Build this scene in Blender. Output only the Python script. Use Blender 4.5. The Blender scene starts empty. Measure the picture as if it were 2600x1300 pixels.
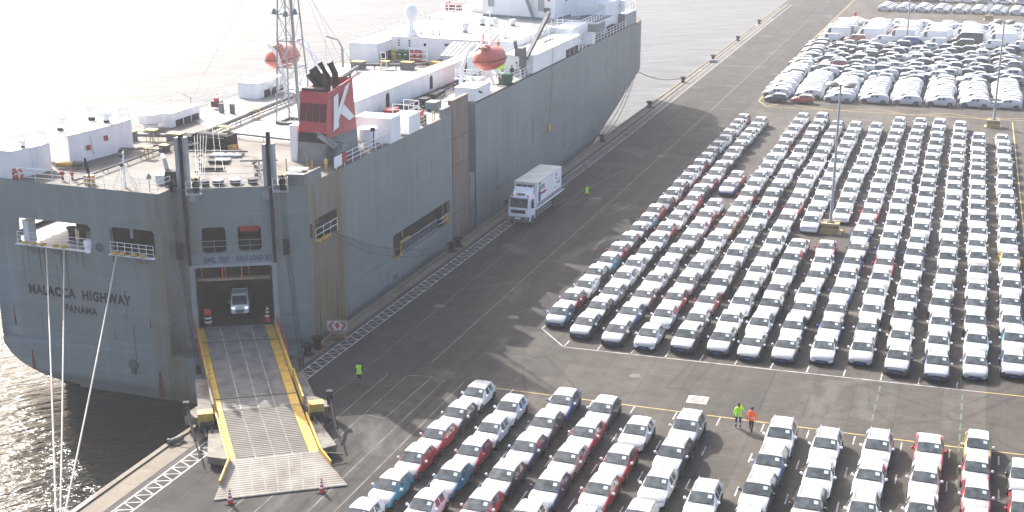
import bpy, bmesh, math, random
from mathutils import Vector, Matrix
R = math.radians
scene = bpy.context.scene
COL = scene.collection
random.seed(7)

# ------------------------------------------------------------------ camera
cam_d = bpy.data.cameras.new('camera')
cam_d.sensor_width = 36.0
cam_d.lens = 46.62
cam_d.clip_start = 0.5
cam_d.clip_end = 12000
cam = bpy.data.objects.new('camera', cam_d)
cam.location = (0, 0, 37.0)
cam.rotation_euler = (R(90 - 17.2425), 0, R(19.378))
COL.objects.link(cam)
scene.camera = cam

# ------------------------------------------------------------------ sky, sun, exposure
SUN_EL, SUN_DIR = 35.0, Vector((-1.15, 0.85, 0)).normalized()   # horizontal direction towards the sun
world = bpy.data.worlds.new('World')
scene.world = world
world.use_nodes = True
wn = world.node_tree
wn.nodes.clear()
sky = wn.nodes.new('ShaderNodeTexSky')
sky.sky_type = 'NISHITA'
sky.sun_disc = False
sky.sun_elevation = R(SUN_EL)
sky.sun_rotation = math.atan2(SUN_DIR.x, SUN_DIR.y)
sky.air_density = 0.75
sky.dust_density = 5.0
sky.ozone_density = 0.6
bg = wn.nodes.new('ShaderNodeBackground')
bg.inputs['Strength'].default_value = 0.15
wo = wn.nodes.new('ShaderNodeOutputWorld')
wn.links.new(sky.outputs[0], bg.inputs[0])
wn.links.new(bg.outputs[0], wo.inputs[0])
sun_d = bpy.data.lights.new('sun', 'SUN')
sun_d.energy = 3.9
sun_d.angle = R(0.6)
sun_d.color = (1.0, 0.965, 0.925)
sun = bpy.data.objects.new('sun', sun_d)
sd = Vector((SUN_DIR.x * math.cos(R(SUN_EL)), SUN_DIR.y * math.cos(R(SUN_EL)), math.sin(R(SUN_EL))))
sun.rotation_euler = sd.to_track_quat('Z', 'Y').to_euler()
sun.location = (0, 0, 80)
COL.objects.link(sun)
vs = scene.view_settings
vs.view_transform = 'Standard'
vs.look = 'None'
vs.gamma = 1.0
vs.use_curve_mapping = False
vs.exposure = 1.46
scene.cycles.use_denoising = True
scene.cycles.max_bounces = 8
scene.cycles.sample_clamp_indirect = 6.0
scene.cycles.volume_bounces = 0

# ------------------------------------------------------------------ helpers
class MB:
    """collects geometry for one mesh"""
    def __init__(self, base=None):
        self.v = []; self.f = []; self.m = []; self.base = Vector(base) if base else Vector((0, 0, 0))
    def face(self, pts, m=0):
        n = len(self.v)
        self.v += [Vector(p) for p in pts]
        self.f.append(tuple(range(n, n + len(pts)))); self.m.append(m)
    def grid(self, rows, m=0, closed=False):
        n = len(self.v); w = len(rows[0])
        for r in rows: self.v += [Vector(p) for p in r]
        for i in range(len(rows) - 1):
            for j in range(w if closed else w - 1):
                k = (j + 1) % w
                self.f.append((n + i*w + j, n + i*w + k, n + (i+1)*w + k, n + (i+1)*w + j)); self.m.append(m)
    def box(self, x0, x1, y0, y1, z0, z1, m=0):
        n = len(self.v)
        for z in (z0, z1):
            self.v += [Vector((x0, y0, z)), Vector((x1, y0, z)), Vector((x1, y1, z)), Vector((x0, y1, z))]
        for q in ((3, 2, 1, 0), (4, 5, 6, 7), (0, 1, 5, 4), (1, 2, 6, 5), (2, 3, 7, 6), (3, 0, 4, 7)):
            self.f.append(tuple(n + i for i in q)); self.m.append(m)
    def obox(self, c, s, ang=0.0, m=0, tilt=None):
        n = len(self.v); M = Matrix.Rotation(ang, 3, 'Z')
        if tilt is not None: M = M @ tilt
        for z in (-.5, .5):
            for x, y in ((-.5, -.5), (.5, -.5), (.5, .5), (-.5, .5)):
                self.v.append(Vector(c) + M @ Vector((x*s[0], y*s[1], z*s[2])))
        for q in ((3, 2, 1, 0), (4, 5, 6, 7), (0, 1, 5, 4), (1, 2, 6, 5), (2, 3, 7, 6), (3, 0, 4, 7)):
            self.f.append(tuple(n + i for i in q)); self.m.append(m)
    def beam(self, a, b, w, h, m=0):
        a, b = Vector(a), Vector(b); d = (b - a); L = d.length
        if L < 1e-6: return
        d /= L; up = Vector((0, 0, 1)) if abs(d.z) < .95 else Vector((0, 1, 0))
        s = d.cross(up).normalized(); u = s.cross(d).normalized(); n = len(self.v)
        for p in (a, b):
            for i, j in ((-1, -1), (1, -1), (1, 1), (-1, 1)): self.v.append(p + s*i*w/2 + u*j*h/2)
        for q in ((3, 2, 1, 0), (4, 5, 6, 7), (0, 1, 5, 4), (1, 2, 6, 5), (2, 3, 7, 6), (3, 0, 4, 7)):
            self.f.append(tuple(n + i for i in q)); self.m.append(m)
    def prism(self, poly, z0, z1, m=0, mtop=None):
        k = len(poly)
        lo = [(p[0], p[1], z0) for p in poly]; hi = [(p[0], p[1], z1) for p in poly]
        self.face(hi, m if mtop is None else mtop); self.face(lo[::-1], m)
        for i in range(k):
            j = (i + 1) % k
            self.face([lo[i], lo[j], hi[j], hi[i]], m)
    def ring(self, c, ax, r, seg):
        ax = Vector(ax).normalized(); up = Vector((0, 0, 1)) if abs(ax.z) < .95 else Vector((0, 1, 0))
        s = ax.cross(up).normalized(); u = s.cross(ax).normalized()
        return [Vector(c) + s*math.cos(2*math.pi*i/seg)*r + u*math.sin(2*math.pi*i/seg)*r for i in range(seg)]
    def tube(self, pts, r, seg=6, m=0, caps=True):
        pts = [Vector(p) for p in pts]; rows = []
        rr = r if isinstance(r, (list, tuple)) else [r]*len(pts)
        for i, p in enumerate(pts):
            d = pts[min(i+1, len(pts)-1)] - pts[max(i-1, 0)]
            rows.append(self.ring(p, d, rr[i], seg))
        self.grid(rows, m, True)
        if caps: self.face(rows[0][::-1], m); self.face(rows[-1], m)
    def lathe(self, c, prof, seg=12, m=0, ax=(0, 0, 1)):
        ax = Vector(ax).normalized()
        rows = [self.ring(Vector(c) + ax*z, ax, max(r, 1e-4), seg) for r, z in prof]
        self.grid(rows, m, True); self.face(rows[0][::-1], m); self.face(rows[-1], m)
    def build(self, name, mats, parent=None, smooth=None, kind=None, label=None, local=False):
        me = bpy.data.meshes.new(name)
        off = Vector((0, 0, 0))
        if parent is not None and not local: off = world_loc(parent)
        me.from_pydata([v - off for v in self.v], [], self.f)
        if not isinstance(mats, (list, tuple)): mats = [mats]
        for t in mats: me.materials.append(t)
        if len(mats) > 1: me.polygons.foreach_set('material_index', self.m)
        bm = bmesh.new(); bm.from_mesh(me)
        bmesh.ops.remove_doubles(bm, verts=bm.verts, dist=1e-4)
        bmesh.ops.recalc_face_normals(bm, faces=bm.faces)
        bm.to_mesh(me); bm.free()
        if smooth is not None:
            me.polygons.foreach_set('use_smooth', [True]*len(me.polygons))
            me.set_sharp_from_angle(angle=R(smooth))
        me.update()
        return link(name, me, parent, kind, label)

def link(name, me, parent=None, kind=None, label=None):
    o = bpy.data.objects.new(name, me); COL.objects.link(o)
    if parent is not None: o.parent = parent
    if kind: o['kind'] = kind
    if label: o['label'] = label
    return o
def world_loc(o):
    v = Vector((0, 0, 0))
    while o is not None:
        v = v + Vector(o.location); o = o.parent
    return v
def tag(o, label, cat, group=None):
    o['label'] = label; o['category'] = cat
    if group: o['group'] = group
    return o
def thing(name, label, cat, loc=(0, 0, 0), rz=0.0, group=None):
    o = bpy.data.objects.new(name, None); COL.objects.link(o)
    o.empty_display_size = .3; o.location = loc; o.rotation_euler = (0, 0, rz)
    return tag(o, label, cat, group)
def clone(root, loc, rz, label, group=None):
    r = root.copy(); COL.objects.link(r); r.location = loc; r.rotation_euler = (0, 0, rz); r['label'] = label
    if group: r['group'] = group
    for ch in list(root.children):
        c = ch.copy(); COL.objects.link(c); c.parent = r
        for g in ch.children:
            d = g.copy(); COL.objects.link(d); d.parent = c
    return r

# ------------------------------------------------------------------ materials
def nodes_of(m):
    m.use_nodes = True; nt = m.node_tree
    return nt, nt.nodes['Principled BSDF']
BRIGHT = {'white_ship_paint', 'white_film', 'hi_vis_lime', 'hi_vis_orange', 'strip_orange', 'cream_top_paint', 'lifeboat_orange', 'funnel_red', 'safety_yellow'}   # colours kept as given; the rest are dimmed to offset the exposure
def mat(name, col, rough=.6, metal=0.0, var=0.0, scale=3.0, spec=.5, dirt=None, stretch=None, bump=0.0, coat=0.0):
    if name not in BRIGHT:
        col = tuple(x*.76 for x in col); dirt = tuple(x*.76 for x in dirt) if dirt else None
    m = bpy.data.materials.new(name); nt, b = nodes_of(m)
    c = (*col, 1)
    b.inputs['Base Color'].default_value = c; b.inputs['Roughness'].default_value = rough
    b.inputs['Metallic'].default_value = metal; b.inputs['Specular IOR Level'].default_value = spec
    b.inputs['Coat Weight'].default_value = coat
    if var or dirt:
        g = nt.nodes.new('ShaderNodeNewGeometry'); mp = nt.nodes.new('ShaderNodeMapping')
        nt.links.new(g.outputs['Position'], mp.inputs['Vector'])
        if stretch: mp.inputs['Scale'].default_value = stretch
        n = nt.nodes.new('ShaderNodeTexNoise'); n.inputs['Scale'].default_value = scale; n.inputs['Detail'].default_value = 6
        nt.links.new(mp.outputs[0], n.inputs['Vector'])
        r = nt.nodes.new('ShaderNodeValToRGB'); nt.links.new(n.outputs[0], r.inputs[0])
        r.color_ramp.elements[0].position = .3; r.color_ramp.elements[1].position = .7
        lo = dirt if dirt else tuple(x*(1-var) for x in col)
        hi = tuple(min(1, x*(1+var)) for x in col)
        r.color_ramp.elements[0].color = (*lo, 1); r.color_ramp.elements[1].color = (*hi, 1)
        nt.links.new(r.outputs[0], b.inputs['Base Color'])
        if bump:
            bp = nt.nodes.new('ShaderNodeBump'); bp.inputs['Strength'].default_value = bump
            nt.links.new(n.outputs[0], bp.inputs['Height']); nt.links.new(bp.outputs[0], b.inputs['Normal'])
    return m
class G:
    """little node-graph writer"""
    def __init__(s, m): s.nt, s.b = nodes_of(m)
    def n(s, t, **kw):
        x = s.nt.nodes.new(t)
        for k, v in kw.items():
            if k in x.inputs: x.inputs[k].default_value = v
            else: setattr(x, k, v)
        return x
    def l(s, a, b): s.nt.links.new(a, b)
    def pos(s, scale=(1, 1, 1), rot=(0, 0, 0)):
        g = s.n('ShaderNodeNewGeometry'); mp = s.n('ShaderNodeMapping'); s.l(g.outputs['Position'], mp.inputs['Vector'])
        mp.inputs['Scale'].default_value = scale; mp.inputs['Rotation'].default_value = rot
        return mp.outputs[0]
    def wpos(s, ang, scale):
        g = s.n('ShaderNodeNewGeometry'); a = s.n('ShaderNodeMapping'); b = s.n('ShaderNodeMapping')
        s.l(g.outputs['Position'], a.inputs['Vector']); a.inputs['Rotation'].default_value = (0, 0, -R(ang))
        s.l(a.outputs[0], b.inputs['Vector']); b.inputs['Scale'].default_value = (*scale, 1); return b.outputs[0]
    def noise(s, vec, scale, detail=5, rough=.5, dist=0):
        n = s.n('ShaderNodeTexNoise'); s.l(vec, n.inputs['Vector'])
        n.inputs['Scale'].default_value = scale; n.inputs['Detail'].default_value = detail
        n.inputs['Roughness'].default_value = rough; n.inputs['Distortion'].default_value = dist
        return n.outputs[0]
    def ramp(s, x, stops):
        r = s.n('ShaderNodeValToRGB'); s.l(x, r.inputs[0]); e = r.color_ramp.elements
        while len(e) < len(stops): e.new(.5)
        for i, (p, c) in enumerate(stops):
            e[i].position = p; e[i].color = (*c, 1) if len(c) == 3 else c
        return r.outputs[0]
    def step(s, x, a, b):
        return s.ramp(x, [(a, (0, 0, 0)), (b, (1, 1, 1))])
    def mix(s, fac, a, b):
        m = s.n('ShaderNodeMix'); m.data_type = 'RGBA'
        if hasattr(fac, 'links') or not isinstance(fac, (int, float)): s.l(fac, m.inputs[0])
        else: m.inputs[0].default_value = fac
        for v, i in ((a, 6), (b, 7)):
            if isinstance(v, tuple): m.inputs[i].default_value = (*v, 1)
            else: s.l(v, m.inputs[i])
        return m.outputs[2]
    def math(s, op, a, b=0.0):
        m = s.n('ShaderNodeMath'); m.operation = op
        for v, i in ((a, 0), (b, 1)):
            if isinstance(v, (int, float)): m.inputs[i].default_value = v
            else: s.l(v, m.inputs[i])
        return m.outputs[0]
    def xyz(s, vec):
        x = s.n('ShaderNodeSeparateXYZ'); s.l(vec, x.inputs[0]); return x.outputs
    def band(s, v, a, b, soft):
        """1 inside [a,b] with soft edges"""
        def mr(lo, hi):
            m = s.n('ShaderNodeMapRange'); s.l(v, m.inputs[0]); m.inputs[1].default_value = lo; m.inputs[2].default_value = hi
            return m.outputs[0]
        return s.math('MULTIPLY', mr(a - soft, a + soft), mr(b + soft, b - soft))

def asphalt_mat():
    m = bpy.data.materials.new('asphalt'); g = G(m); p = g.pos()
    big = g.noise(p, .035, 5, .55); mid = g.noise(p, .22, 6, .6, .6); fine = g.noise(p, 9.0, 4, .7); grain = g.noise(p, 40.0, 2, .6)
    c = g.ramp(big, [(.3, (.058, .053, .046)), (.5, (.070, .063, .054)), (.72, (.087, .078, .067))])
    c = g.mix(g.math('MULTIPLY', g.step(mid, .45, .75), .55), c, (.092, .083, .073))
    c = g.mix(g.math('MULTIPLY', g.step(g.noise(p, .11, 5, .6, 1.2), .55, .62), .35), c, (.044, .041, .038))
    stain = g.step(g.noise(g.pos((.5, .12, 1), (0, 0, .9)), .35, 7, .65, .4), .66, .74)
    c = g.mix(g.math('MULTIPLY', stain, .6), c, (.17, .16, .148))
    # rolled lanes: long joints running with the quay
    xs = g.xyz(p)
    lane = g.noise(g.pos((1, .015, 1)), .9, 3, .6)
    c = g.mix(g.math('MULTIPLY', g.step(lane, .5, .6), .28), c, (.085, .084, .083))
    # large repair fields of another batch of asphalt
    cv = g.n('ShaderNodeTexBrick'); g.l(g.pos((1, 1, 1), (0, 0, R(90))), cv.inputs['Vector'])
    cv.inputs['Scale'].default_value = .085; cv.inputs['Mortar Size'].default_value = .004
    cv.inputs['Color1'].default_value = (.35, .35, .35, 1); cv.inputs['Color2'].default_value = (.65, .65, .65, 1); cv.inputs['Mortar'].default_value = (.3, .3, .3, 1)
    c2 = g.n('ShaderNodeMix'); c2.data_type = 'RGBA'; c2.blend_type = 'OVERLAY'; c2.inputs[0].default_value = .4
    g.l(c, c2.inputs[6]); g.l(cv.outputs[0], c2.inputs[7]); c = c2.outputs[2]
    hs = g.n('ShaderNodeMix'); hs.data_type = 'RGBA'; hs.blend_type = 'OVERLAY'; hs.inputs[0].default_value = .45
    g.l(c, hs.inputs[6]); g.l(g.mix(.5, fine, grain), hs.inputs[7])
    tr = g.noise(g.pos((1.6, .02, 1)), 1.0, 4, .65)
    trk = g.math('MULTIPLY', g.step(tr, .52, .66), g.band(xs[0], -43.5, -31, 1.5))
    wet_glare = g.math('MULTIPLY', g.step(g.noise(g.pos((.10, .55, 1), (0, 0, R(12))), 1.0, 7, .7, .6), .57, .70), g.band(xs[1], 150, 330, 25))  # pale streaks paint wet glare into the far roadway's colour
    wet_glare = g.math('MULTIPLY', wet_glare, g.band(xs[0], -47, -27, 1.5))
    vo = g.n('ShaderNodeTexVoronoi'); vo.feature = 'DISTANCE_TO_EDGE'; g.l(g.pos((.11, .07, 1), (0, 0, .3)), vo.inputs['Vector']); vo.inputs['Scale'].default_value = 1.0
    ck = g.ramp(vo.outputs['Distance'], [(.004, (1, 1, 1)), (.010, (0, 0, 0))])
    # darker apron of the quay roadway
    ap = g.band(xs[0], -44.6, -31.2, .3)
    c = g.mix(g.math('MULTIPLY', ap, .55), hs.outputs[2], (.029, .0295, .0295))
    c = g.mix(g.math('MULTIPLY', trk, .5), c, (.021, .021, .022))
    c = g.mix(g.math('MULTIPLY', wet_glare, .55), c, (.18, .176, .168))
    c = g.mix(g.math('MULTIPLY', ck, .30), c, (.022, .022, .021))
    ais = g.math('MULTIPLY', g.step(g.noise(g.pos((.03, 1.3, 1)), 1.0, 5, .65), .52, .68), g.band(xs[1], 82.5, 92, 1.5))
    c = g.mix(g.math('MULTIPLY', ais, .45), c, (.036, .034, .031))
    oil = g.step(g.noise(p, 1.15, 3, .5, .2), .70, .76)
    c = g.mix(g.math('MULTIPLY', oil, .55), c, (.018, .018, .018))
    spk = g.step(g.noise(p, 5.5, 3, .6), .66, .74)
    c = g.mix(g.math('MULTIPLY', spk, .30), c, (.14, .13, .12))
    mot = g.n('ShaderNodeMix'); mot.data_type = 'RGBA'; mot.blend_type = 'OVERLAY'; mot.inputs[0].default_value = .5
    g.l(c, mot.inputs[6]); g.l(g.noise(p, .75, 7, .7, .4), mot.inputs[7]); c = mot.outputs[2]
    blot = g.step(g.noise(p, .55, 4, .55, .3), .66, .72)
    c = g.mix(g.math('MULTIPLY', blot, .35), c, (.02, .02, .02))
    pale = g.step(g.noise(g.pos((.8, .5, 1)), .22, 6, .65, .9), .57, .68)
    c = g.mix(g.math('MULTIPLY', pale, .50), c, (.125, .117, .107))
    g.l(c, g.b.inputs['Base Color'])
    g.l(g.ramp(mid, [(.35, (.75,)*3), (.7, (.92,)*3)]), g.b.inputs['Roughness'])
    bp = g.n('ShaderNodeBump'); bp.inputs['Strength'].default_value = .12; bp.inputs['Distance'].default_value = .02
    g.l(grain, bp.inputs['Height']); g.l(bp.outputs[0], g.b.inputs['Normal'])
    g.b.inputs['Specular IOR Level'].default_value = .10
    return m
def concrete_mat():
    m = bpy.data.materials.new('quay_concrete'); g = G(m); p = g.pos()
    a = g.noise(p, .5, 6, .6, .5); f = g.noise(p, 14, 4, .7); w = g.noise(g.pos((1, .25, 1)), .22, 6, .6, .8)
    c = g.ramp(a, [(.3, (.11, .092, .066)), (.55, (.155, .132, .095)), (.75, (.19, .168, .13))])
    c = g.mix(g.step(w, .60, .68), c, (.36, .345, .325))
    c = g.mix(g.math('MULTIPLY', g.step(f, .5, .8), .35), c, (.12, .11, .09))
    g.l(c, g.b.inputs['Base Color']); g.b.inputs['Roughness'].default_value = .85
    return m
def hull_mat():
    m = bpy.data.materials.new('hull_paint'); g = G(m); p = g.pos(); xs = g.xyz(p)
    big = g.noise(p, .12, 4, .6); st = g.noise(g.pos((1.1, 1.1, .035)), 1.0, 6, .6); st2 = g.noise(g.pos((3.3, 3.3, .10)), 1.0, 4, .6)
    c = g.ramp(big, [(.3, (.178, .208, .205)), (.7, (.215, .247, .242))])
    c = g.mix(g.math('MULTIPLY', g.step(st, .45, .7), .45), c, (.25, .28, .272))
    c = g.mix(g.math('MULTIPLY', g.step(st2, .52, .8), .3), c, (.135, .162, .162))
    # plate seams: horizontal strakes about 2.6 m apart
    br = g.n('ShaderNodeTexBrick'); sw = g.n('ShaderNodeCombineXYZ')
    along = g.math('ADD', xs[0], xs[1]); g.l(along, sw.inputs[0]); g.l(xs[2], sw.inputs[1]); g.l(sw.outputs[0], br.inputs['Vector'])
    br.inputs['Scale'].default_value = .13; br.inputs['Mortar Size'].default_value = .0035; br.inputs['Brick Width'].default_value = .9; br.inputs['Row Height'].default_value = .33
    br.inputs['Color1'].default_value = (.46,)*3 + (1,); br.inputs['Color2'].default_value = (.54,)*3 + (1,); br.inputs['Mortar'].default_value = (.68,)*3 + (1,)
    ov = g.n('ShaderNodeMix'); ov.data_type = 'RGBA'; ov.blend_type = 'OVERLAY'; ov.inputs[0].default_value = .6
    g.l(c, ov.inputs[6]); g.l(br.outputs[0], ov.inputs[7]); c = ov.outputs[2]
    # rust and ochre runs: strong on the side just forward of the stern quarter, faint elsewhere
    onside = g.band(xs[0], -47.6, -46.9, .1)
    b1 = g.math('MULTIPLY', g.band(xs[1], 87.5, 93.2, .7), onside)
    b2 = g.band(xs[0], -57.5, -54.6, .5)
    gen = g.step(g.noise(g.pos((1.0, 1.0, .07)), .62, 7, .62), .56, .76)
    runs = g.step(g.noise(g.pos((1.0, 1.0, .05)), 1.1, 6, .6, .15), .30, .60)
    up = g.n('ShaderNodeMapRange'); g.l(xs[2], up.inputs[0]); up.inputs[1].default_value = 14; up.inputs[2].default_value = -2; up.inputs[3].default_value = .5
    amt = g.math('ADD', g.math('MULTIPLY', g.math('MULTIPLY', b1, g.math('ADD', .25, runs)), 1.1), g.math('MULTIPLY', gen, .42))
    amt = g.math('ADD', amt, g.math('MULTIPLY', g.math('MULTIPLY', b2, runs), .75))
    amt = g.math('MULTIPLY', amt, up.outputs[0])
    rc = g.ramp(st2, [(.3, (.13, .082, .032)), (.7, (.225, .165, .078))])
    c = g.mix(amt, c, rc)
    # fouled band near the water
    wl = g.band(xs[2], -6, -3.4, .25)
    c = g.mix(g.math('MULTIPLY', wl, .6), c, (.075, .07, .06))
    # fender scuffs: broken dark bands along the side at quay height
    sc = g.math('MULTIPLY', g.step(g.noise(g.pos((.25, .25, 2.2)), 1.0, 6, .7), .56, .66), g.band(xs[2], -2.5, 2.6, .8))
    c = g.mix(g.math('MULTIPLY', sc, .45), c, (.06, .068, .07))
    # repainted fields
    rp = g.step(g.noise(g.pos((.16, .16, .30)), 1.0, 2, .4), .56, .565)
    c = g.mix(g.math('MULTIPLY', rp, .18), c, (.215, .243, .247))
    g.l(c, g.b.inputs['Base Color']); g.b.inputs['Roughness'].default_value = .55; g.b.inputs['Specular IOR Level'].default_value = .3
    dn = g.noise(g.pos((.55, .55, .8)), 1.0, 2, .5); bp = g.n('ShaderNodeBump'); bp.inputs['Strength'].default_value = .5; bp.inputs['Distance'].default_value = .06
    g.l(dn, bp.inputs['Height']); g.l(bp.outputs[0], g.b.inputs['Normal'])
    return m
def water_mat():
    m = bpy.data.materials.new('harbour_water'); g = G(m)
    pass
    g.b.inputs['Roughness'].default_value = .17; g.b.inputs['IOR'].default_value = 1.33
    w1 = g.noise(g.wpos(52, (.07, .30)), 1.0, 3, .5, .4)
    w2 = g.noise(g.wpos(44, (.42, 1.55)), 1.0, 4, .55, .35)
    w3 = g.noise(g.wpos(36, (1.3, 4.4)), 1.0, 3, .6)
    h = g.math('ADD', g.math('MULTIPLY', w1, .9), g.math('ADD', g.math('MULTIPLY', w2, .80), g.math('MULTIPLY', w3, .16)))
    xs = g.xyz(g.pos())
    far = g.n('ShaderNodeMapRange'); g.l(g.math('SUBTRACT', xs[1], g.math('MULTIPLY', xs[0], .5)), far.inputs[0])
    far.inputs[1].default_value = 115; far.inputs[2].default_value = 190
    sl = g.step(g.noise(g.wpos(30, (.012, .06)), 1.0, 5, .6), .4, .7)
    rip = g.noise(g.wpos(24, (.10, .55)), 1.0, 5, .65)
    far_glare = g.mix(g.step(rip, .35, .68), (.092, .097, .101), (.152, .157, .160))  # glare on the far water, put into a paler, rippled base colour
    g.l(g.mix(far.outputs[0], (.012, .0105, .008), far_glare), g.b.inputs['Base Color'])
    g.l(g.math('SUBTRACT', .5, g.math('MULTIPLY', far.outputs[0], .44)), g.b.inputs['Specular IOR Level'])
    rr = g.math('ADD', g.math('MULTIPLY', far.outputs[0], .27), g.math('ADD', .13, g.math('MULTIPLY', sl, .06)))
    g.l(rr, g.b.inputs['Roughness'])
    amp = g.math('SUBTRACT', .58, g.math('MULTIPLY', far.outputs[0], .28))
    bp = g.n('ShaderNodeBump'); bp.inputs['Strength'].default_value = 1.0; g.l(amp, bp.inputs['Distance'])
    g.l(h, bp.inputs['Height']); g.l(bp.outputs[0], g.b.inputs['Normal'])
    return m
def ocpaint(name, rough=.28, coat=.6):
    m = bpy.data.materials.new(name); g = G(m)
    oi = g.n('ShaderNodeObjectInfo'); g.l(oi.outputs['Color'], g.b.inputs['Base Color'])
    g.b.inputs['Roughness'].default_value = rough; g.b.inputs['Coat Weight'].default_value = coat; g.b.inputs['Coat Roughness'].default_value = .06
    return m

M = {}
M['asphalt'] = asphalt_mat(); M['concrete'] = concrete_mat(); M['hull'] = hull_mat(); M['water'] = water_mat()
M['paint_white'] = mat('road_paint_white', (.55, .53, .50), .7, var=.3, scale=1.6, dirt=(.20, .19, .18))
M['paint_pale'] = mat('road_joint', (.17, .162, .15), .8, var=.3, scale=.8, dirt=(.06, .058, .055))
M['paint_yellow'] = mat('road_paint_yellow', (.62, .43, .10), .7, var=.2, scale=2, dirt=(.40, .31, .14))
M['paint_green'] = mat('road_paint_green', (.085, .16, .095), .8, var=.3, scale=2, dirt=(.08, .10, .075))
M['paint_red'] = mat('road_paint_red', (.58, .10, .08), .7, var=.25, scale=4, dirt=(.50, .20, .17))
M['white'] = mat('white_ship_paint', (.85, .855, .855), .5, var=.03, scale=.8, stretch=(1, 1, .15), dirt=(.78, .785, .78))
M['cream'] = mat('cream_top_paint', (.62, .60, .53), .6, var=.1, scale=.7, dirt=(.50, .48, .42))
M['deck'] = mat('deck_paint', (.175, .164, .146), .7, var=.15, scale=.35, dirt=(.11, .103, .09), spec=.15)
M['deck_white'] = mat('deck_white_paint', (.36, .357, .35), .6, var=.06, scale=.4, dirt=(.31, .305, .295))
M['deck_green'] = mat('deck_green_paint', (.10, .16, .13), .6, var=.2, scale=.6)
M['grey'] = mat('grey_ship_paint', (.25, .27, .275), .6, var=.15, scale=.7, dirt=(.16, .17, .17))
M['lgrey'] = mat('light_grey_paint', (.42, .44, .45), .6, var=.12, scale=.7)
M['teal'] = mat('grey_green_paint', (.20, .27, .26), .55, var=.2, scale=1.5)
M['dark'] = mat('dark_steel', (.040, .041, .043), .75, var=.3, scale=2, spec=.25)
M['pipe'] = mat('pipe_grey', (.13, .135, .14), .55, var=.25, scale=1.5)
M['black'] = mat('black_iron', (.02, .02, .022), .85, spec=.15)
M['rust'] = mat('rust', (.17, .075, .035), .9, var=.4, scale=3)
M['rusty'] = mat('rusty_plate', (.22, .245, .255), .8, scale=.9, dirt=(.27, .115, .04), var=.1, stretch=(1.6, 1.6, .16))
M['brown'] = mat('funnel_soot', (.055, .042, .034), .75, var=.4, scale=1.5)
M['red'] = mat('funnel_red', (.42, .055, .068), .5, var=.12, scale=1)
M['darkred'] = mat('louvre_red', (.10, .022, .028), .6)
M['redbox'] = mat('signal_red', (.50, .03, .035), .5, var=.1)
M['orange'] = mat('lifeboat_orange', (.50, .095, .068), .45, var=.12, scale=1.2)
M['hot_orange'] = mat('strip_orange', (.9, .10, .04), .6)
M['yellow'] = mat('safety_yellow', (.62, .37, .035), .55, var=.18, scale=2, dirt=(.40, .27, .07))
M['ochre'] = mat('ochre_yellow', (.55, .36, .06), .6, var=.2, scale=2)
M['rampsteel'] = mat('ramp_deck_steel', (.25, .236, .214), .7, var=.2, scale=.9, dirt=(.14, .133, .122), stretch=(1, 1, 1), spec=.2)
M['rampbar'] = mat('ramp_grip_bar', (.21, .196, .172), .75, var=.12, scale=.6, dirt=(.165, .153, .134), spec=.2)
M['flap'] = mat('ramp_flap_beige', (.40, .37, .32), .75, var=.15, scale=.8, dirt=(.28, .255, .21), spec=.2)
M['rampflap'] = mat('ramp_flap_steel', (.235, .217, .186), .75, var=.15, scale=.7, dirt=(.18, .163, .136), spec=.2)
M['rampwhite'] = mat('ramp_side_white', (.25, .235, .205), .7, var=.18, scale=1.4, dirt=(.15, .13, .105), spec=.2)
M['rampline'] = mat('ramp_line_paint', (.44, .42, .39), .6, var=.25, scale=2, dirt=(.33, .31, .29))
M['plank_tan'] = mat('tan_board', (.42, .33, .22), .7, var=.2)
M['rope'] = mat('rope', (.55, .52, .46), .9, var=.2, scale=9)
M['rope_dark'] = mat('rope_dark', (.22, .20, .175), .9, var=.2, scale=9)
M['film'] = mat('white_film', (.37, .372, .375), .42, var=.05, scale=1.2)
M['cover'] = mat('white_cover_cloth', (.60, .615, .645), .7, var=.05, scale=1.5)
M['rubber'] = mat('rubber', (.018, .018, .018), .8)
M['alloy'] = mat('alloy_rim', (.36, .37, .38), .35, metal=.6)
M['plastic'] = mat('black_plastic', (.025, .026, .028), .5)
M['plate_blue'] = mat('blue_plate', (.03, .13, .42), .5)
M['paper'] = mat('pale_paper', (.62, .74, .74), .6)
M['lamp_glass'] = mat('headlamp_glass', (.35, .38, .42), .12, spec=.8)
M['glass'] = mat('car_glass', (.075, .088, .090), .08, spec=.8, var=.6, scale=2.2)  # mottled grey base stands in for lit interior and reflected sky
M['window'] = mat('ship_window', (.04, .06, .065), .1, spec=.7)
M['inner'] = mat('dark_interior', (.016, .018, .02), .8)  # near-black base holds the shade of unlit rooms and doorways
M['cone'] = mat('cone_red', (.62, .05, .025), .55)
M['carpaint'] = ocpaint('car_paint')
M['green'] = mat('green_bin', (.02, .13, .06), .5); M['binyellow'] = mat('yellow_bin', (.55, .45, .05), .5)
M['tarp'] = mat('green_tarpaulin', (.02, .12, .075), .7, var=.3, scale=2)
M['skin'] = mat('skin', (.45, .26, .18), .6); M['hair'] = mat('dark_hair', (.025, .02, .018), .7)
M['hivis'] = mat('hi_vis_lime', (.42, .85, .02), .7); M['hivisor'] = mat('hi_vis_orange', (.95, .14, .02), .7)
M['navy'] = mat('navy_cloth', (.018, .022, .045), .8); M['workblue'] = mat('blue_trousers', (.03, .06, .24), .8)
M['blackcloth'] = mat('black_cloth', (.02, .02, .022), .8); M['maroon'] = mat('maroon_trousers', (.20, .03, .045), .8)
M['shirt'] = mat('pale_shirt', (.62, .66, .74), .8); M['reflect'] = mat('reflective_band', (.62, .64, .66), .4)
M['yellowblock'] = mat('lamp_foot_yellow', (.50, .36, .14), .8, var=.2, scale=3, dirt=(.36, .28, .16))
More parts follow.
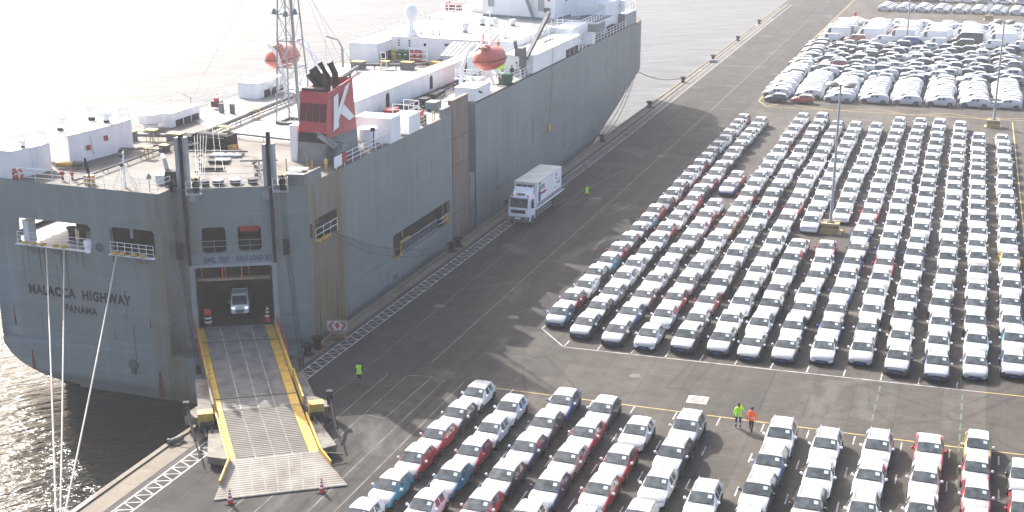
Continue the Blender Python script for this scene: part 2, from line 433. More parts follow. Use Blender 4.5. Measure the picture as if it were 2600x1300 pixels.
M['polegrey'] = mat('galvanised_pole', (.36, .38, .40), .5, var=.08)
M['lamphead'] = mat('lamp_head', (.34, .32, .27), .5)
M['tan_rust'] = mat('sign_frame_rusty', (.36, .24, .11), .8, var=.3, scale=8, dirt=(.20, .10, .05))
M['manhole'] = mat('manhole_iron', (.10, .085, .07), .7, var=.3, scale=5)
M['ellipse'] = mat('deck_mark_yellow', (.66, .56, .36), .6)
M['timber'] = mat('timber', (.20, .13, .08), .8, var=.3, scale=3)
# ------------------------------------------------------------------ setting: water, quay, markings
WZ = -4.3
mb = MB(); mb.face([(-4000, -600, WZ), (-20, -600, WZ), (-20, 6000, WZ), (-4000, 6000, WZ)])
water = mb.build('water', M['water'], kind='structure')

def interp(tab, y):
    if y <= tab[0][0]: return tab[0][1]
    for (a, xa), (b, xb) in zip(tab, tab[1:]):
        if y <= b: return xa + (xb - xa)*(y - a)/(b - a)
    return tab[-1][1]
EDGE = [(30, -47.05), (57, -47.05), (66.29, -46.98), (66.3, -46.45), (67.1, -46.40), (67.11, -46.95), (85, -46.12), (125, -45.88), (165, -45.7), (205, -45.5), (312, -46.0), (700, -47.5)]
LAD = [(30, -44.9), (57, -44.85), (84, -44.6), (120, -44.2), (167, -43.85), (198, -44.0), (338, -44.9), (700, -46.4)]
edge = lambda y: interp(EDGE, y)
lad = lambda y: interp(LAD, y)
mb = MB()
poly = [(x, y) for y, x in EDGE] + [(-50, 1500), (500, 1500), (500, -80), (-47.05, -80)]
mb.face([(x, y, 0) for x, y in poly])
front = [(-47.05, -80)] + [(x, y) for y, x in EDGE] + [(-50, 1500)]
mb.grid([[(x, y, 0) for x, y in front], [(x, y, -9) for x, y in front]], m=1)
quay = mb.build('quay', [M['asphalt'], M['concrete']], kind='structure')
# quay coping: slabs and kerb stones, one by one
ys = [32 + 7.2*i for i in range(40)]
for i, y in enumerate(ys):
    a, b = y + .012, y + 7.2 - .012
    if a < 67.2 < b + 1 or a < 66.2 < b: segs = [(a, 66.24), (66.36, 67.04), (67.16, b)] if b > 67.2 else [(a, b)]
    else: segs = [(a, b)]
    for p, q in segs:
        if q - p < .1: continue
        mb = MB()
        l0, l1 = lad(p) - .52, lad(q) - .52
        mb.prism([(edge(p) + .36, p), (l0, p), (l1, q), (edge(q) + .36, q)], -.2, .012)
        mb.build('coping_slab', M['concrete'], quay)
        mb = MB()
        mb.prism([(edge(p) - .02, p), (edge(p) + .33, p), (edge(q) + .33, q), (edge(q) - .02, q)], -.3, .11)
        mb.build('kerb_stone', M['concrete'], quay)
def stripe(mb, a, b, w, z):
    a, b = Vector((*a, z)), Vector((*b, z)); d = (b - a).normalized(); s = Vector((-d.y, d.x, 0))*w/2
    mb.face([a - s, b - s, b + s, a + s])
def paintline(name, segs, w, z, m):
    mb = MB()
    for a, b in segs: stripe(mb, a, b, w, z)
    return mb.build(name, m, quay)
LW = 1.06
yy = [40 + 2*i for i in range(160)]
yy = [y for y in yy if y < 330]
rail = []
for a, b in zip(yy, yy[1:]):
    rail += [((lad(a), a), (lad(b), b)), ((lad(a) + LW, a), (lad(b) + LW, b))]
paintline('ladder_marking_rail', rail, .11, .006, M['paint_white'])
rung = []
y = 42.0
while y < 300:
    if not (124.2 < y < 124.8 or 168 < y < 169):
        rung += [((lad(y), y), (lad(y) + LW, y + .49)), ((lad(y) + LW, y + .49), (lad(y), y + .98))]
    y += .98
paintline('ladder_marking_rung', rung, .085, .010, M['paint_white'])
paintline('slab_joint', [((lad(a) - .50, a), (lad(b) - .50, b)) for a, b in zip(yy, yy[1:])], .06, .018, M['paint_pale'])
paintline('roadway_joint', [((-36.3, 85), (-36.25, 109)), ((-36.25, 109), (-36.05, 140)), ((-36.05, 140), (-35.95, 165)), ((-35.95, 165), (-36.2, 300))], .10, .006, M['paint_pale'])
paintline('roadway_joint', [((-40.5, 75), (-40.3, 150))], .05, .006, M['paint_pale'])
for x, y1 in ((-38.45, 82), (-37.0, 82.1), (-34.1, 82.3), (-32.65, 82.4)):
    paintline('crane_rail', [((x - .05, 30), (x, y1))], .085, .006, M['paint_pale'])
paintline('patch_outline', [((-37.0, 82.2), (-35.2, 82.6)), ((-35.2, 82.6), (-35.4, 74.8)), ((-36.9, 74.9), (-35.4, 74.7)), ((-35.9, 130.1), (-35.1, 134.6)), ((-35.1, 134.6), (-33.7, 134.2)), ((-33.7, 134.2), (-34.8, 129.6)), ((-34.8, 129.6), (-35.9, 130.1)), ((-42.5, 125), (-38.2, 150)), ((-39.5, 170), (-35, 171))], .09, .010, M['paint_pale'])
# large block markings
slotx = [-27.95 + i*2.62 for i in range(12)]
paintline('bay_front_line', [((-30.8, 94.8), (-27.95, 91.45)), ((-30.8, 94.8), (-30.72, 95.7)), ((-27.95, 91.45), (2.6, 92.85))], .10, .006, M['paint_white'])
paintline('bay_front_line', [((2.62, 92.86), (9, 93.2))], .10, .006, M['paint_yellow'])
paintline('bay_divider', [((x, 91.62 + .046*(x + 28)), (x + .03, 92.9 + .046*(x + 28))) for x in slotx], .09, .010, M['paint_white'])
dv = []
for x in slotx:
    y = 98.0
    while y < 180: dv.append(((x, y), (x, y + 1.1))); y += 5.2
paintline('bay_divider', dv, .07, .010, M['paint_pale'])
paintline('aisle_line', [((-30.3, 82.1), (1.2, 82.85)), ((1.2, 82.85), (9, 83.3))], .10, .006, M['paint_yellow'])
dd = []
for x in [-28.85 + 2.96*i for i in range(13)]:
    for y in (81.0, 76.2, 71.4, 66.6): dd.append(((x, y), (x, y + 1.35)))
paintline('bay_divider', dd, .09, .010, M['paint_white'])
paintline('green_dash', [((-4.30 - .01*i, 91.6 - 1.75*i), (-4.31 - .01*i, 90.5 - 1.75*i)) for i in range(4)] + [((1.3, 92.0 - 1.75*i), (1.3, 90.9 - 1.75*i)) for i in range(10)] + [((1.1, 94 + 3*i), (1.1, 96 + 3*i)) for i in range(12)], .11, .010, M['paint_green'])
paintline('edge_line', [((6.15, 125), (5.4, 195))], .12, .006, M['paint_yellow'])
paintline('bay_back_line', [((-29, 189.4), (6, 191.4))], .10, .006, M['paint_pale'])
paintline('far_bay_line', [((-30.6, 199.4), (-28.8, 195.3)), ((-28.8, 195.3), (8, 196.5)), ((-28.8, 195.3), (-27, 198.6)), ((-25, 198), (-18.7, 195.5)), ((-18.7, 195.5), (-13.5, 198.6)), ((-13.5, 198.6), (-8.2, 195.6)), ((-8.2, 195.6), (-3.1, 198.8)), ((-3.1, 198.8), (2, 195.8)), ((2, 195.8), (8, 199))], .13, .010, M['paint_yellow'])
paintline('far_edge_line', [((-30.6, 199.4), (-31.4, 260)), ((-31.4, 260), (-31.0, 300)), ((-31.0, 300), (-29.5, 420))], .13, .006, M['paint_yellow'])
paintline('far_lane_mark', [((-20, 309), (-16, 309.4)), ((-8, 309), (-5, 308.8)), ((-2, 305), (1, 306))], .5, .006, M['paint_pale'])
# ground sign: pale rectangle with a red disc
mb = MB(); mb.face([(-16.80, 84.1, .012), (-15.38, 84.2, .012), (-15.42, 85.55, .012), (-16.84, 85.42, .012)])
gs = mb.build('ground_sign', M['paint_white'], quay)
mb = MB(); mb.face([(-16.1 + .47*math.cos(t*R(15)), 84.82 + .47*math.sin(t*R(15)), .018) for t in range(24)])
mb.build('red_disc', M['paint_red'], gs)
def text_mesh(name, s, size, mtl, parent, loc, rot, extr=.0, bold=.02, align='LEFT', xs=1.0, space=1.0):
    cu = bpy.data.curves.new(name, 'FONT'); cu.body = s; cu.size = size; cu.offset = bold*size; cu.extrude = extr; cu.align_x = align; cu.resolution_u = 3; cu.space_character = space
    t = bpy.data.objects.new(name, cu); COL.objects.link(t)
    me = bpy.data.meshes.new_from_object(t.evaluated_get(bpy.context.evaluated_depsgraph_get()))
    bpy.data.objects.remove(t); me.name = name; me.materials.clear(); me.materials.append(mtl)
    Mx = Matrix.Translation(Vector(loc)) @ rot.to_4x4() @ Matrix.Diagonal((xs, 1, 1, 1))
    if parent is not None: Mx = Matrix.Translation(-world_loc(parent)) @ Mx
    me.transform(Mx)
    return link(name, me, parent)
ROT_T = Matrix.Rotation(R(90), 3, 'X')
text_mesh('sign_figures', '30', .62, M['paint_white'], gs, (-16.1, 84.6, .024), Matrix.Identity(3), 0, .03, 'CENTER')
for x, y, r in ((-37.9, 135.5, .55), (-40.6, 97.0, .5), (-33.8, 96.5, .45), (-36.0, 158, .5), (-21.3, 87.6, .45), (-20.8, 67.3, .5)):
    mb = MB(); mb.lathe((x, y, 0), [(r, 0), (r, .014), (r*.82, .014), (r*.82, .02), (0, .02)], 16); mb.build('manhole_cover', M['manhole'], quay)

# ------------------------------------------------------------------ bollards, fender roller
def bollard_mesh(base):
    mb = MB(); mb.lathe((0, 0, 0), [(.42, 0), (.42, .06), (.30, .10), (.26, .45), (.30, .62), (.46, .72), (.48, .82), (.38, .92), (0, .95)], 14)
    return mb
def bollard(x, y, label):
    t = thing('mooring_bollard', label, 'bollard', (x, y, .012), 0, 'iron bollards along the quay edge')
    bollard_mesh(None).build('post', M['black'], t, smooth=40, local=True)
    mb = MB(); mb.box(-.55, .55, -.5, .5, 0, .05); mb.build('base_plate', M['rust'], t, local=True)
for x, y, l in ((-45.75, 83.4, 'black bollard by the ramp, the nearer of the pair behind the ramp cables'),
                (-45.75, 85.0, 'black bollard by the ramp, the farther of the pair beside the chevron sign'),
                (-45.45, 111.9, 'black bollard holding the two stern spring ropes, nearer one of its pair'),
                (-45.45, 113.6, 'black bollard holding the two stern spring ropes, farther one of its pair'),
                (-45.2, 163.7, 'black bollard at the foot of the two thin bow ropes'),
                (-45.0, 188.9, 'dark bollard alone on the quay between the bow ropes and the bow line'),
                (-44.95, 211.6, 'dark bollard holding the long bow line'),
                (-44.9, 236.5, 'dark bollard on the far quay beside a pale pipe, first beyond the bow line'),
                (-45.1, 262.5, 'dark bollard on the far quay, second beyond the bow line'),
                (-45.3, 289.5, 'dark bollard on the far quay, third beyond the bow line')):
    bollard(x, y, l)
t = thing('roller_fender', 'pale horizontal roller set in the notch of the quay edge', 'fender', (-46.5, 66.7, .1))
mb = MB(); mb.tube([(-46.75, 66.25, .24), (-46.3, 67.2, .24)], .17, 10); mb.build('roller', M['rampwhite'], t, smooth=40)
mb = MB(); mb.box(-46.85, -46.72, 66.2, 66.36, .11, .45); mb.box(-46.36, -46.22, 67.1, 67.26, .11, .45); mb.build('bracket', M['pipe'], t)
mb = MB(); mb.tube([(-45.0, 233.6, .28), (-43.7, 233.9, .28)], .26, 10)
tag(mb.build('pipe_length', M['lgrey'], smooth=40), 'short pale pipe lying on the far quay edge', 'pipe')
# ------------------------------------------------------------------ cars
# station: (t, belt height, top height, half width factor, top half width factor)
CARS = {
 'city':   dict(L=3.36, W=1.62, H=1.48, wr=.29, wb=(.16, .85), st=[(0, .55, .58, .80, .70), (.025, .66, .70, .91, .82), (.07, .76, .82, .97, .86), (.15, .86, .92, 1, .88), (.235, .91, .985, 1, .88), (.25, .92, 1.0, 1, .92), (.455, .95, 1.43, 1, .83), (.49, .955, 1.46, 1, .81), (.60, .96, 1.48, 1, .78), (.63, .96, 1.48, 1, .78), (.80, .98, 1.455, .99, .77), (.91, 1.0, 1.36, .97, .73), (.985, .95, 1.0, .93, .80), (1, .70, .74, .90, .80)], ws=(5, 6), sw=[(6, 8), (9, 10)], rails=False),
 'hatch':  dict(L=3.78, W=1.70, H=1.46, wr=.30, wb=(.165, .84), st=[(0, .55, .58, .78, .68), (.02, .66, .70, .90, .80), (.06, .76, .81, .97, .86), (.16, .86, .92, 1, .88), (.255, .91, .985, 1, .90), (.27, .92, 1.0, 1, .92), (.475, .95, 1.405, 1, .83), (.51, .955, 1.435, 1, .80), (.61, .96, 1.46, 1, .77), (.635, .96, 1.46, 1, .77), (.79, .98, 1.43, .99, .76), (.90, 1.0, 1.32, .97, .72), (.98, .95, .99, .93, .80), (1, .70, .74, .90, .80)], ws=(5, 6), sw=[(6, 8), (9, 10)], rails=False),
 'estate': dict(L=4.22, W=1.74, H=1.47, wr=.31, wb=(.17, .80), st=[(0, .52, .56, .76, .66), (.018, .63, .68, .90, .80), (.06, .74, .80, .97, .86), (.16, .85, .91, 1, .88), (.265, .90, .98, 1, .90), (.28, .91, .99, 1, .92), (.46, .94, 1.40, 1, .82), (.49, .945, 1.44, 1, .79), (.58, .95, 1.47, 1, .76), (.60, .95, 1.47, 1, .76), (.80, .97, 1.445, .99, .75), (.92, .99, 1.31, .97, .71), (.985, .95, .99, .93, .80), (1, .70, .74, .90, .80)], ws=(5, 6), sw=[(6, 8), (9, 10)], rails=True),
 'suv':    dict(L=4.15, W=1.78, H=1.63, wr=.35, wb=(.175, .82), st=[(0, .62, .66, .80, .70), (.018, .76, .82, .92, .82), (.06, .86, .93, .97, .87), (.16, .96, 1.03, 1, .89), (.26, 1.01, 1.09, 1, .90), (.275, 1.02, 1.10, 1, .93), (.45, 1.05, 1.56, 1, .84), (.485, 1.055, 1.60, 1, .81), (.59, 1.06, 1.63, 1, .78), (.61, 1.06, 1.63, 1, .78), (.82, 1.07, 1.60, .99, .77), (.93, 1.09, 1.47, .97, .73), (.988, 1.04, 1.09, .93, .80), (1, .80, .84, .90, .80)], ws=(5, 6), sw=[(6, 8), (9, 10)], rails=True),
 'saloon': dict(L=4.25, W=1.75, H=1.41, wr=.315, wb=(.17, .80), st=[(0, .52, .55, .76, .66), (.018, .62, .67, .90, .80), (.06, .73, .79, .97, .86), (.16, .84, .90, 1, .88), (.27, .89, .97, 1, .90), (.285, .90, .98, 1, .92), (.465, .93, 1.36, 1, .81), (.495, .935, 1.385, 1, .78), (.58, .94, 1.41, 1, .75), (.60, .94, 1.41, 1, .75), (.72, .95, 1.36, .99, .74), (.77, .955, 1.28, .99, .74), (.90, .96, 1.02, .97, .82), (.985, .93, .98, .93, .80), (1, .66, .70, .90, .80)], ws=(5, 6), sw=[(6, 8), (9, 10)], rails=False),
 'van':    dict(L=5.9, W=1.98, H=2.55, wr=.35, wb=(.16, .78), st=[(0, .70, .75, .80, .70), (.012, .90, .98, .92, .84), (.05, 1.02, 1.12, .98, .88), (.11, 1.12, 1.22, 1, .90), (.15, 1.16, 1.28, 1, .90), (.16, 1.17, 1.30, 1, .90), (.27, 1.30, 2.25, 1, .86), (.31, 1.32, 2.45, 1, .86), (.36, 1.33, 2.52, 1, .87), (.37, 1.33, 2.55, 1, .87), (.95, 1.33, 2.55, 1, .87), (.985, 1.33, 2.48, .99, .86), (.995, 1.2, 2.3, .98, .86), (1, .8, 2.2, .97, .86)], ws=(5, 6), sw=[(6, 9)], rails=False),
 'minivan': dict(L=4.1, W=1.76, H=1.80, wr=.32, wb=(.17, .80), st=[(0, .62, .66, .80, .70), (.018, .76, .82, .92, .82), (.06, .88, .95, .97, .87), (.14, .98, 1.06, 1, .89), (.20, 1.02, 1.12, 1, .89), (.215, 1.03, 1.13, 1, .88), (.36, 1.08, 1.68, 1, .80), (.40, 1.09, 1.75, 1, .79), (.50, 1.10, 1.80, 1, .79), (.52, 1.10, 1.80, 1, .79), (.92, 1.10, 1.80, .99, .80), (.97, 1.1, 1.72, .98, .80), (.99, 1.05, 1.5, .97, .80), (1, .80, 1.3, .96, .80)], ws=(5, 6), sw=[(6, 8)], rails=False),
}
for k_, sp_ in CARS.items():
    if 'van' not in k_:
        sp_['st'] = [(a, b*.935, c*.935, d, e) for a, b, c, d, e in sp_['st']]; sp_['H'] *= .935; sp_['wr'] *= .96
def section(sp, s):
    t, bl, tp, wf, tf = s
    w = sp['W']/2*wf; wt = sp['W']/2*tf; cab = max(0, tp - bl - .12)
    y = -sp['L']/2 + t*sp['L']; dome = .02 + .012*(cab > .1)
    drop = min(.10, .35*(tp - bl)) if cab > 0 else (tp - bl)*.45
    low = .22 if 0 < t < 1 else .30
    pts = [(0, tp), (wt*.5, tp - dome*.35), (wt*.955, tp - dome), (wt, tp - drop if cab > 0 else tp - dome - drop*.5), (w*.985, bl), (w, bl - .13), (w*1.0, min(.52, bl - .16)), (w*.985, .33), (w*.93, low), (0, low)]
    return [(x, y, z) for x, z in pts]
def car_meshes(key, covered=False):
    """shared meshes of one car type; front towards -Y, origin on the ground"""
    sp = CARS[key]; st = sp['st']; N = len(st)
    half = [section(sp, s) for s in st]; K = 10
    if covered:
        for r in half:
            cab = r[0][2] - r[4][2]
            if cab > .3:
                x3, y, z3 = r[3]; r[1] = (r[1][0]*.9, y, r[1][2] - .015); r[2] = (r[2][0]*.88, y, r[2][2] - .05); r[3] = (x3*1.0, y, z3 - .17)
            r[5] = (r[5][0]*1.03, r[5][1], r[5][2]); r[6] = (r[6][0]*1.05, r[6][1], r[6][2]); r[7] = (r[7][0]*1.04, r[7][1], r[7][2])
    body = MB(); scr = MB(); rear = MB(); sw = {1: MB(), -1: MB()}
    ws0, ws1 = sp['ws']; dark = []
    def inset(q, d):
        q = [Vector(p) for p in q]; n = (q[1] - q[0]).cross(q[3] - q[0]).normalized()
        c = sum(q, Vector())/4
        return [c + (p - c)*.955 for p in q], n
    for sgn in (1, -1):
        P = [[(x*sgn, y, z) for x, y, z in r] for r in half]
        for i in range(N - 1):
            for j in range(K - 1):
                q = [P[i][j], P[i+1][j], P[i+1][j+1], P[i][j+1]]
                if sgn > 0: q = q[::-1]
                m = 1 if j <= 1 else (1 if (j == 2 and not (ws0 <= i)) else 0)
                if j == 2 and i >= ws1: m = 1
                if covered: m = 1
                if not covered and i in range(ws0, ws1) and j <= 1:
                    scr.face(q); continue
                if not covered and j == 3 and any(a <= i < b for a, b in sp['sw']):
                    sw[sgn].face(q); continue
                if not covered and key not in ('van', 'minivan', 'saloon') and i == N - 3 and j <= 1:
                    rear.face(q); continue
                if not covered and key == 'saloon' and i == N - 4 and j <= 1:
                    rear.face(q); continue
                if j >= 7: m = 2 if not covered else 1
                body.face(q, m)
        body.face([P[0][k] for k in range(K)], 0 if not covered else 1); body.face([P[-1][k] for k in range(K)], 0 if not covered else 1)
    return sp, body, scr, rear, sw
def finish(mb, mats, nm, smooth=32):
    o = mb.build(nm, mats, None, smooth=smooth); me = o.data; bpy.data.objects.remove(o); return me
def quad_on(mb, x0, x1, z0, z1, y, m=0, th=.03):
    mb.box(x0, x1, y - th, y, z0, z1, m)
def wheel_meshes(r, w):
    a = MB(); a.lathe((0, 0, 0), [(r*.72, -w/2), (r*.94, -w/2), (r, -w*.3), (r, w*.3), (r*.94, w/2), (r*.70, w/2 + .004)], 18, 0, (1, 0, 0))
    b = MB(); b.lathe((0, 0, 0), [(r*.70, w/2 - .03), (r*.70, w/2 + .012), (r*.60, w/2 + .006), (r*.2, w/2 - .006), (0, w/2 + .006)], 14, 0, (1, 0, 0))
    b2 = MB(); b2.lathe((0, 0, 0), [(r*.70, -w/2 + .03), (r*.70, -w/2 - .012), (r*.60, -w/2 - .006), (r*.2, -w/2 + .006), (0, -w/2 - .006)], 14, 0, (1, 0, 0))
    b.v += b2.v; n = len(b.v) - len(b2.v); b.f += [tuple(i + n for i in f) for f in b2.f]; b.m += b2.m
    return a, b
CM = {}
def make_type(key, covered=False):
    sp, body, scr, rear, sw = car_meshes(key, covered); L, W, H = sp['L'], sp['W'], sp['H']; yf = -L/2
    d = {'sp': sp}
    # dark wheel arches, bumper foot and a front cap detail belong to the body
    for yy in (yf + sp['wb'][0]*L, yf + sp['wb'][1]*L):
        for s in (1, -1):
            body.lathe((s*(W/2 - .02 + (.075 if covered else 0)), yy, sp['wr'] + .01), [(sp['wr']*1.20, -.01), (sp['wr']*1.20, .028), (0, .028)], 16, 2, (s, 0, 0))
    d['body'] = finish(body, [M['carpaint'], M['film'] if not covered else M['cover'], M['plastic']], 'body')
    t, r_ = wheel_meshes(sp['wr'], .20)
    d['tyre'] = finish(t, M['rubber'], 'wheel'); d['rim'] = finish(r_, M['alloy'], 'rim')
    if covered:
        w = MB(); s0 = sp['st']
        for s in (1, -1):
            x = s*(W/2*.90); zb = s0[8][1] + .13
            for a, b in ((.385, .49), (.55, .645)):
                y0, y1 = yf + a*L, yf + b*L
                w.obox((x, (y0 + y1)/2, zb + .07), (.12, y1 - y0, .25), 0, 0, Matrix.Rotation(-s*.42, 3, 'Y'))
        d['window_flap'] = finish(w, M['window'], 'window')
        return d
    d['windscreen'] = finish(scr, M['glass'], 'windscreen', 60)
    d['rear_window'] = finish(rear, M['glass'], 'rear_window', 60) if rear.v else None
    d['side_window'] = [finish(sw[s], M['glass'], 'side_window', 60) for s in (1, -1)]
    st = sp['st']; big = key in ('van', 'suv', 'minivan')
    zb = st[0][1]; wn = W/2*st[0][3]
    # grille, lower intake, number plate on the nose
    g = MB(); quad_on(g, -wn*.62, wn*.62, zb - .15, zb - .015, yf + .012, 0, .035); quad_on(g, -wn*.80, wn*.80, .30, .40, yf + .012, 0, .04)
    d['grille'] = finish(g, M['plastic'], 'grille')
    p = MB(); quad_on(p, -.26, .26, zb - .215, zb - .115, yf - .024, 0, .012); d['number_plate'] = finish(p, M['plate_blue'], 'number_plate')
    hl = []
    for s in (1, -1):
        h = MB(); a, b, c = section(sp, st[1]), section(sp, st[2]), section(sp, st[3])
        f = lambda q: (q[0]*s, q[1] - .012, q[2] + .012)
        lp = lambda q, r, t: tuple(q[i] + (r[i] - q[i])*t for i in range(3))
        h.face([f(lp(a[4], a[3], .9)), f(lp(b[4], b[3], .85)), f(lp(b[4], c[4], .45)), f(lp(b[4], b[5], .8)), f(lp(a[4], a[5], .75)), f(lp(a[4], a[5], .2))])
        h.face([f(lp(a[4], a[3], .9)), f(lp(a[4], a[5], .6)), (s*wn*.70, yf + .01 - .03, zb - .04), (s*wn*.64, yf - .02, zb + .045)])
        hl.append(finish(h, M['lamp_glass'], 'headlight', 60))
    d['headlight'] = hl
    mi = []
    cz = st[ws_i(sp)][1]; cy = yf + (st[6][0]*.35 + st[5][0]*.65)*L + .12
    for s in (1, -1):
        m = MB(); m.lathe((s*(W/2 + .12), cy, cz + .10), [(.02, -.06), (.085, -.035), (.10, .02), (.085, .07), (.03, .085)], 8, 0, (0, 1, 0))
        m.beam((s*(W/2 - .06), cy, cz + .02), (s*(W/2 + .10), cy, cz + .07), .05, .04)
        mi.append(finish(m, M['carpaint'], 'mirror', 60))
    d['mirror'] = mi
    # paper note behind the windscreen (upper corner, on the right as the viewer sees it) and a line of wipers
    a, b = section(sp, st[5]), section(sp, st[6])
    def ons(u, t, lift=.012):
        y = a[0][1] + (b[0][1] - a[0][1])*t; z = a[0][2] + (b[0][2] - a[0][2])*t - .03*abs(u)**2
        n = Vector((0, -(b[0][2] - a[0][2]), (b[0][1] - a[0][1]))).normalized()
        ww = a[2][0] + (b[2][0] - a[2][0])*t
        return Vector((u*ww, y, z)) + n*lift
    q = MB(); q.face([ons(.46, .56), ons(.80, .56), ons(.80, .83), ons(.46, .83)])
    d['paper_note'] = finish(q, M['paper'], 'paper_note')
    wp = MB(); wp.beam(ons(-.75, .02, .02), ons(.0, .13, .02), .025, .02); wp.beam(ons(-.05, .02, .02), ons(.72, .15, .02), .025, .02)
    d['wiper'] = finish(wp, M['plastic'], 'wiper')
    an = MB(); rz = H - .005; yr = yf + (.80 if key != 'saloon' else .66)*L
    an.beam((0, yr, rz - .03), (0, yr + .10, rz + .06), .03, .02); d['aerial'] = finish(an, M['plastic'], 'aerial')
    if sp['rails']:
        rl = []
        for s in (1, -1):
            r2 = MB(); x = s*(W/2*st[8][4] - .10)
            r2.tube([(x, yf + st[7][0]*L, H - .06), (x, yf + st[8][0]*L, H + .03), (x, yf + .80*L, H + .02), (x, yf + .90*L, H - .05)], .022, 5)
            rl.append(finish(r2, M['lgrey'], 'roof_rail', 60))
        d['roof_rail'] = rl
    return d
def ws_i(sp): return 5
for k in CARS: CM[k] = make_type(k)
CC = make_type('suv', True); CCS = make_type('city', True)

PAINT = {'white': (.72, .73, .74), 'black': (.020, .021, .024), 'grey': (.10, .105, .11), 'silver': (.42, .43, .43), 'red': (.47, .018, .022), 'blue': (.03, .09, .28), 'teal': (.035, .24, .36),
         'navy': (.02, .035, .11), 'orange': (.50, .11, .05), 'rose': (.50, .34, .33), 'yellow': (.72, .48, .04), 'brown': (.13, .055, .05)}
PAINT = {k: (v if k == 'white' else tuple(c*.8 for c in v)) for k, v in PAINT.items()}
TYPEWORD = {'city': 'city car', 'hatch': 'hatchback', 'estate': 'estate car', 'suv': 'off-roader', 'saloon': 'saloon', 'van': 'panel van', 'minivan': 'small van'}
ORD = ['first', 'second', 'third', 'fourth', 'fifth', 'sixth', 'seventh', 'eighth', 'ninth', 'tenth', 'eleventh', 'twelfth', 'thirteenth', 'fourteenth', 'fifteenth', 'sixteenth', 'seventeenth', 'eighteenth', 'nineteenth', 'twentieth', 'twenty-first', 'twenty-second', 'twenty-third', 'twenty-fourth', 'twenty-fifth', 'twenty-sixth', 'twenty-seventh', 'twenty-eighth', 'twenty-ninth', 'thirtieth']
def sub(name, me, parent, col, loc=(0, 0, 0)):
    o = bpy.data.objects.new(name, me); COL.objects.link(o); o.parent = parent; o.location = loc
    o.color = (*col, 1)
    return o
def place_car(key, col, x, y, rz, label, group, lod=0, name='car', cat='car', d=None):
    d = d or CM[key]; sp = d['sp']; L, W = sp['L'], sp['W']; rgb = PAINT[col]
    k = random.uniform(.92, 1.08); rgb = tuple(min(.85, c*k) for c in rgb)
    t = thing(name, label, cat, (x, y, .004), rz, group)
    t.color = (*rgb, 1)
    sub('body', d['body'], t, rgb)
    for fy in sp['wb'] if lod < 2 else (sp['wb'][0],):
        for s in ((1, -1) if lod < 1 else (1,)):
            w = sub('wheel', d['tyre'], t, rgb, (s*(W/2 - .07 + (0 if 'windscreen' in d else .085)), -L/2 + fy*L, sp['wr']))
            if lod < 2: sub('rim', d['rim'], w, rgb)
    if 'windscreen' not in d:
        sub('window', d['window_flap'], t, rgb); return t
    sub('windscreen', d['windscreen'], t, rgb)
    for me in d['side_window']: sub('side_window', me, t, rgb)
    for i, me in enumerate(d['mirror']): sub('mirror', me, t, PAINT['white'] if random.random() < .6 and lod < 1 else rgb)
    sub('paper_note', d['paper_note'], t, rgb)
    if lod < 1:
        if d['rear_window']: sub('rear_window', d['rear_window'], t, rgb)
        for me in d['headlight']: sub('headlight', me, t, rgb)
        sub('grille', d['grille'], t, rgb); sub('number_plate', d['number_plate'], t, rgb)
        sub('aerial', d['aerial'], t, rgb); sub('wiper', d['wiper'], t, rgb)
    if 'roof_rail' in d and lod < 2:
        for me in d['roof_rail']: sub('roof_rail', me, t, rgb)
    return t

# ---- the nearer block at the front of the yard: each car by hand (colour, type) from the aisle line towards the viewer
NEAR = [
 (-30.3, 'city', [(78.95, 'white'), (75.35, 'black'), (71.8, 'red'), (68.25, 'red'), (64.4, 'teal'), (60.5, 'white'), (56.8, 'white')]),
 (-27.35, 'city', [(77.45, 'white'), (73.85, 'white'), (70.3, 'red'), (66.7, 'teal'), (62.8, 'white'), (59.2, 'black')]),
 (-24.33, 'hatch', [(79.65, 'blue'), (75.8, 'grey'), (72.0, 'navy'), (67.85, 'black'), (63.8, 'red'), (59.9, 'white')]),
 (-21.4, 'hatch', [(79.3, 'black'), (75.25, 'red'), (71.35, 'rose'), (67.4, 'navy'), (63.3, 'white')]),
 (-18.4, 'hatch', [(76.7, 'white'), (72.2, 'red'), (68.0, 'red'), (63.7, 'white')]),
 (-15.45, 'suv', [(78.3, 'silver'), (74.1, 'black'), (69.9, 'white'), (65.5, 'white')]),
 (-12.55, 'estate', [(69.0, 'white'), (64.5, 'white')]),
 (-9.6, 'suv', [(79.1, 'white'), (74.9, 'blue'), (70.9, 'black'), (66.8, 'white')]),
 (-6.62, 'estate', [(78.75, 'white'), (74.4, 'white'), (70.3, 'black'), (66.2, 'white')]),
 (-3.62, 'estate', [(79.6, 'white'), (75.2, 'white'), (70.8, 'white'), (66.5, 'white')]),
 (-.5, 'saloon', [(80.3, 'red'), (76.0, 'rose'), (71.8, 'white'), (67.5, 'white')]),
 (2.38, 'city', [(81.8, 'yellow'), (78.3, 'red'), (74.7, 'red'), (70.9, 'red')]),
 (4.98, 'hatch', [(78.3, 'black'), (73.7, 'red'), (69.6, 'red')]),
]
NCOL = len(NEAR)
colw = {'teal': 'blue-green', 'navy': 'dark blue', 'rose': 'dusty pink', 'brown': 'dark brown', 'grey': 'dark grey'}
def cw(c): return colw.get(c, c)
for ci, (x, key, cars) in enumerate(NEAR):
    for ri, (y, col) in enumerate(cars):
        k2 = key
        if key == 'suv' and col == 'white' and ri >= 2: k2 = 'hatch'
        if key == 'estate' and ri % 2 == 1: k2 = 'saloon'
        lab = f"{cw(col)} {TYPEWORD[k2]}, {ORD[ri]} below the aisle line, {ORD[ci]} nearest lane from the ramp"
        o = place_car(k2, col, x + random.uniform(-.05, .05), y, R(random.uniform(-1.6, 1.6)), lab, 'film-topped cars in the nearest lanes', 0)

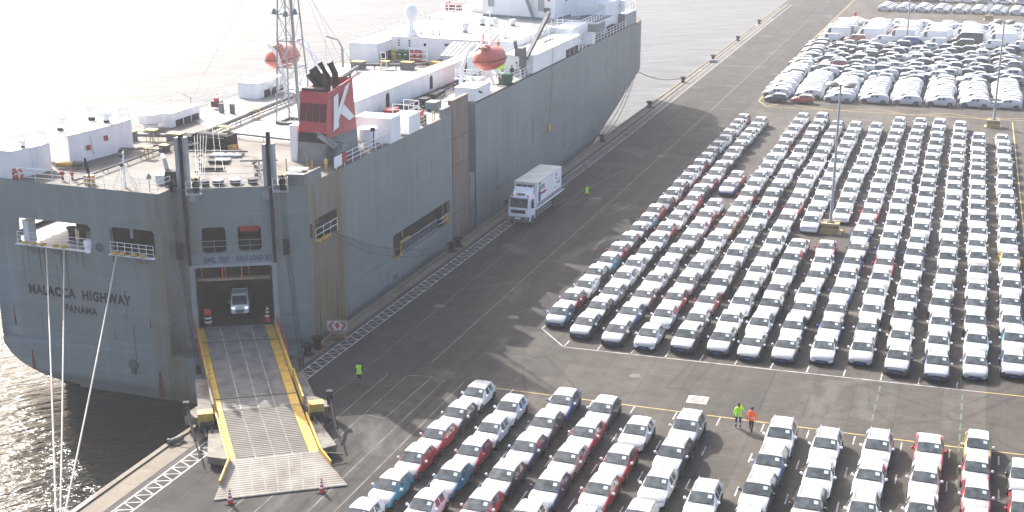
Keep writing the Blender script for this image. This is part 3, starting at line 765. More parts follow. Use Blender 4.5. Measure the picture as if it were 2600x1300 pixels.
# ---- the large middle block
XF = [-29.95, -27.3, -24.45, -21.85, -19.1, -16.45, -14.05, -11.5, -8.8, -6.15, -3.45, -.7, 2.1, 4.7]
XB = [-29.7, -27.15, -24.7, -22.2, -19.6, -17.1, -14.65, -11.85, -9.2, -6.6, -4.05, -1.3, .95, 4.0]
Y0 = [94.9, 93.2, 92.4, 92.5, 92.6, 93.2, 93.0, 93.2, 94.0, 94.6, 93.6, 93.4, 94.5, 95.8]
Y1 = [184, 183.5, 152, 187, 186, 184, 185, 185, 187, 188, 189, 189, 181.5, 183.5]
PIT = [3.66, 4.03, 4.4] + [4.5]*11
FIRST = {0: ['teal', 'red', 'white', 'black', 'teal', 'red', 'black', 'black', 'teal', 'red', 'black', 'white', 'black', 'white', 'white', 'red'],
         1: ['black', 'black', 'silver', 'white', 'white', 'black', 'white', 'red', 'white', 'white', 'red', 'grey', 'red'],
         2: ['black', 'blue', 'brown', 'white', 'silver', 'black', 'grey', 'white', 'orange', 'white', 'brown'],
         3: ['white', 'white', 'orange', 'rose', 'white', 'silver', 'white', 'orange', 'orange', 'white', 'red', 'white'],
         4: ['black', 'black', 'red', 'black', 'grey', 'white', 'white', 'black', 'white', 'white', 'black'],
         5: ['grey', 'white', 'white', 'black', 'white', 'black', 'white'], 6: ['black', 'white', 'black', 'black', 'white', 'black'],
         7: ['grey', 'black', 'black', 'white', 'black', 'white', 'red'], 8: ['white', 'blue', 'black', 'blue', 'white', 'blue', 'navy', 'blue', 'white', 'red'],
         9: ['silver', 'black', 'white', 'white', 'white', 'red', 'blue', 'white'], 10: ['grey', 'white', 'black', 'white', 'white', 'white', 'blue'],
         11: ['navy', 'white', 'white', 'black', 'white', 'grey', 'white'], 12: ['silver', 'white', 'black', 'black', 'white', 'white'], 13: ['navy', 'teal', 'white', 'navy', 'white', 'white', 'yellow']}
TYP = {0: ['city']*40, 1: ['hatch', 'hatch', 'hatch', 'estate', 'hatch'], 2: ['hatch', 'hatch', 'saloon', 'saloon'], 3: ['hatch', 'hatch', 'hatch', 'estate'], 4: ['suv', 'hatch', 'hatch', 'suv', 'estate'],
       5: ['estate', 'saloon', 'estate'], 6: ['saloon', 'estate', 'suv'], 7: ['saloon', 'estate', 'saloon'], 8: ['saloon', 'estate', 'hatch'], 9: ['estate', 'estate', 'saloon'], 10: ['suv', 'estate', 'suv'],
       11: ['suv', 'estate', 'estate'], 12: ['saloon', 'suv', 'suv', 'saloon'], 13: ['saloon', 'suv', 'estate']}
GRP = 'film-topped cars in the large block of lanes'
mid = []
for ci in range(14):
    n = 0; y = Y0[ci]
    while True:
        key = TYP[ci][n % len(TYP[ci])]; L = CARS[key]['L']
        yc = y + L/2
        if yc + L/2 > Y1[ci] + 1.0: break
        X = XF[ci] + (XB[ci] - XF[ci])*(yc - 93)/91
        gap = (ci == 7 and 125.5 < yc < 133.0) or (ci == 2 and 138.5 < yc < 141.5) or (ci == 6 and 124.8 < yc < 127.5)
        if not gap:
            fc = FIRST[ci]
            if n < len(fc): col = fc[n]
            else:
                w = [('white', 4), ('black', 3), ('grey', 1), ('silver', 1.2), ('red', 1.0), ('blue', .8), ('navy', .5)] if ci < 6 else [('white', 12), ('black', 1.0), ('grey', .5), ('silver', 1), ('blue', .3), ('red', .1)]
                col = random.choices([a for a, b in w], [b for a, b in w])[0]
            mid.append((ci, n, key, col, X + random.uniform(-.11, .11), yc))
        n += 1; y += PIT[ci] if ci else random.uniform(3.6, 3.75)
NN = sum(len(c) for _, _, c in NEAR)
mid.sort(key=lambda q: q[5])
keep = mid[:300 - NN]; rest = mid[300 - NN:]
for ci, n, key, col, x, y in keep:
    lod = 0 if y < 104 else (1 if y < 128 else 2)
    lab = f"{cw(col)} {TYPEWORD[key]}, {ORD[n]} from the front, {ORD[ci]} lane from the ship, large block"
    place_car(key, col, x, y + random.uniform(-.12, .12), R(random.uniform(-1.8, 1.8)), lab, GRP, lod)

# ---- many far cars as one mass each (more than 300 cars are already things)
def mass(name, items, label, kind='stuff'):
    """items: (typedict, rgb name, x, y, rz, covered) joined into one mesh by colour"""
    buf = {}
    for d, col, x, y, rz in items:
        Mx = Matrix.Translation((x, y, .004)) @ Matrix.Rotation(rz, 4, 'Z')
        sp = d['sp']; parts = [(d['body'], Matrix.Identity(4))]
        for kk in ('windscreen', 'rear_window', 'window_flap', 'paper_note'):
            if d.get(kk): parts.append((d[kk], Matrix.Identity(4)))
        for kk in ('side_window', 'mirror'):
            for me in d.get(kk, []): parts.append((me, Matrix.Identity(4)))
        for fy in sp['wb']:
            for s in (1, -1):
                T = Matrix.Translation((s*(sp['W']/2 - .07 + (0 if 'windscreen' in d else .085)), -sp['L']/2 + fy*sp['L'], sp['wr']))
                parts.append((d['tyre'], T)); parts.append((d['rim'], T))
        for me, T in parts:
            for pm in range(len(me.materials)):
                mt = me.materials[pm]; key = (mt.name, col if mt.name == 'car_paint' else '')
                b = buf.setdefault(key, ([], [], mt)); MM = Mx @ T
                idx = {}
                for p in me.polygons:
                    if p.material_index != pm: continue
                    f = []
                    for v in p.vertices:
                        if v not in idx: idx[v] = len(b[0]); b[0].append(MM @ me.vertices[v].co)
                        f.append(idx[v])
                    b[1].append(f)
    V, F, MI, mats = [], [], [], []
    for (mn, col), (v, f, mt) in buf.items():
        if mn == 'car_paint':
            mt = bpy.data.materials.get('car_paint_' + col) or mat('car_paint_' + col, PAINT[col], .28, coat=.6)
        n = len(V); V += v; F += [tuple(i + n for i in q) for q in f]; MI += [len(mats)]*len(f); mats.append(mt)
    me = bpy.data.meshes.new(name); me.from_pydata(V, [], F)
    for m_ in mats: me.materials.append(m_)
    me.polygons.foreach_set('material_index', MI); me.polygons.foreach_set('use_smooth', [True]*len(F)); me.set_sharp_from_angle(angle=R(32)); me.update()
    return link(name, me, None, kind, label)
if rest:
    tag(mass('parked_cars', [(CM[k], c, x, y, 0.0) for _, _, k, c, x, y in rest], ''), 'farthest film-topped cars at the back of the large block of lanes', 'cars')

# ---- far block: cars side-on, noses towards the ship
LEFT = R(-90); RIGHT = R(90)
XC = [-28.35, -23.75, -19.0, -14.3, -9.6, -4.75, .1, 4.85]
far = []
GC = 'white covered cars in the far block'
for ci, xc in enumerate(XC):
    random.seed(100 + ci)
    ybase = 201.6 + .11*(xc + 28) + (1.9 if ci < 2 else 0)
    nrow = 0; y = ybase
    while y < 263:
        dx = -.028*(y - 201) if ci == 0 else -.016*(y - 201)
        if ci == 0: dx = max(dx, -.45)
        q = (y - ybase)
        cov = q < 17 + 2*math.sin(ci*2.1) or (20 < q < 29 and ci < 6 and nrow % 3) or (ci > 4 and q < 9) or (18 < q < 22 and ci >= 5)
        xx = xc + dx + random.uniform(-.30, .30) + (1.25*math.sin(nrow*1.7 + ci*2.3) if y > 224 and 0 < ci else 0)
        if cov and nrow < 8 and not (nrow in (5, 7) and (ci + nrow) % 3 == 0):
            lab = f"white covered car, {ORD[nrow]} from the front, {ORD[ci]} stack from the left, far block"
            place_car('suv', 'white', xx, y, LEFT + R(random.uniform(-1, 1)), lab, GC, 1 if nrow > 1 else 0, 'covered_car', 'covered car', CC)
        else:
            r_ = random.random()
            if cov and r_ < .62: far.append((CC, 'white', xx, y, LEFT))
            else:
                k = random.choice(['suv', 'estate', 'hatch', 'suv', 'saloon']); c = random.choices(['black', 'white', 'grey', 'navy', 'silver', 'red', 'brown'], [5, 3, 1.5, 1.6, 1.5, .35, .3])[0]
                far.append((CM[k], c, xx, y, LEFT))
        nrow += 1; y += random.uniform(2.0, 2.12) + .008*(y - 201)
tag(mass('parked_cars', far, ''), 'rows of side-on cars between the covered cars and the vans', 'cars')
place_car('city', 'navy', -28.05, 199.4, LEFT, 'dark blue city car, leftmost in front of the covered cars', 'small uncovered cars before the covered cars', 0)
place_car('city', 'red', -24.15, 199.6, LEFT, 'red city car in front of the covered cars beside the dark blue one', 'small uncovered cars before the covered cars', 0)
# small vans, then panel vans, then more cars facing the other way
vcol = ['white', 'orange', 'white', 'blue', 'white', 'black', 'white', 'white']
for i, c in enumerate(vcol):
    place_car('minivan', c, -28.0 + 5.0*i, 266.2 + .12*i, LEFT, f"{c} small van, {ORD[i]} from the left in the row before the tall vans", 'small vans before the tall vans', 2, 'small_van', 'van')
GV = 'tall panel vans in the far block'
for ci in range(7):
    for ri in range(6):
        if ri == 5 and ci > 2: continue
        c = 'white'
        if (ci, ri) == (4, 0): c = 'black'
        if (ci, ri) == (6, 0): c = 'navy'
        if (ci, ri) == (2, 2): c = 'orange'
        if (ci, ri) == (0, 1): c = 'grey'
        x = -26.9 + 6.05*ci + random.uniform(-.35, .35) + (.5 if ri % 2 and ci else 0); y = 270.6 + .2*ci + 3.0*ri
        place_car('van', c, x, y, LEFT, f"{cw(c)} tall panel van, {ORD[ri]} back in the {ORD[ci]} van column from the left", GV, 2, 'panel_van', 'van')
far = []
for ri, y in enumerate((291.5, 294.0, 296.6)):
    for ci in range(9):
        x = -27.5 + 4.7*ci + 1.3*ri
        if y < 292 and ci < 1: continue
        far.append((CC, 'white', x + random.uniform(-.3, .3), y + .1*ci, RIGHT if ri != 1 else LEFT))
for ri, y in enumerate((322.2, 324.9, 327.6, 330.2)):
    for ci in range(9): far.append((CCS, 'white', -21.5 + 4.12*ci + .25*ri, y + .28*ci, RIGHT))
for ri, y in enumerate((344.5, 347)):
    for ci in range(9): far.append((CM['hatch'], random.choice(['silver', 'grey', 'blue', 'white']), -20.5 + 4.2*ci, y + .2*ci, RIGHT))
tag(mass('parked_cars', far, ''), 'white covered cars beyond the vans and along the far aisle', 'cars')
# ------------------------------------------------------------------ the ship
D = 12.25
ship = thing('car_carrier', 'grey car carrier moored at the quay, red funnel with white K, stern ramp lowered', 'ship', (-59.6, 81.0, WZ))
FA = R(28); FU = Vector((math.cos(FA), math.sin(FA), 0)); FN = Vector((math.sin(FA), -math.cos(FA), 0)); FP = Vector((-48.8, 86.4, 0))
def fpt(s, z, out=0.0): return FP + FU*s + FN*out + Vector((0, 0, z))
def wall(mb, p0, ang, length, z0, z1, holes, depth=.35, m=0):
    """vertical wall with rounded rectangular openings and their reveals. hole = (s0, s1, za, zb, radius)"""
    u = Vector((math.cos(ang), math.sin(ang), 0)); n = Vector((math.sin(ang), -math.cos(ang), 0)); p0 = Vector((*p0, 0))
    P = lambda s, z, o=0.0: p0 + u*s + Vector((0, 0, z)) + n*o
    S = sorted({0, length} | {h[0] for h in holes} | {h[1] for h in holes}); Z = sorted({z0, z1} | {h[2] for h in holes} | {h[3] for h in holes})
    for i in range(len(S) - 1):
        for j in range(len(Z) - 1):
            cs, cz = (S[i] + S[i+1])/2, (Z[j] + Z[j+1])/2
            if any(h[0] < cs < h[1] and h[2] < cz < h[3] for h in holes): continue
            mb.face([P(S[i], Z[j]), P(S[i+1], Z[j]), P(S[i+1], Z[j+1]), P(S[i], Z[j+1])], m)
    for s0, s1, za, zb, r in holes:
        out = []
        for cx, cz, a0 in ((s1 - r, zb - r, 0), (s0 + r, zb - r, 90), (s0 + r, za + r, 180), (s1 - r, za + r, 270)):
            arc = [(cx + r*math.cos(R(a0 + 15*k)), cz + r*math.sin(R(a0 + 15*k))) for k in range(7)]
            corner = (s1 if a0 in (0, 270) else s0, zb if a0 in (0, 90) else za)
            for a, b in zip(arc, arc[1:]): mb.face([P(*corner), P(*a), P(*b)], m)
            out += arc
        k = len(out)
        for i in range(k):
            a, b = out[i], out[(i+1) % k]
            mb.face([P(*a), P(*b), P(*b, -depth), P(*a, -depth)], m)
    return P
def room(name, P, s0, s1, z0, z1, d0, d1, mats, open_left=False):
    mb = MB()
    A = lambda s, d, z: P(s, z, -d)
    mb.face([A(s0, d0, z0), A(s1, d0, z0), A(s1, d1, z0), A(s0, d1, z0)], 1)
    mb.face([A(s0, d0, z1), A(s0, d1, z1), A(s1, d1, z1), A(s1, d0, z1)])
    mb.face([A(s0, d1, z0), A(s1, d1, z0), A(s1, d1, z1), A(s0, d1, z1)])
    if not open_left: mb.face([A(s0, d0, z0), A(s0, d1, z0), A(s0, d1, z1), A(s0, d0, z1)])
    mb.face([A(s1, d0, z0), A(s1, d0, z1), A(s1, d1, z1), A(s1, d1, z0)])
    return mb.build(name, mats, ship)
hull = MB()
TR = [(2.55, 9.4, 7.2, 9.3, .38), (11.15, 15.1, 7.2, 9.35, .38)]
PT = wall(hull, (-72, 81), 0, 15.75, -.6, D + .02, TR)
# lower transom with the rounded port bilge, ledge of the ramp recess
bil = [(-72, -.6), (-72.0, -1.4), (-71.4, -2.2), (-70.6, -2.85), (-69.6, -3.3), (-68.3, -3.75), (-66.8, -4.0), (-65, -4.1), (-65, -5.2)]
hull.face([(x, 81, z) for x, z in bil] + [(-53.8, 81, -5.2), (-53.8, 81, -.6)])
hull.face([(-56.25, 81, -.6), (-53.8, 81, -.6), (-47.2, 84.5, -.6), (-47.2, 87.3, -.6), tuple(fpt(-8.45, -.6))])
hull.face([(-53.8, 81, -5.2), (-47.2, 84.5, -5.2), (-47.2, 84.5, -.6), (-53.8, 81, -.6)])
hull.face([(-47.2, 84.5, -5.2), (-47.2, 87.3, -5.2), (-47.2, 87.3, -.6), (-47.2, 84.5, -.6)])
e0 = fpt(-8.45, 0)
hull.face([(-56.25, 81, -.6), (e0.x, e0.y, -.6), (e0.x, e0.y, D + .02), (-56.25, 81, D + .02)])
FH = [(2.13, 3.93, 7.15, 9.2, .32), (4.83, 6.6, 7.2, 9.23, .32), (1.45, 7.28, 1.05, 6.0, .35)]
PF = wall(hull, (e0.x, e0.y), FA, 10.27, -.6, D + .02, FH)
SH = [(.9, 4.75, 7.35, 9.25, .25), (-.05 + .15, .62, 7.9, 9.1, .12), (15.3, 28.7, 1.65, 3.95, .3)]
PS = wall(hull, (-47.2, 87.23), R(90), 29.4, -5.2, D + .02, SH)
# trunk recess
hull.face([(-47.2, 116.63, -5.2), (-48.3, 116.63, -5.2), (-48.3, 116.63, D), (-47.2, 116.63, D)])
hull.face([(-48.3, 116.63, -5.2), (-48.3, 123.1, -5.2), (-48.3, 123.1, D), (-48.3, 116.63, D)])
hull.face([(-48.3, 123.1, -5.2), (-47.2, 123.1, -5.2), (-47.2, 123.1, D), (-48.3, 123.1, D)])
hull.face([(-47.2, 123.1, -5.2), (-47.2, 150, -5.2), (-47.2, 150, D + .02), (-47.2, 123.1, D + .02)])
PP = wall(hull, (-72, 200), R(-90), 119, -.6, D + .02, [(108, 117.5, 7.3, 9.6, .3)])
hull.face([(-72, 81, -.6), (-72, 200, -.6), (-72, 200, -5.2), (-65, 200, -5.2), (-65, 81, -5.2)])
# bow
rows = []
for z in (-5.2, -2, 1.5, 5.1, 8.5, D + .02):
    yb = 190 if z >= 5.1 else 190 - (5.1 - z)*4.2
    tip = yb + (13 if z > 5 else 20); r_ = [(-47.2, 150, z)]
    for k in range(0, 19):
        a = R(10*k)
        r_.append((-59.6 + 12.4*math.cos(a), yb + (tip - yb)*math.sin(a), z))
    r_.append((-72, 150, z)); rows.append(r_)
hull.grid(rows)
h_o = hull.build('hull', M['hull'], ship, smooth=25)
mb = MB()
top = [(-72, 81), (-56.25, 81), (e0.x, e0.y), (-47.2, 87.23), (-47.2, 116.63), (-48.3, 116.63), (-48.3, 123.1), (-47.2, 123.1), (-47.2, 190)] + [(-59.6 + 12.4*math.cos(R(15*k)), 190 + 13*math.sin(R(15*k))) for k in range(1, 12)] + [(-72, 190)]
mb.face([(x, y, D) for x, y in top])
mb.build('main_deck', M['deck'], ship)
# interiors seen through the openings
M['lit_inner'] = mat('lit_interior', (.40, .37, .33), .6, var=.25, scale=1)  # lighter interior colour carries the daylight seen in the open rooms
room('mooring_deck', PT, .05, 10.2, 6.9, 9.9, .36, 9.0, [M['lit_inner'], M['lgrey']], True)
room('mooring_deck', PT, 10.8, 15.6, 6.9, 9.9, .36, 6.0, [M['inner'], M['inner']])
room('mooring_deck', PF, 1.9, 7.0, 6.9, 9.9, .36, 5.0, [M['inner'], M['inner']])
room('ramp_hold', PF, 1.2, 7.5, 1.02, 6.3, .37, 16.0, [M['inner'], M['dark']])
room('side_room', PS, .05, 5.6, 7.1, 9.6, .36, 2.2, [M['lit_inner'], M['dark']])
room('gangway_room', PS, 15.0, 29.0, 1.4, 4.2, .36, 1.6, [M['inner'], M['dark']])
# names and marks on the plating (flat print)
LT = mat('lettering', (.018, .021, .026), .7)
text_mesh('ship_name', 'MALACCA  HIGHWAY', 1.04, LT, ship, (-68.95, 80.985, 3.18), ROT_T, 0, .045, xs=.82, space=1.14)
text_mesh('home_port', 'PANAMA', .86, LT, ship, (-65.65, 80.985, 1.98), ROT_T, 0, .03, xs=.78, space=1.12)
RF = Matrix.Rotation(FA, 3, 'Z') @ ROT_T
M['patchgrey'] = mat('door_panel_grey', (.27, .31, .33), .6, var=.08, scale=1)
mb = MB(); mb.face([fpt(-7.3, 6.15, .012), fpt(-.6, 6.15, .012), fpt(-.6, 7.05, .012), fpt(-7.3, 7.05, .012)]); mb.build('door_panel', M['patchgrey'], ship)
text_mesh('load_mark', 'SWL  70T', .56, LT, ship, fpt(-6.3, 6.42, .024), RF, 0, .02, xs=.82)
text_mesh('load_mark', 'AXLE LOAD 35T', .56, LT, ship, fpt(-3.85, 6.48, .024), RF, 0, .02, xs=.68)
RS = Matrix.Rotation(R(90), 3, 'Z') @ ROT_T
text_mesh('tug_mark', 'TUG', .62, LT, ship, (-47.185, 102.05, -.10), RS, 0, .03)
mb = MB(); mb.box(-47.2, -47.185, 101.2, 101.28, .15, .85); mb.box(-47.2, -47.184, 101.2, 101.75, .86, .94); mb.box(-47.2, -47.185, 104.3, 104.38, -1.2, -.3); mb.build('tug_mark', LT, ship)
# rust wedges and run-off below fittings
for x, zt, zb, w in ((-70.6, 1.9, .2, .16), (-69.3, -1.7, -3.4, .26), (-57.4, -2.0, -4.25, .42), (-57.9, 2.6, 1.5, .10), (-61.2, .9, .2, .06)):
    mb = MB(); mb.face([(x - w*.25, 80.992, zt), (x + w*.25, 80.992, zt), (x + w*.8, 80.992, zb), (x - w*.6, 80.992, zb)]); mb.build('rust_streak', M['rust'], ship)
for y, zt, zb, w in ((88.4, 2.9, .2, .16), (91.4, 3.7, .1, .2), (141.2, 8.0, 4.2, .12), (129.3, 5.3, 2.9, .1), (131.8, 5.5, 4.2, .06), (158, 5.2, 3.0, .1)):
    mb = MB(); mb.face([(-47.19, y - w*.2, zt), (-47.19, y + w*.2, zt), (-47.19, y + w*.8, zb), (-47.19, y - w*.6, zb)]); mb.build('rust_streak', M['rust'], ship)
random.seed(5)
M['rust_thin'] = mat('thin_rust_run', (.17, .145, .10), .8, var=.2, scale=2, stretch=(2, 2, .2), dirt=(.15, .14, .115))
for k in range(26):
    onw_ = k < 17
    x = random.choice((random.uniform(-69.2, -62.6), random.uniform(-61, -56.6), random.uniform(-71.5, -57))) ; zt = 7.1 if k % 3 else random.uniform(1, 6); ln = random.uniform(.8, 3.6); w = random.uniform(.03, .09)
    mb = MB()
    if onw_: mb.face([(x - w, 80.994, zt), (x + w, 80.994, zt), (x + w*.5, 80.994, zt - ln), (x - w*.4, 80.994, zt - ln)])
    else:
        y = random.choice((random.uniform(88, 93), random.uniform(100, 116), random.uniform(124, 175))); zt = random.uniform(4, 11.5)
        mb.face([(-47.192, y - w, zt), (-47.192, y + w, zt), (-47.192, y + w*.5, zt - ln), (-47.192, y - w*.4, zt - ln)])
    mb.build('rust_streak', M['rust_thin'], ship)
# fittings on the transom: fairlead, overboard disc
mb = MB(); mb.lathe((-61.85, 80.99, 7.65), [(.30, .0), (.34, .10), (.24, .14), (.18, .05), (0, .04)], 14, 0, (0, -1, 0)); mb.build('fairlead', M['pipe'], ship, smooth=40)
mb = MB(); mb.lathe((-59.75, 80.99, -1.75), [(.46, 0), (.46, .05), (.42, .06), (0, .06)], 18, 0, (0, -1, 0)); mb.box(-59.95, -59.55, 80.86, 80.99, -2.5, -2.0); mb.build('discharge_disc', M['pipe'], ship)
for s in (-6.73, -1.18):
    mb = MB(); mb.lathe(fpt(s, 11.6, .01), [(.36, 0), (.40, .10), (.30, .14), (.22, .05), (0, .04)], 14, 0, FN); mb.build('fairlead', M['lgrey'], ship, smooth=40)
mb = MB(); mb.lathe((-47.2, 88.3 + .3, 9.05), [(.16, 0), (.18, .06), (0, .06)], 10, 0, (1, 0, 0)); mb.build('fairlead', M['pipe'], ship)

# ---- rails
def railing(pts, h=1.05, n=3, step=1.5, r=.022, m='white', name='railing', parent=None):
    mb = MB(); pts = [Vector(p) for p in pts]
    for a, b in zip(pts, pts[1:]):
        k = max(1, round((b - a).length/step))
        for i in range(k + 1):
            p = a.lerp(b, i/k); mb.tube([p, p + Vector((0, 0, h))], r*1.1, 4)
        for j in range(n):
            z = Vector((0, 0, h*(j + 1)/n)); mb.tube([a + z, b + z], r, 4)
    return mb.build(name, M[m], parent or ship)
railing([(-71.9, 81.12, D), (-56.35, 81.12, D), (e0.x + .05, e0.y + .15, D)])
railing([fpt(-6.3, D, -.12), fpt(-1.6, D, -.12)])
railing([(-71.85, 84, D), (-71.85, 190, D)], step=2.2)
railing([(-47.32, 92.4, D), (-47.32, 99.8, D)], r=.032)
railing([(-47.32, 99.8, D), (-47.32, 102.4, D)])
railing([(-47.32, 109.3, D), (-47.32, 112.4, D)]); railing([(-47.32, 137.5, D), (-47.32, 141.3, D)], r=.03)
railing([(-47.32, 159.8, D), (-47.32, 166.5, D)], r=.035); railing([(-47.32, 167, D), (-47.32, 182.6, D)], r=.035)
# rails and shelf in the openings
for s0, s1, ang, z in ((2.6, 9.3, 0, 7.2), (11.2, 15.0, 0, 7.2)):
    mb = MB(); P = PT
    for zz in (.35, .7, 1.0): mb.tube([P(s0, z + zz, .12), P(s1, z + zz, .12)], .022, 4)
    k = 6
    for i in range(k + 1): mb.tube([P(s0 + (s1 - s0)*i/k, z, .12), P(s0 + (s1 - s0)*i/k, z + 1.0, .12)], .026, 4)
    mb.beam(P(s0 - .1, z + .02, .16), P(s1 + .1, z + .02, .16), .34, .06)
    mb.build('window_rail', M['white'], ship)
for s0, s1 in ((2.16, 3.9), (4.86, 6.57)):
    mb = MB()
    for zz in (.45, .9): mb.tube([PF(s0, 7.2 + zz, -.1), PF(s1, 7.2 + zz, -.1)], .024, 4)
    mb.tube([PF((s0 + s1)/2, 7.15, -.1), PF((s0 + s1)/2, 8.1, -.1)], .024, 4); mb.build('window_rail', M['lgrey'], ship)
mb = MB()
for zz in (.5, 1.0): mb.tube([PS(1.0, 7.45 + zz, .02), PS(4.7, 7.45 + zz, .02)], .026, 4)
for s in (1.0, 2.3, 3.5, 4.7): mb.tube([PS(s, 7.4, .02), PS(s, 8.45, .02)], .026, 4)
mb.build('window_rail', M['white'], ship)
def roller(P, s, z, o=.25):
    mb = MB(); mb.lathe(P(s, z, o), [(.20, -.10), (.26, -.04), (.26, .03), (.16, .09), (0, .10)], 10, 0, (0, 0, 1)); mb.build('fairlead_roller', M['yellow'], ship, smooth=40)
for s in (3.4, 4.2, 5.1, 6.2, 7.0): roller(PT, s, 7.42)
for s in (11.6, 12.3, 13.3, 14.1): roller(PT, s, 7.40)
for s in (1.2, 1.75, 2.35, 2.95): roller(PS, s, 7.50, .1)
# hawser loops hanging under the openings
def swag(P, a, b, z, drop, n, nm='hawser_loop'):
    for k in range(n):
        mb = MB(); a2, b2 = a + .12*k, b - .1*k
        mb.tube([P(a2 + (b2 - a2)*i/8, z - (drop - .06*k)*4*(i/8)*(1 - i/8), .14) for i in range(9)], .03, 5); mb.build(nm, M['rope_dark'], ship)
swag(PT, 3.3, 5.4, 7.16, .62, 3); swag(PT, 5.6, 7.4, 7.16, .5, 2); swag(PT, 13.1, 14.9, 7.16, .42, 3)
# mooring machinery inside the lit opening
mb = MB()
for s, d in ((5.6, 2.6), (6.4, 2.9)): mb.lathe(PT(s, 6.9, -d), [(.34, 0), (.26, .1), (.26, 1.0), (.38, 1.08), (.38, 1.2), (0, 1.22)], 12)
mb.obox(PT(8.6, 7.5, -4), (1.6, 1.2, 1.2)); mb.obox(PT(4.5, 7.2, -6), (1.2, 1.2, .7)); mb.build('mooring_gear', M['dark'], ship, smooth=40)
mb = MB(); mb.lathe(PT(9.0, 7.0, -.2), [(.30, 0), (.34, .5), (.40, .55), (.40, .95), (.36, 1.0), (0, 1.02)], 14); mb.build('vent_cowl', M['white'], ship, smooth=40)
mb = MB(); mb.obox(PT(3.0, 8.0, -.9), (.5, .9, 1.9)); mb.build('locker', M['white'], ship)
mb = MB(); mb.obox(PF(5.7, 9.0, -1.2), (1.4, 1.4, .7), FA); mb.build('stowed_raft', M['redbox'], ship)
mb = MB(); mb.tube([PT(12.7, 9.3, -.6), PT(12.7, 8.4, -.6)], .12, 8); mb.build('pipe_stub', M['lgrey'], ship)

# ---- ramp door frame and what hangs in it
mb = MB()
for s in (-7.2, -.98): mb.beam(fpt(s, .4, .10), fpt(s, 6.15, .10), .36, .22)
mb.beam(fpt(-7.4, 6.2, .12), fpt(-.78, 6.2, .12), .24, .22)
mb.build('door_frame', M['lgrey'], ship)
mb = MB(); mb.beam(fpt(-6.95, 4.72, -1.2), fpt(-1.15, 4.72, -1.2), .5, .22); mb.build('deck_edge', M['plank_tan'], ship)
for s in (-6.6, -4.8, -3.0, -1.3):
    mb = MB(); mb.beam(fpt(s, 4.8, -1.2), fpt(s, 5.95, -1.2), .08, .08); mb.build('rail_post', M['ochre'], ship)
mb = MB()
for z in (5.1, 5.45, 5.8): mb.tube([fpt(-6.9, z, -1.2), fpt(-1.2, z, -1.2)], .014, 4)
mb.build('wire_rail', M['pipe'], ship)
for s in (-4.95, -3.5):
    mb = MB(); mb.beam(fpt(s, 5.0, -.1), fpt(s, 5.98, -.1), .09, .02); mb.build('warning_strip', M['hot_orange'], ship)
for s in (-6.9, -1.25):
    mb = MB(); mb.beam(fpt(s, 1.05, .05), fpt(s, 5.9, .05), .10, .12); mb.build('door_seal', M['dark'], ship)

# ---- ramp: corners in the world
A0, A1 = Vector((-55.0, 83.05, 1.12)), Vector((-49.95, 85.72, 1.12))
B0, B1 = Vector((-45.35, 69.9, .98)), Vector((-40.75, 72.9, .98))
C0, C1 = Vector((-40.95, 64.15, .80)), Vector((-36.40, 67.20, .80))
E0, E1 = Vector((-39.93, 60.56, .06)), Vector((-33.36, 64.94, .06))
def slab(name, a0, a1, b1, b0, th, m, parent):
    mb = MB(); q = [a0, a1, b1, b0]; mb.face(q); mb.face([p - Vector((0, 0, th)) for p in q][::-1])
    for i in range(4):
        a, b = q[i], q[(i+1) % 4]; mb.face([a, b, b - Vector((0, 0, th)), a - Vector((0, 0, th))][::-1])
    return mb.build(name, m, parent)
def at_ramp(u, v):
    """u across 0..1, v along: 0 hinge, 1 joint, 2 end"""
    if v <= 1: l, r_ = A0.lerp(B0, v), A1.lerp(B1, v)
    else: l, r_ = B0.lerp(C0, v - 1), B1.lerp(C1, v - 1)
    return l.lerp(r_, u)
ramp = MB(); ramp.face([A0 - Vector((0, 0, .45)), A1 - Vector((0, 0, .45)), B1 - Vector((0, 0, .6)), B0 - Vector((0, 0, .6))]); ramp.face([B0 - Vector((0, 0, .6)), B1 - Vector((0, 0, .6)), C1 - Vector((0, 0, .3)), C0 - Vector((0, 0, .3))])
for u0 in (0, 1):
    for v0 in (0, 1):
        ramp.face([at_ramp(u0, v0), at_ramp(u0, v0 + 1), at_ramp(u0, v0 + 1) - Vector((0, 0, .55)), at_ramp(u0, v0) - Vector((0, 0, .55))])
ramp_o = ramp.build('stern_ramp', M['lgrey'], ship)
VV = [0, .18, .86, 1.0, 1.999]
US = [.0, .075, .29, .5, .70, .885, 1.0]
for i, (v0, v1) in enumerate(((0, .20), (.204, .87), (.875, .995), (1.0, 2.0))):
    for j in range(6):
        g0, g1 = (.003 if j else 0), (.003 if j < 5 else 0)
        nm, mm = ('side_strip', M['yellow']) if j in (0, 5) else ('deck_panel', M['rampsteel'] if v0 < 1 else M['rampbar'])
        Z = Vector((0, 0, .03))
        slab(nm, at_ramp(US[j] + g0, v0) + Z, at_ramp(US[j+1] - g1, v0) + Z, at_ramp(US[j+1] - g1, v1) + Z, at_ramp(US[j] + g0, v1) + Z, .06, mm, ramp_o)
for j in (2, 3, 4):
    mb = MB(); Z = Vector((0, 0, .034)); w = .006
    for v0, v1 in ((0, 1), (1.004, 2)): mb.face([at_ramp(US[j] - w, v0) + Z, at_ramp(US[j] + w, v0) + Z, at_ramp(US[j] + w, v1) + Z, at_ramp(US[j] - w, v1) + Z])
    mb.build('lane_line', M['rampline'], ramp_o)
for v in (.202, .8725, .9975):
    mb = MB(); mb.beam(at_ramp(0, v) + Vector((0, 0, .03)), at_ramp(1, v) + Vector((0, 0, .03)), .10, .03); mb.build('hinge_line', M['dark'], ramp_o)
mb = MB(); n = 27
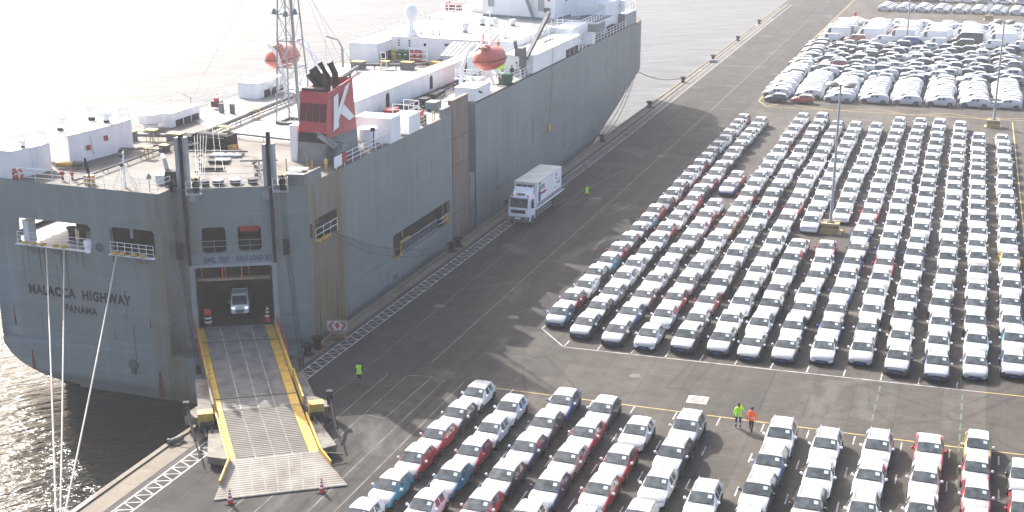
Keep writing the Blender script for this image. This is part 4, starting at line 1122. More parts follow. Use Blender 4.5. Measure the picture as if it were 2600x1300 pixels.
for i in range(n):
    v = 1.01 + .985*i/n
    mb.beam(at_ramp(.08, v) + Vector((0, 0, .04)), at_ramp(.88, v) + Vector((0, 0, .04)), .13, .025, 0)
    for u0, u1 in ((.005, .072), (.888, .995)): mb.beam(at_ramp(u0, v) + Vector((0, 0, .04)), at_ramp(u1, v) + Vector((0, 0, .04)), .13, .025, 1)
mb.build('grip_bar', [M['rampflap'], M['yellow']], ramp_o, kind='stuff')
mb = MB(); n = 40
for i in range(n):
    v = .005 + .985*i/n
    mb.beam(at_ramp(.11, v) + Vector((0, 0, .036)), at_ramp(.865, v) + Vector((0, 0, .036)), .03, .014, 0)
mb.build('grip_bar', M['rampsteel'], ramp_o, kind='stuff')
# flap: middle fingers and two wings
def flap_pt(u, t):
    l, r_ = C0.lerp(E0 + Vector((.30, 0, 0)), t), C1.lerp(E1, t)
    return l.lerp(r_, u)
FL = [0, .16, .30, .44, .58, .72, .86, 1.0]
inner0, inner1 = C0.lerp(C1, .06), C0.lerp(C1, .94)
EU = Vector((0, 0, .03)); G0, G1 = E0.lerp(E1, .20) + EU, E0.lerp(E1, .76) + EU
for k in range(6):
    a, b = k/6 + .004, (k + 1)/6 - .004
    slab('flap_plate', inner0.lerp(inner1, a) + Vector((0, 0, .03)), inner0.lerp(inner1, b) + Vector((0, 0, .03)), G0.lerp(G1, b), G0.lerp(G1, a), .06, M['flap'], ramp_o)
slab('flap_wing', C0 + Vector((0, 0, .03)), inner0.lerp(inner1, 0) + Vector((0, 0, .03)), G0.lerp(E0 + EU, .01), E0 + EU, .06, M['flap'], ramp_o)
slab('flap_wing', inner1 + Vector((0, 0, .03)), C1 + Vector((0, 0, .03)), E1 + EU, G1.lerp(E1 + EU, .01), .06, M['flap'], ramp_o)
mb = MB()
for i in range(17):
    t = (i + .5)/17; Z = Vector((0, 0, .034))
    l, r_ = C0.lerp(E0, t), C1.lerp(E1, t); mb.beam(l + Z, r_ + Z, .09, .012)
mb.build('grip_bar', M['flap'], ramp_o, kind='stuff')
mb = MB()
for k in (0, 1, 2, 3, 4, 5, 6):
    a = inner0.lerp(inner1, k/6); b = G0.lerp(G1, k/6); mb.beam(a + Vector((0, 0, .045)), b + Vector((0, 0, .015)), .04, .016)
mb.build('lane_line', M['rampline'], ramp_o)
# upstands along the edges
def upstand(p, q, h, m, nm='kerb_plate', w=.10, parent=None):
    mb = MB(); mb.beam(p + Vector((0, 0, h/2)), q + Vector((0, 0, h/2)), w, h); mb.build(nm, m, parent or ramp_o)
RU = lambda u, v: at_ramp(u, v)
upstand(RU(-.02, .02), RU(-.02, .42), .45, M['yellow']); upstand(RU(-.02, .43), RU(-.02, 1.0), .30, M['yellow']); upstand(RU(-.02, 1.01), RU(-.02, 2.0), .22, M['yellow'])
upstand(RU(1.02, .02), RU(1.02, .50), .62, M['yellow']); upstand(RU(1.02, .51), RU(1.02, .70), .62, M['yellow']); upstand(RU(1.02, 1.25), RU(1.02, 2.0), .26, M['yellow'])
upstand(C0 + Vector((.02, 0, .05)), C0.lerp(E0, .62), .34, M['yellow'], 'guide_fin'); upstand(C1 + Vector((0, 0, .05)), C1.lerp(E1, .42), .34, M['yellow'], 'guide_fin')
# side structure: outriggers, hydraulic legs, counterweights, sheaves
def side_gear(u0, sg):
    out = (A1 - A0).normalized()*sg
    al = (C0 - A0).normalized()
    P = lambda v, o, z: RU(u0, v) + out*o + Vector((0, 0, z))
    mb = MB()   # white outer girder
    mb.prism([tuple(P(.63, .1, 0).xy), tuple(P(.63, 1.0, 0).xy), tuple(P(.93, 1.15, 0).xy), tuple(P(1.0, .15, 0).xy)][::sg], .62, 1.02)
    mb.prism([tuple(P(1.0, .12, 0).xy), tuple(P(.93, 1.2, 0).xy), tuple(P(1.02, 2.1, 0).xy), tuple(P(1.10, 2.1, 0).xy), tuple(P(1.12, .5, 0).xy)][::sg], .55, 1.05)
    mb.build('outrigger', M['rampwhite'], ramp_o)
    mb = MB()
    mb.prism([tuple(P(1.30, .12, 0).xy), tuple(P(1.30, .80, 0).xy), tuple(P(1.86, 1.25, 0).xy), tuple(P(1.93, .15, 0).xy)][::sg], .25, .72)
    mb.build('side_girder', M['rampwhite'], ramp_o)
    mb = MB(); c = P(1.17, .85, .2); mb.obox(c, (1.0, .75, .95), FA + R(6)); mb.build('counterweight', M['ochre'], ramp_o)
    mb = MB(); c = P(.80, .30, .30)
    mb.beam(P(.68, .22, .25), P(1.0, .22, .25), .12, .75); mb.build('side_plate', M['ochre'] if sg > 0 else M['rampwhite'], ramp_o)
    mb = MB(); mb.tube([P(1.06, 1.95, .6), P(1.5, 1.75, -.25)], .10, 8); mb.tube([P(1.5, 1.75, -.25), P(1.8, 1.66, -.35)], .06, 8); mb.build('hydraulic_leg', M['black'], ramp_o, smooth=40)
    mb = MB(); mb.obox(P(1.03, 1.95, .55), (.4, .35, .9), FA); mb.obox(P(1.25, .8, -.15), (.9, .5, .55), FA); mb.tube([P(1.2, .6, .1), P(1.42, .6, -.3)], .08, 6); mb.tube([P(1.2, 1.0, .1), P(1.42, 1.0, -.3)], .08, 6)
    mb.build('hinge_gear', M['dark'], ramp_o)
    mb = MB()
    for k in (-.14, 0, .14): mb.lathe(P(.70, .75 + k, 1.15), [(.34, -.045), (.36, 0), (.34, .045)], 14, 0, out)
    mb.build('sheave', M['black'], ramp_o, smooth=40)
    mb = MB(); mb.box(*[x for c in ((P(1.0, .7, 0).x - .5, P(1.0, .7, 0).x + .5), (P(1.0, .7, 0).y - .5, P(1.0, .7, 0).y + .5), (.1, .5)) for x in c]); mb.build('foot_block', M['dark'], ramp_o)
    mb = MB()
    for v in (.06, .16, .27, .38, .5): mb.tube([P(v, .28, .0), P(v, .28, 1.05)], .03, 4)
    for z in (.5, 1.0): mb.tube([P(.06, .28, z), P(.5, .28, z)], .018, 4)
    mb.build('safety_rail', M['redbox'], ramp_o)
side_gear(0, -1); side_gear(1, 1)
mb = MB(); mb.tube([C0 + Vector((-.2, .6, -.1)), C0 + Vector((-1.3, .3, -.35))], .06, 6); mb.tube([C1 + Vector((.2, .3, -.2)), C1 + Vector((1.2, .9, -.4))], .06, 6); mb.build('support_leg', M['rampwhite'], ramp_o)
# posts at the head of the ramp, sheaves and hoisting wires
for s, u in ((-7.35, 0), (-.95, 1)):
    post = MB()
    for o in (-.28, .28): post.beam(fpt(s + o, D - .3, -.25), fpt(s + o, 16.2 if s < -3 else 15.5, -.25), .26, .45)
    post.beam(fpt(s, D - .3, -.45), fpt(s, 15.5, -.45), .4, .12)
    po = post.build('hoist_post', M['lgrey'], ship)
    mb = MB(); mb.beam(fpt(s, D - .6, -.2), fpt(s, 16.4, -.2), .22, .3); mb.build('wire_guide', M['black'], po)
    mb = MB()
    for k in (-.16, .05): mb.lathe(fpt(s - .75 if s < -3 else s + .95, 12.6, .25) + FU*k, [(.10, -.05), (.46, -.05), (.48, 0), (.46, .05), (.1, .05)], 16, 0, FU)
    mb.build('sheave', M['black'], ship, smooth=40)
    mb = MB(); mb.obox(fpt(s + .75, 11.95, .25), (1.2, .8, .12), FA); mb.build('service_platform', M['lgrey'], ship)
    railing([fpt(s + .2, 12.0, .6), fpt(s + 1.3, 12.0, .6), fpt(s + 1.3, 12.0, -.2)], 1.0, 2, 1.0)
    mb = MB(); mb.lathe(fpt(s + .9, 12.05, .2), [(.20, 0), (.30, .6), (.14, 1.1), (0, 1.15)], 8); mb.build('covered_gear', M['dark'], ship)
    mb = MB(); mb.obox(fpt(s + .9, 13.0, .1), (.5, .4, .25), FA + .5); mb.build('hook_gear', M['ochre'], ship)
    P0 = RU(u, .70) + (A1 - A0).normalized()*(.75 if u else -.75) + Vector((0, 0, 1.35))
    for k in range(4):
        mb = MB(); o = (-.9 if s < -3 else .75) + .12*k
        mb.tube([fpt(s + o, 12.5, .62), fpt(s + o, 9.5, .5 + .05*k), P0 + FU*(.10*k - .15)], .024, 5)
        mb.build('hoist_wire', M['black'], ship)
    mb = MB(); mb.obox(fpt(s + (-.62 if s < -3 else .95), 7.6, .62), (.5, .35, 1.2), FA); mb.build('wire_block', M['dark'], ship); mb = MB(); mb.obox(fpt(s + .05, 9.9, .3), (.30, .25, 1.5), FA); mb.build('wire_block', M['dark'], ship)
    mb = MB(); mb.tube([fpt(s, 12.2, .30), fpt(s + .05, 6.3, .30)], .13, 8); mb.build('down_pipe', M['dark'], ship)
# wire-work on the after deck
for k in range(5):
    mb = MB(); a = fpt(-6.4 + .12*k, D + .35, -.8); b = Vector((-62.3 + .3*k, 95.6, D + 1.2)); mb.tube([a, b], .018, 4)
    mb.build('deck_wire', M['lgrey'], ship)
for k in range(2):
    mb = MB(); mb.tube([(-60.2 + .5*k, 95.2, 14.2), (-57.8 + .6*k, 91.5, D + .35), (-55.6 + .8*k, 87.9, D + .3)], .02, 4); mb.build('deck_wire', M['lgrey'], ship)
for k in range(4):
    mb = MB(); a = fpt(-1.6 - .15*k, D + .4, -.6); mb.tube([a, (-53.3 - .2*k, 90.6 + .1*k, D + .5), (-54.3 - .15*k, 92.2, D + .6)], .018, 4); mb.build('deck_wire', M['black'], ship)
# ------------------------------------------------------------------ deck houses and gear
def house(name, x0, x1, y0, y1, z0, z1, wallm='white', topm='cream', open_foot=None, parent=None):
    """box house with a lipped roof; open_foot=(y0,y1) sets dark blocks for shaded recesses along the foot facing +X"""
    mb = MB(); mb.box(x0, x1, y0, y1, z0, z1, 0)
    o = mb.build(name, M[wallm], parent or ship)
    mb = MB(); mb.box(x0 - .04, x1 + .04, y0 - .04, y1 + .04, z1, z1 + .05); mb.build('roof', M[topm], o)
    if open_foot:  # dark blocks stand in for the shade under the open feet
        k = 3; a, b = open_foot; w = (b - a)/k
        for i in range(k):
            mb = MB(); mb.box(x1 - .3, x1 + .006, a + w*i + .06, a + w*(i + 1) - .06, z0, z0 + .75*(z1 - z0)*.62); mb.build('foot_shade_block', M['dark'], o)
    return o
def vent(x, y, z, r=.35, h=.9, parent=None, band='dark'):
    mb = MB(); mb.lathe((x, y, z), [(r*.62, 0), (r*.62, h*.42), (r, h*.5), (r*1.02, h*.92), (r*.9, h), (0, h*1.03)], 14)
    o = mb.build('mushroom_vent', M['white'], parent or ship, smooth=40)
    mb = MB(); mb.lathe((x, y, z), [(r*.66, 0), (r*.66, h*.22), (0, h*.22)], 14); mb.build('vent_neck', M[band], o, smooth=40)
    return o
def ladder(p, h, d=(1, 0, 0), w=.4, m='white'):
    mb = MB(); p = Vector(p); d = Vector(d)
    for s in (-w/2, w/2): mb.tube([p + d*s, p + d*s + Vector((0, 0, h))], .025, 4)
    k = int(h/.33)
    for i in range(k): mb.tube([p - d*w/2 + Vector((0, 0, .2 + .33*i)), p + d*w/2 + Vector((0, 0, .2 + .33*i))], .02, 4)
    mb.build('ladder', M[m], ship)
# port aft houses
mb = MB(); pl = [(-71.6, 87.6), (-68.2, 86.6), (-67.45, 91.6), (-67.5, 94.2), (-71.6, 94.2)]
mb.prism(pl, D, 14.65); h1 = mb.build('deckhouse', M['white'], ship)
mb = MB(); mb.prism([(-71.64, 87.56), (-68.18, 86.55), (-67.41, 91.6), (-67.46, 94.24), (-71.64, 94.24)], 14.65, 14.7); mb.build('roof', M['cream'], h1)
railing([(-71.5, 87.7, 14.7), (-68.3, 86.8, 14.7), (-67.6, 91.6, 14.7), (-67.6, 94, 14.7), (-71.5, 94, 14.7), (-71.5, 87.7, 14.7)], 1.05, 2, 1.4)
vent(-70.1, 88.2, 14.7, .42, 1.05); vent(-70.3, 92.6, 14.7, .46, 1.25); vent(-68.6, 92.3, 14.7, .42, .8)
ladder((-67.40, 92.6, D), 2.4, (0, 1, 0))
for y, z in ((88.6, 13.35), (90.6, 13.75)):
    mb = MB(); x = -68.2 + .75*(y - 86.6)/5; mb.box(x - .05, x + .14, y - .18, y + .18, z - .2, z + .2); mb.build('fire_box', M['redbox'], ship)
mb = MB(); mb.tube([(-67.85, 89.0, 14.3), (-67.8, 89.0, 13.2), (-67.8, 89.2, 12.6)], .03, 4); mb.build('pipe_drop', M['plank_tan'], ship)
mb = MB(); pl = [(-71.9, 81.4), (-69.45, 80.98 + .35), (-68.7, 83.9), (-68.9, 85.2), (-71.9, 85.2)]
mb.prism(pl, D, 14.4); h2 = mb.build('deckhouse', M['white'], ship); mb = MB(); mb.prism(pl, 14.4, 14.45); mb.build('roof', M['cream'], h2)
railing([(-71.8, 81.5, 14.45), (-69.5, 81.5, 14.45), (-68.9, 83.9, 14.45), (-69, 85, 14.45), (-71.8, 85, 14.45)], 1.05, 2, 1.3)
vent(-69.6, 82.9, 14.45, .28, .6); ladder((-68.85, 83.2, D), 2.1, (.25, 1, 0))
mb = MB(); mb.tube([(-68.6, 85.4, 12.6), (-67.4, 85.9, 12.6)], .2, 10); o = mb.build('ventilator', M['yellow'], ship, smooth=40); mb = MB(); mb.tube([(-67.4, 85.9, 12.62), (-66.7, 86.2, 12.62)], .24, 10); mb.build('fan_case', M['pipe'], o, smooth=40)
# port side houses on legs
house('deckhouse', -70.9, -68.9, 102.2, 107.0, D + .0, 13.5, open_foot=(102.8, 106.8))
railing([(-70.8, 102.3, 13.55), (-69, 102.3, 13.55)], 1.05, 2, 1.2); railing([(-70.8, 102.3, 13.55), (-70.8, 106.9, 13.55)], 1.05, 2, 1.2)
mb = MB(); mb.lathe((-70.2, 100.8, D), [(.68, 0), (.68, .55), (1.05, .75), (1.1, 1.45), (1.0, 1.55), (0, 1.6)], 20); mb.build('mushroom_vent', M['white'], ship, smooth=40)
house('deckhouse', -70.9, -68.6, 117.3, 123.2, D, 13.8, open_foot=(118.5, 123))
railing([(-70.8, 117.4, 13.85), (-70.8, 122.8, 13.85)], 1.05, 2, 1.4); railing([(-70.8, 117.4, 13.85), (-69.2, 117.4, 13.85)], 1.05, 2, 1.4)
mb = MB(); mb.obox((-69.8, 111.5, 12.75), (.9, .8, .6)); o = mb.build('hose_box', M['darkred'], ship); mb = MB(); mb.obox((-69.8, 111.4, 13.2), (.35, .35, .35)); mb.build('lamp', M['redbox'], o)
for x in (-68.4, -67.2):
    mb = MB(); mb.box(x - .22, x + .22, 109.8, 110.1, D, 13.2); mb.build('grey_panel', M['pipe'], ship)
mb = MB(); mb.tube([(-70.6, 108.2, D), (-70.6, 108.2, 13.9), (-71.3, 108.0, 14.2)], .05, 5); mb.build('deck_lamp', M['lgrey'], ship)
# pipe run along the deck with saddles and valve boxes
def pipe(pts, r=.16, legs=2.2, m='pipe'):
    mb = MB(); mb.tube(pts, r, 8); o = mb.build('deck_pipe', M[m], ship, smooth=40)
    lg = MB()
    for a, b in zip(pts, pts[1:]):
        a, b = Vector(a), Vector(b); k = max(1, int((b - a).length/legs))
        for i in range(k):
            p = a.lerp(b, (i + .5)/k); d = (b - a).normalized(); s = Vector((-d.y, d.x, 0))
            lg.tube([Vector((p.x, p.y, D)) + s*.28, p + s*.2, p - s*.2, Vector((p.x, p.y, D)) - s*.28], .04, 4)
    lg.build('pipe_saddle', M['dark'], o)
    return o
def vbox(x, y, s=(1.5, 1.0, .75)):
    mb = MB(); mb.obox((x, y, D + s[2]/2), s); o = mb.build('valve_box', M['pipe'], ship)
    mb = MB(); mb.obox((x, y, D + s[2] + .05), (s[0] + .06, s[1] + .06, .08)); mb.build('box_lid', M['ochre'], o)
pipe([(-64.0, 81.6, 12.55), (-64.0, 97.0, 12.6), (-63.9, 98.5, 12.7)], .09, 2.5)
pipe([(-63.6, 97.6, 12.75), (-64.6, 114, 12.75), (-65.2, 129, 12.75), (-66.7, 136.6, 12.75)], .20)
pipe([(-63.2, 99.4, 12.6), (-64.1, 114, 12.6), (-64.7, 129, 12.6)], .07, 3)
pipe([(-66.7, 138.2, 12.75), (-61.9, 139.5, 12.75)], .18); pipe([(-62.4, 100.3, 12.7), (-53.3, 99.2, 12.7)], .11, 3)
pipe([(-69.4, 96.4, 12.75), (-65.6, 97.3, 12.75)], .17)
pipe([(-68.6, 92.0, 12.55), (-64.1, 92.9, 12.55)], .07); pipe([(-66, 92.8, 12.55), (-63.9, 96.6, 12.55)], .09)
pipe([(-61.2, 93.0, 12.6), (-56.6, 94.6, 12.6)], .09, 1.2); pipe([(-55.4, 91.3, 12.6), (-52.7, 92.6, 12.6)], .07, 1.5)
vbox(-69.6, 96.3); vbox(-65.2, 97.3, (1.4, 1.1, .7)); vbox(-67.4, 138.2, (1.4, 1.2, .8)); vbox(-61.9, 139.7, (1.4, 1.0, .8)); vbox(-53.4, 99.0, (.8, .8, .7)); vbox(-64.0, 93.6, (.7, .6, .5))
for x, y in ((-64.0, 108.6), (-64.0, 91.0), (-62.2, 100.3), (-64.3, 138.8), (-67.5, 97.0), (-66.2, 127.5)):
    mb = MB(); mb.obox((x, y, D + .95), (1.0, .7, .08)); 
    for a in (-.4, .4):
        for b in (-.3, .3): mb.tube([(x + a, y + b, D), (x + a, y + b, D + .92)], .035, 4)
    mb.build('step_over', M['yellow'], ship)
mb = MB()
for a in (-.3, .3): mb.tube([(-64.3 + a, 138.4, D), (-64.3 + a, 138.4, D + 2.0)], .035, 4)
mb.tube([(-64.6, 138.4, D + 2), (-64.0, 138.4, D + 2)], .035, 4); mb.tube([(-64.6, 138.4, D + 1.3), (-64.0, 138.4, D + 1.3)], .035, 4); mb.build('hand_hoop', M['white'], ship)
for x, y in ((-65.6, 82.2), (-65.0, 82.6)):
    mb = MB(); mb.lathe((x, y, D), [(.09, 0), (.09, .45), (.17, .55), (.13, .8), (0, .9)], 8); mb.tube([(x - .25, y, D + .6), (x + .25, y, D + .6)], .06, 5); mb.build('hydrant', M['redbox'], ship)
mb = MB(); mb.obox((-62.9, 81.9, 12.6), (.6, .5, .75)); mb.build('locker', M['ochre'], ship)
# jack staff with a furled flag, stern light mast, small lamp
mb = MB(); mb.tube([(-62.3, 81.35, D), (-62.75, 81.2, 15.3)], .045, 5); o = mb.build('flag_staff', M['white'], ship)
fl = MB(); fl.tube([(-62.62, 81.22, 14.5), (-62.5, 81.2, 13.8), (-62.42, 81.25, 13.2)], [.07, .15, .09], 6); fl.build('furled_flag', M['navy'], o)
fl = MB(); fl.tube([(-62.42, 81.25, 13.25), (-62.38, 81.28, 12.7)], [.10, .06], 6); fl.build('flag_hem', M['redbox'], o)
mb = MB(); mb.tube([(-59.8, 82.0, D), (-59.8, 82.0, 15.0)], .11, 6); mb.tube([(-59.8, 82, 14.2), (-60.6, 81.6, D)], .03, 4); mb.tube([(-59.8, 82, 14.2), (-58.8, 81.8, D)], .03, 4); mb.tube([(-59.8, 82, 14.2), (-59.6, 83.1, D)], .03, 4); o = mb.build('light_mast', M['white'], ship)
mb = MB()
for z in (13.9, 14.6, 15.0): mb.lathe((-59.9, 81.9, z), [(.14, 0), (.16, .22), (0, .3)], 8)
mb.build('navigation_light', M['dark'], o)
mb = MB(); mb.tube([(-57.3, 81.5, D), (-57.3, 81.5, 13.2)], .04, 4); mb.lathe((-57.3, 81.5, 13.2), [(.16, 0), (.2, .15), (.1, .35), (0, .5)], 8); mb.build('deck_lamp', M['teal'], ship)
# winch, panels and gratings on the after deck
t = MB(); c = Vector((-60.6, 96.0, D))
t.obox(c + Vector((0, 0, .9)), (3.0, 1.5, .35)); t.obox(c + Vector((-1.6, 0, .65)), (.2, 1.6, 1.3)); t.obox(c + Vector((1.6, 0, .65)), (.25, 1.7, 1.3)); t.obox(c + Vector((-2.5, .1, .5)), (1.0, 1.2, .95)); t.obox(c + Vector((-2.2, -.7, .35)), (1.2, .5, .55)); t.obox(c + Vector((0, 0, .15)), (3.6, 1.6, .2))
o = t.build('winch', M['black'], ship)
mb = MB(); mb.tube([c + Vector((-1.4, 0, .85)), c + Vector((1.4, 0, .85))], .55, 14); mb.build('winch_drum', M['dark'], o, smooth=40)
mb = MB(); mb.obox(c + Vector((2.0, -.5, .3)), (.5, .7, .5)); mb.build('chock', M['ochre'], o)
mb = MB(); mb.tube([c + Vector((-3.0, -.8, .3)), c + Vector((-1.7, -1.0, .4)), c + Vector((-1.0, -.9, .6))], .12, 6); mb.build('hydraulic_pipe', M['lgrey'], o, smooth=40)
for x, y, w, d_, a, m in ((-58.2, 93.9, 2.6, 1.5, .35, 'lgrey'), (-59.3, 94.5, 1.2, .35, .35, 'dark'), (-57.3, 91.2, 1.6, .45, .35, 'dark'), (-56.5, 88.9, 1.9, .4, .35, 'dark'), (-57.4, 92.0, 1.2, .7, .35, 'lgrey')):
    mb = MB(); mb.obox((x, y, D + .12 + (.06 if m == 'dark' else 0)), (w, d_, .2), a); mb.build('deck_hatch', M[m], ship)
for s in (-4.9, -3.6):
    mb = MB(); mb.lathe(fpt(s, D, -1.2), [(.42, 0), (.42, .22), (.36, .3), (.2, .32), (0, .42)], 12); o = mb.build('guide_roller', M['dark'], ship, smooth=40)
    mb = MB(); mb.lathe(fpt(s, D + .30, -1.2), [(.48, 0), (.48, .1), (0, .12)], 12); mb.build('roller_cap', M['lgrey'], o, smooth=40)
for p in (fpt(-5.9, D, -.9), fpt(-2.3, D, -1.0)):
    mb = MB(); mb.obox(p + Vector((0, 0, .2)), (.6, .5, .4), FA + .4); mb.build('chain_stopper', M['dark'], ship)
mb = MB(); mb.obox(fpt(-8.3, D + .6, -1.3), (1.0, .9, 1.2), FA); mb.build('power_pack', M['dark'], ship)
mb = MB(); mb.obox(fpt(-8.9, D + .35, -2.6), (1.4, 1.4, .7), FA); mb.build('locker', M['white'], ship)
mb = MB(); mb.tube([fpt(-8.6, D + 1.3, -1.2), fpt(-8.8, D + 2.0, -1.6), fpt(-9.0, D + 2.1, -2.6)], .17, 8); mb.build('vent_pipe', M['lgrey'], ship, smooth=40)
for k in range(26):    # shackles and turnbuckles along the wires
    u = k % 13; a = fpt(-6.2, D + .3, -1.0) if k < 13 else fpt(-1.7, D + .3, -.9); b = Vector((-60.9, 94.4, D + .5)) if k < 13 else Vector((-54.2, 91.6, D + .4))
    p = a.lerp(b, (u + .5)/13) + Vector((random.uniform(-.35, .35), random.uniform(-.25, .25), 0))
    mb = MB(); mb.obox(p, (.10, .28, .10), random.uniform(0, 3)); mb.build('turnbuckle', M['black'], ship)
# corner bulwark block at the starboard quarter
mb = MB(); mb.prism([tuple(fpt(.25, 0).xy), (-47.22, 86.85), (-47.22, 89.6), (-47.34, 89.6), (-47.34, 87.3), tuple(fpt(.25, 0, -.9).xy)], D, 13.15); mb.build('bulwark', M['grey'], ship)
mb = MB(); mb.obox((-48.4, 87.7, 12.95), (1.0, .8, .5), .4); mb.build('canvas_bundle', M['teal'], ship)
mb = MB(); mb.obox((-49.3, 89.8, 12.75), (1.5, 1.0, .10), .3); mb.obox((-49.3, 89.8, 12.5), (1.2, .8, .45), .3); mb.build('wooden_table', M['plank_tan'], ship)
for x, y in ((-50.8, 90.6), (-49.8, 92.2), (-48.6, 90.8)):
    mb = MB(); mb.tube([(x, y, D), (x, y, 13.3)], .05, 5); mb.build('stanchion', M['ochre'], ship)
mb = MB(); mb.tube([(-48.0, 92.0, D), (-48.0, 92.0, 13.1)], .1, 6); mb.lathe((-48.0, 92, 12.8), [(.14, 0), (.16, .3), (0, .45)], 8); mb.build('gas_bottle', M['yellow'], ship)
mb = MB(); mb.box(-47.36, -47.30, 92.1, 93.4, 12.45, 13.3); o = mb.build('warning_board', M['white'], ship)
mb = MB(); mb.box(-47.296, -47.285, 93.5, 94.2, 12.5, 13.35); mb.build('prohibition_sign', M['redbox'], ship)
for y in (94.9, 95.4): 
    mb = MB(); mb.lathe((-47.9, y, 12.7), [(.25, -.08), (.3, 0), (.25, .08)], 10, 0, (1, 0, 0)); mb.build('hose_reel', M['redbox'], ship)
# small davit crane by the funnel
mb = MB(); mb.tube([(-48.1, 94.3, D), (-48.1, 94.3, 13.5)], .22, 8); mb.tube([(-48.15, 94.4, 13.6), (-48.1, 90.9, 15.5)], [.2, .09], 6); mb.obox((-48.1, 95.0, 13.55), (.8, 1.4, .5)); mb.tube([(-48.1, 95.4, 13.8), (-48.1, 93.2, 14.5)], .08, 5)
dv = mb.build('stores_crane', M['teal'], ship, smooth=40)
mb = MB()
for k in range(7): mb.obox((-48.12, 93.6 - .38*k, 13.85 + .21*k), (.35, .06, .25)); 
mb.build('crane_lattice', M['lgrey'], dv)

# ---- funnel
FB = [Vector(p) for p in ((-51.55, 93.75, D), (-48.85, 93.55, D), (-48.85, 99.6, D), (-51.55, 99.8, D))]
FT = [Vector(p) for p in ((-50.98, 93.82, 18.1), (-48.45, 93.66, 18.1), (-49.25, 99.7, 18.35), (-51.3, 99.7, 18.3))]
def fun(i, j, u, v): return (FB[i].lerp(FB[j], u)).lerp(FT[i].lerp(FT[j], u), v)
mb = MB()
zl = [0, .30, .44, 1.0]
for i, j in ((0, 1), (1, 2), (2, 3), (3, 0)):
    for a, b, m in ((0, .30, 0), (.30, .44, 2 if (i == 0) else None), (.44, 1, 1)):
        if m is None:
            if i == 1: mb.face([fun(i, j, 0, .30), fun(i, j, 1, .30), fun(i, j, 1, .30), fun(i, j, 0, .36)][:2] + [fun(i, j, 1, .30), fun(i, j, 0, .37)], 0); mb.face([fun(i, j, 0, .37), fun(i, j, 1, .30), fun(i, j, 1, .44), fun(i, j, 0, .44)], 1)
            else: mb.face([fun(i, j, 0, a), fun(i, j, 1, a), fun(i, j, 1, b), fun(i, j, 0, b)], 1)
        else: mb.face([fun(i, j, 0, a), fun(i, j, 1, a), fun(i, j, 1, b), fun(i, j, 0, b)], m)
mb.face([p - Vector((0, 0, .5)) for p in FT], 3)
fun_o = mb.build('funnel', [M['grey'], M['red'], M['darkred'], M['brown']], ship)
n0 = Vector((0, -1, .06))
for u in (.05, .29, .53, .77):
    mb = MB(); q = [fun(0, 1, u, .60), fun(0, 1, u + .17, .60), fun(0, 1, u + .17, .84), fun(0, 1, u, .84)]
    mb.face([p + n0*.02 for p in q])
    for p, p2 in ((q[0], q[3]), (q[1], q[2]), (q[0], q[1]), (q[3], q[2])): mb.beam(p + n0*.02, p2 + n0*.02, .05, .06)
    mb.build('louvre', M['darkred'], fun_o)
for u in (.04, .36, .68):
    mb = MB(); q = [fun(0, 1, u, .31), fun(0, 1, u + .28, .31), fun(0, 1, u + .28, .43), fun(0, 1, u, .43)]; mb.face([p + n0*.02 for p in q])
    for k in range(5): mb.beam(q[0].lerp(q[3], (k + .5)/5) + n0*.02, q[1].lerp(q[2], (k + .5)/5) + n0*.02, .05, .05)
    mb.build('louvre', M['dark'], fun_o)
nK = Vector((1, .05, .1))*.03
Kq = lambda u, v: fun(1, 2, u, v) + nK
KP = [[(.26, .90), (.42, .92), (.415, .50), (.40, .44), (.26, .44)],
      [(.415, .66), (.74, .955), (.91, .965), (.50, .60), (.415, .50)],
      [(.50, .60), (.585, .68), (.96, .47), (.80, .455), (.50, .60)]]
mb = MB()
mb.face([Kq(.22, .905), Kq(.40, .92), Kq(.40, .45), Kq(.22, .425)])
mb.face([Kq(.402, .70), Kq(.68, .95), Kq(.88, .965), Kq(.402, .545)])
mb.face([Kq(.475, .615), Kq(.60, .724), Kq(.965, .475), Kq(.77, .46)])
mb.build('funnel_letter', M['white'], fun_o)
mb = MB()
for i in range(4): mb.beam(FT[i], FT[(i + 1) % 4], .10, .10)
mb.build('funnel_rim', M['red'], fun_o)
for pts, r in (([(-50.1, 95.0, 17.4), (-50.15, 95.0, 18.5), (-50.75, 94.8, 19.35)], .22), ([(-49.7, 95.3, 17.4), (-49.75, 95.3, 18.7), (-50.45, 95.0, 19.85)], .36), ([(-49.85, 96.4, 17.4), (-49.85, 96.4, 19.0), (-50.4, 96.2, 20.1)], .23), ([(-49.35, 95.2, 17.4), (-49.4, 95.2, 18.5), (-49.75, 95.0, 19.4)], .24), ([(-49.25, 96.6, 17.4), (-49.25, 96.6, 19.2), (-49.5, 96.2, 20.2)], .27)):
    mb = MB(); mb.tube(pts, r, 10); mb.build('exhaust_pipe', M['brown'], fun_o, smooth=45)
mb = MB(); mb.beam((-50.9, 94.3, 18.2), (-49, 94.2, 18.2), .8, .35); mb.tube([(-49.1, 97.6, 18.7), (-49.3, 99.6, 18.7)], .08, 5); mb.tube([(-49.3, 99.4, 18.2), (-49.3, 99.4, 18.75)], .08, 5); mb.build('silencer', M['brown'], fun_o)
mb = MB(); mb.box(-52.3, -51.6, 94.1, 95.6, D, 15.2); mb.build('fan_casing', M['white'], ship)
mb = MB(); mb.tube([(-52.4, 98.0, D), (-52.4, 98.0, 14.1)], .05, 5); mb.lathe((-52.4, 98, 14.1), [(.12, 0), (.22, .15), (.2, .35), (0, .4)], 8); mb.build('flood_lamp', M['lgrey'], ship)

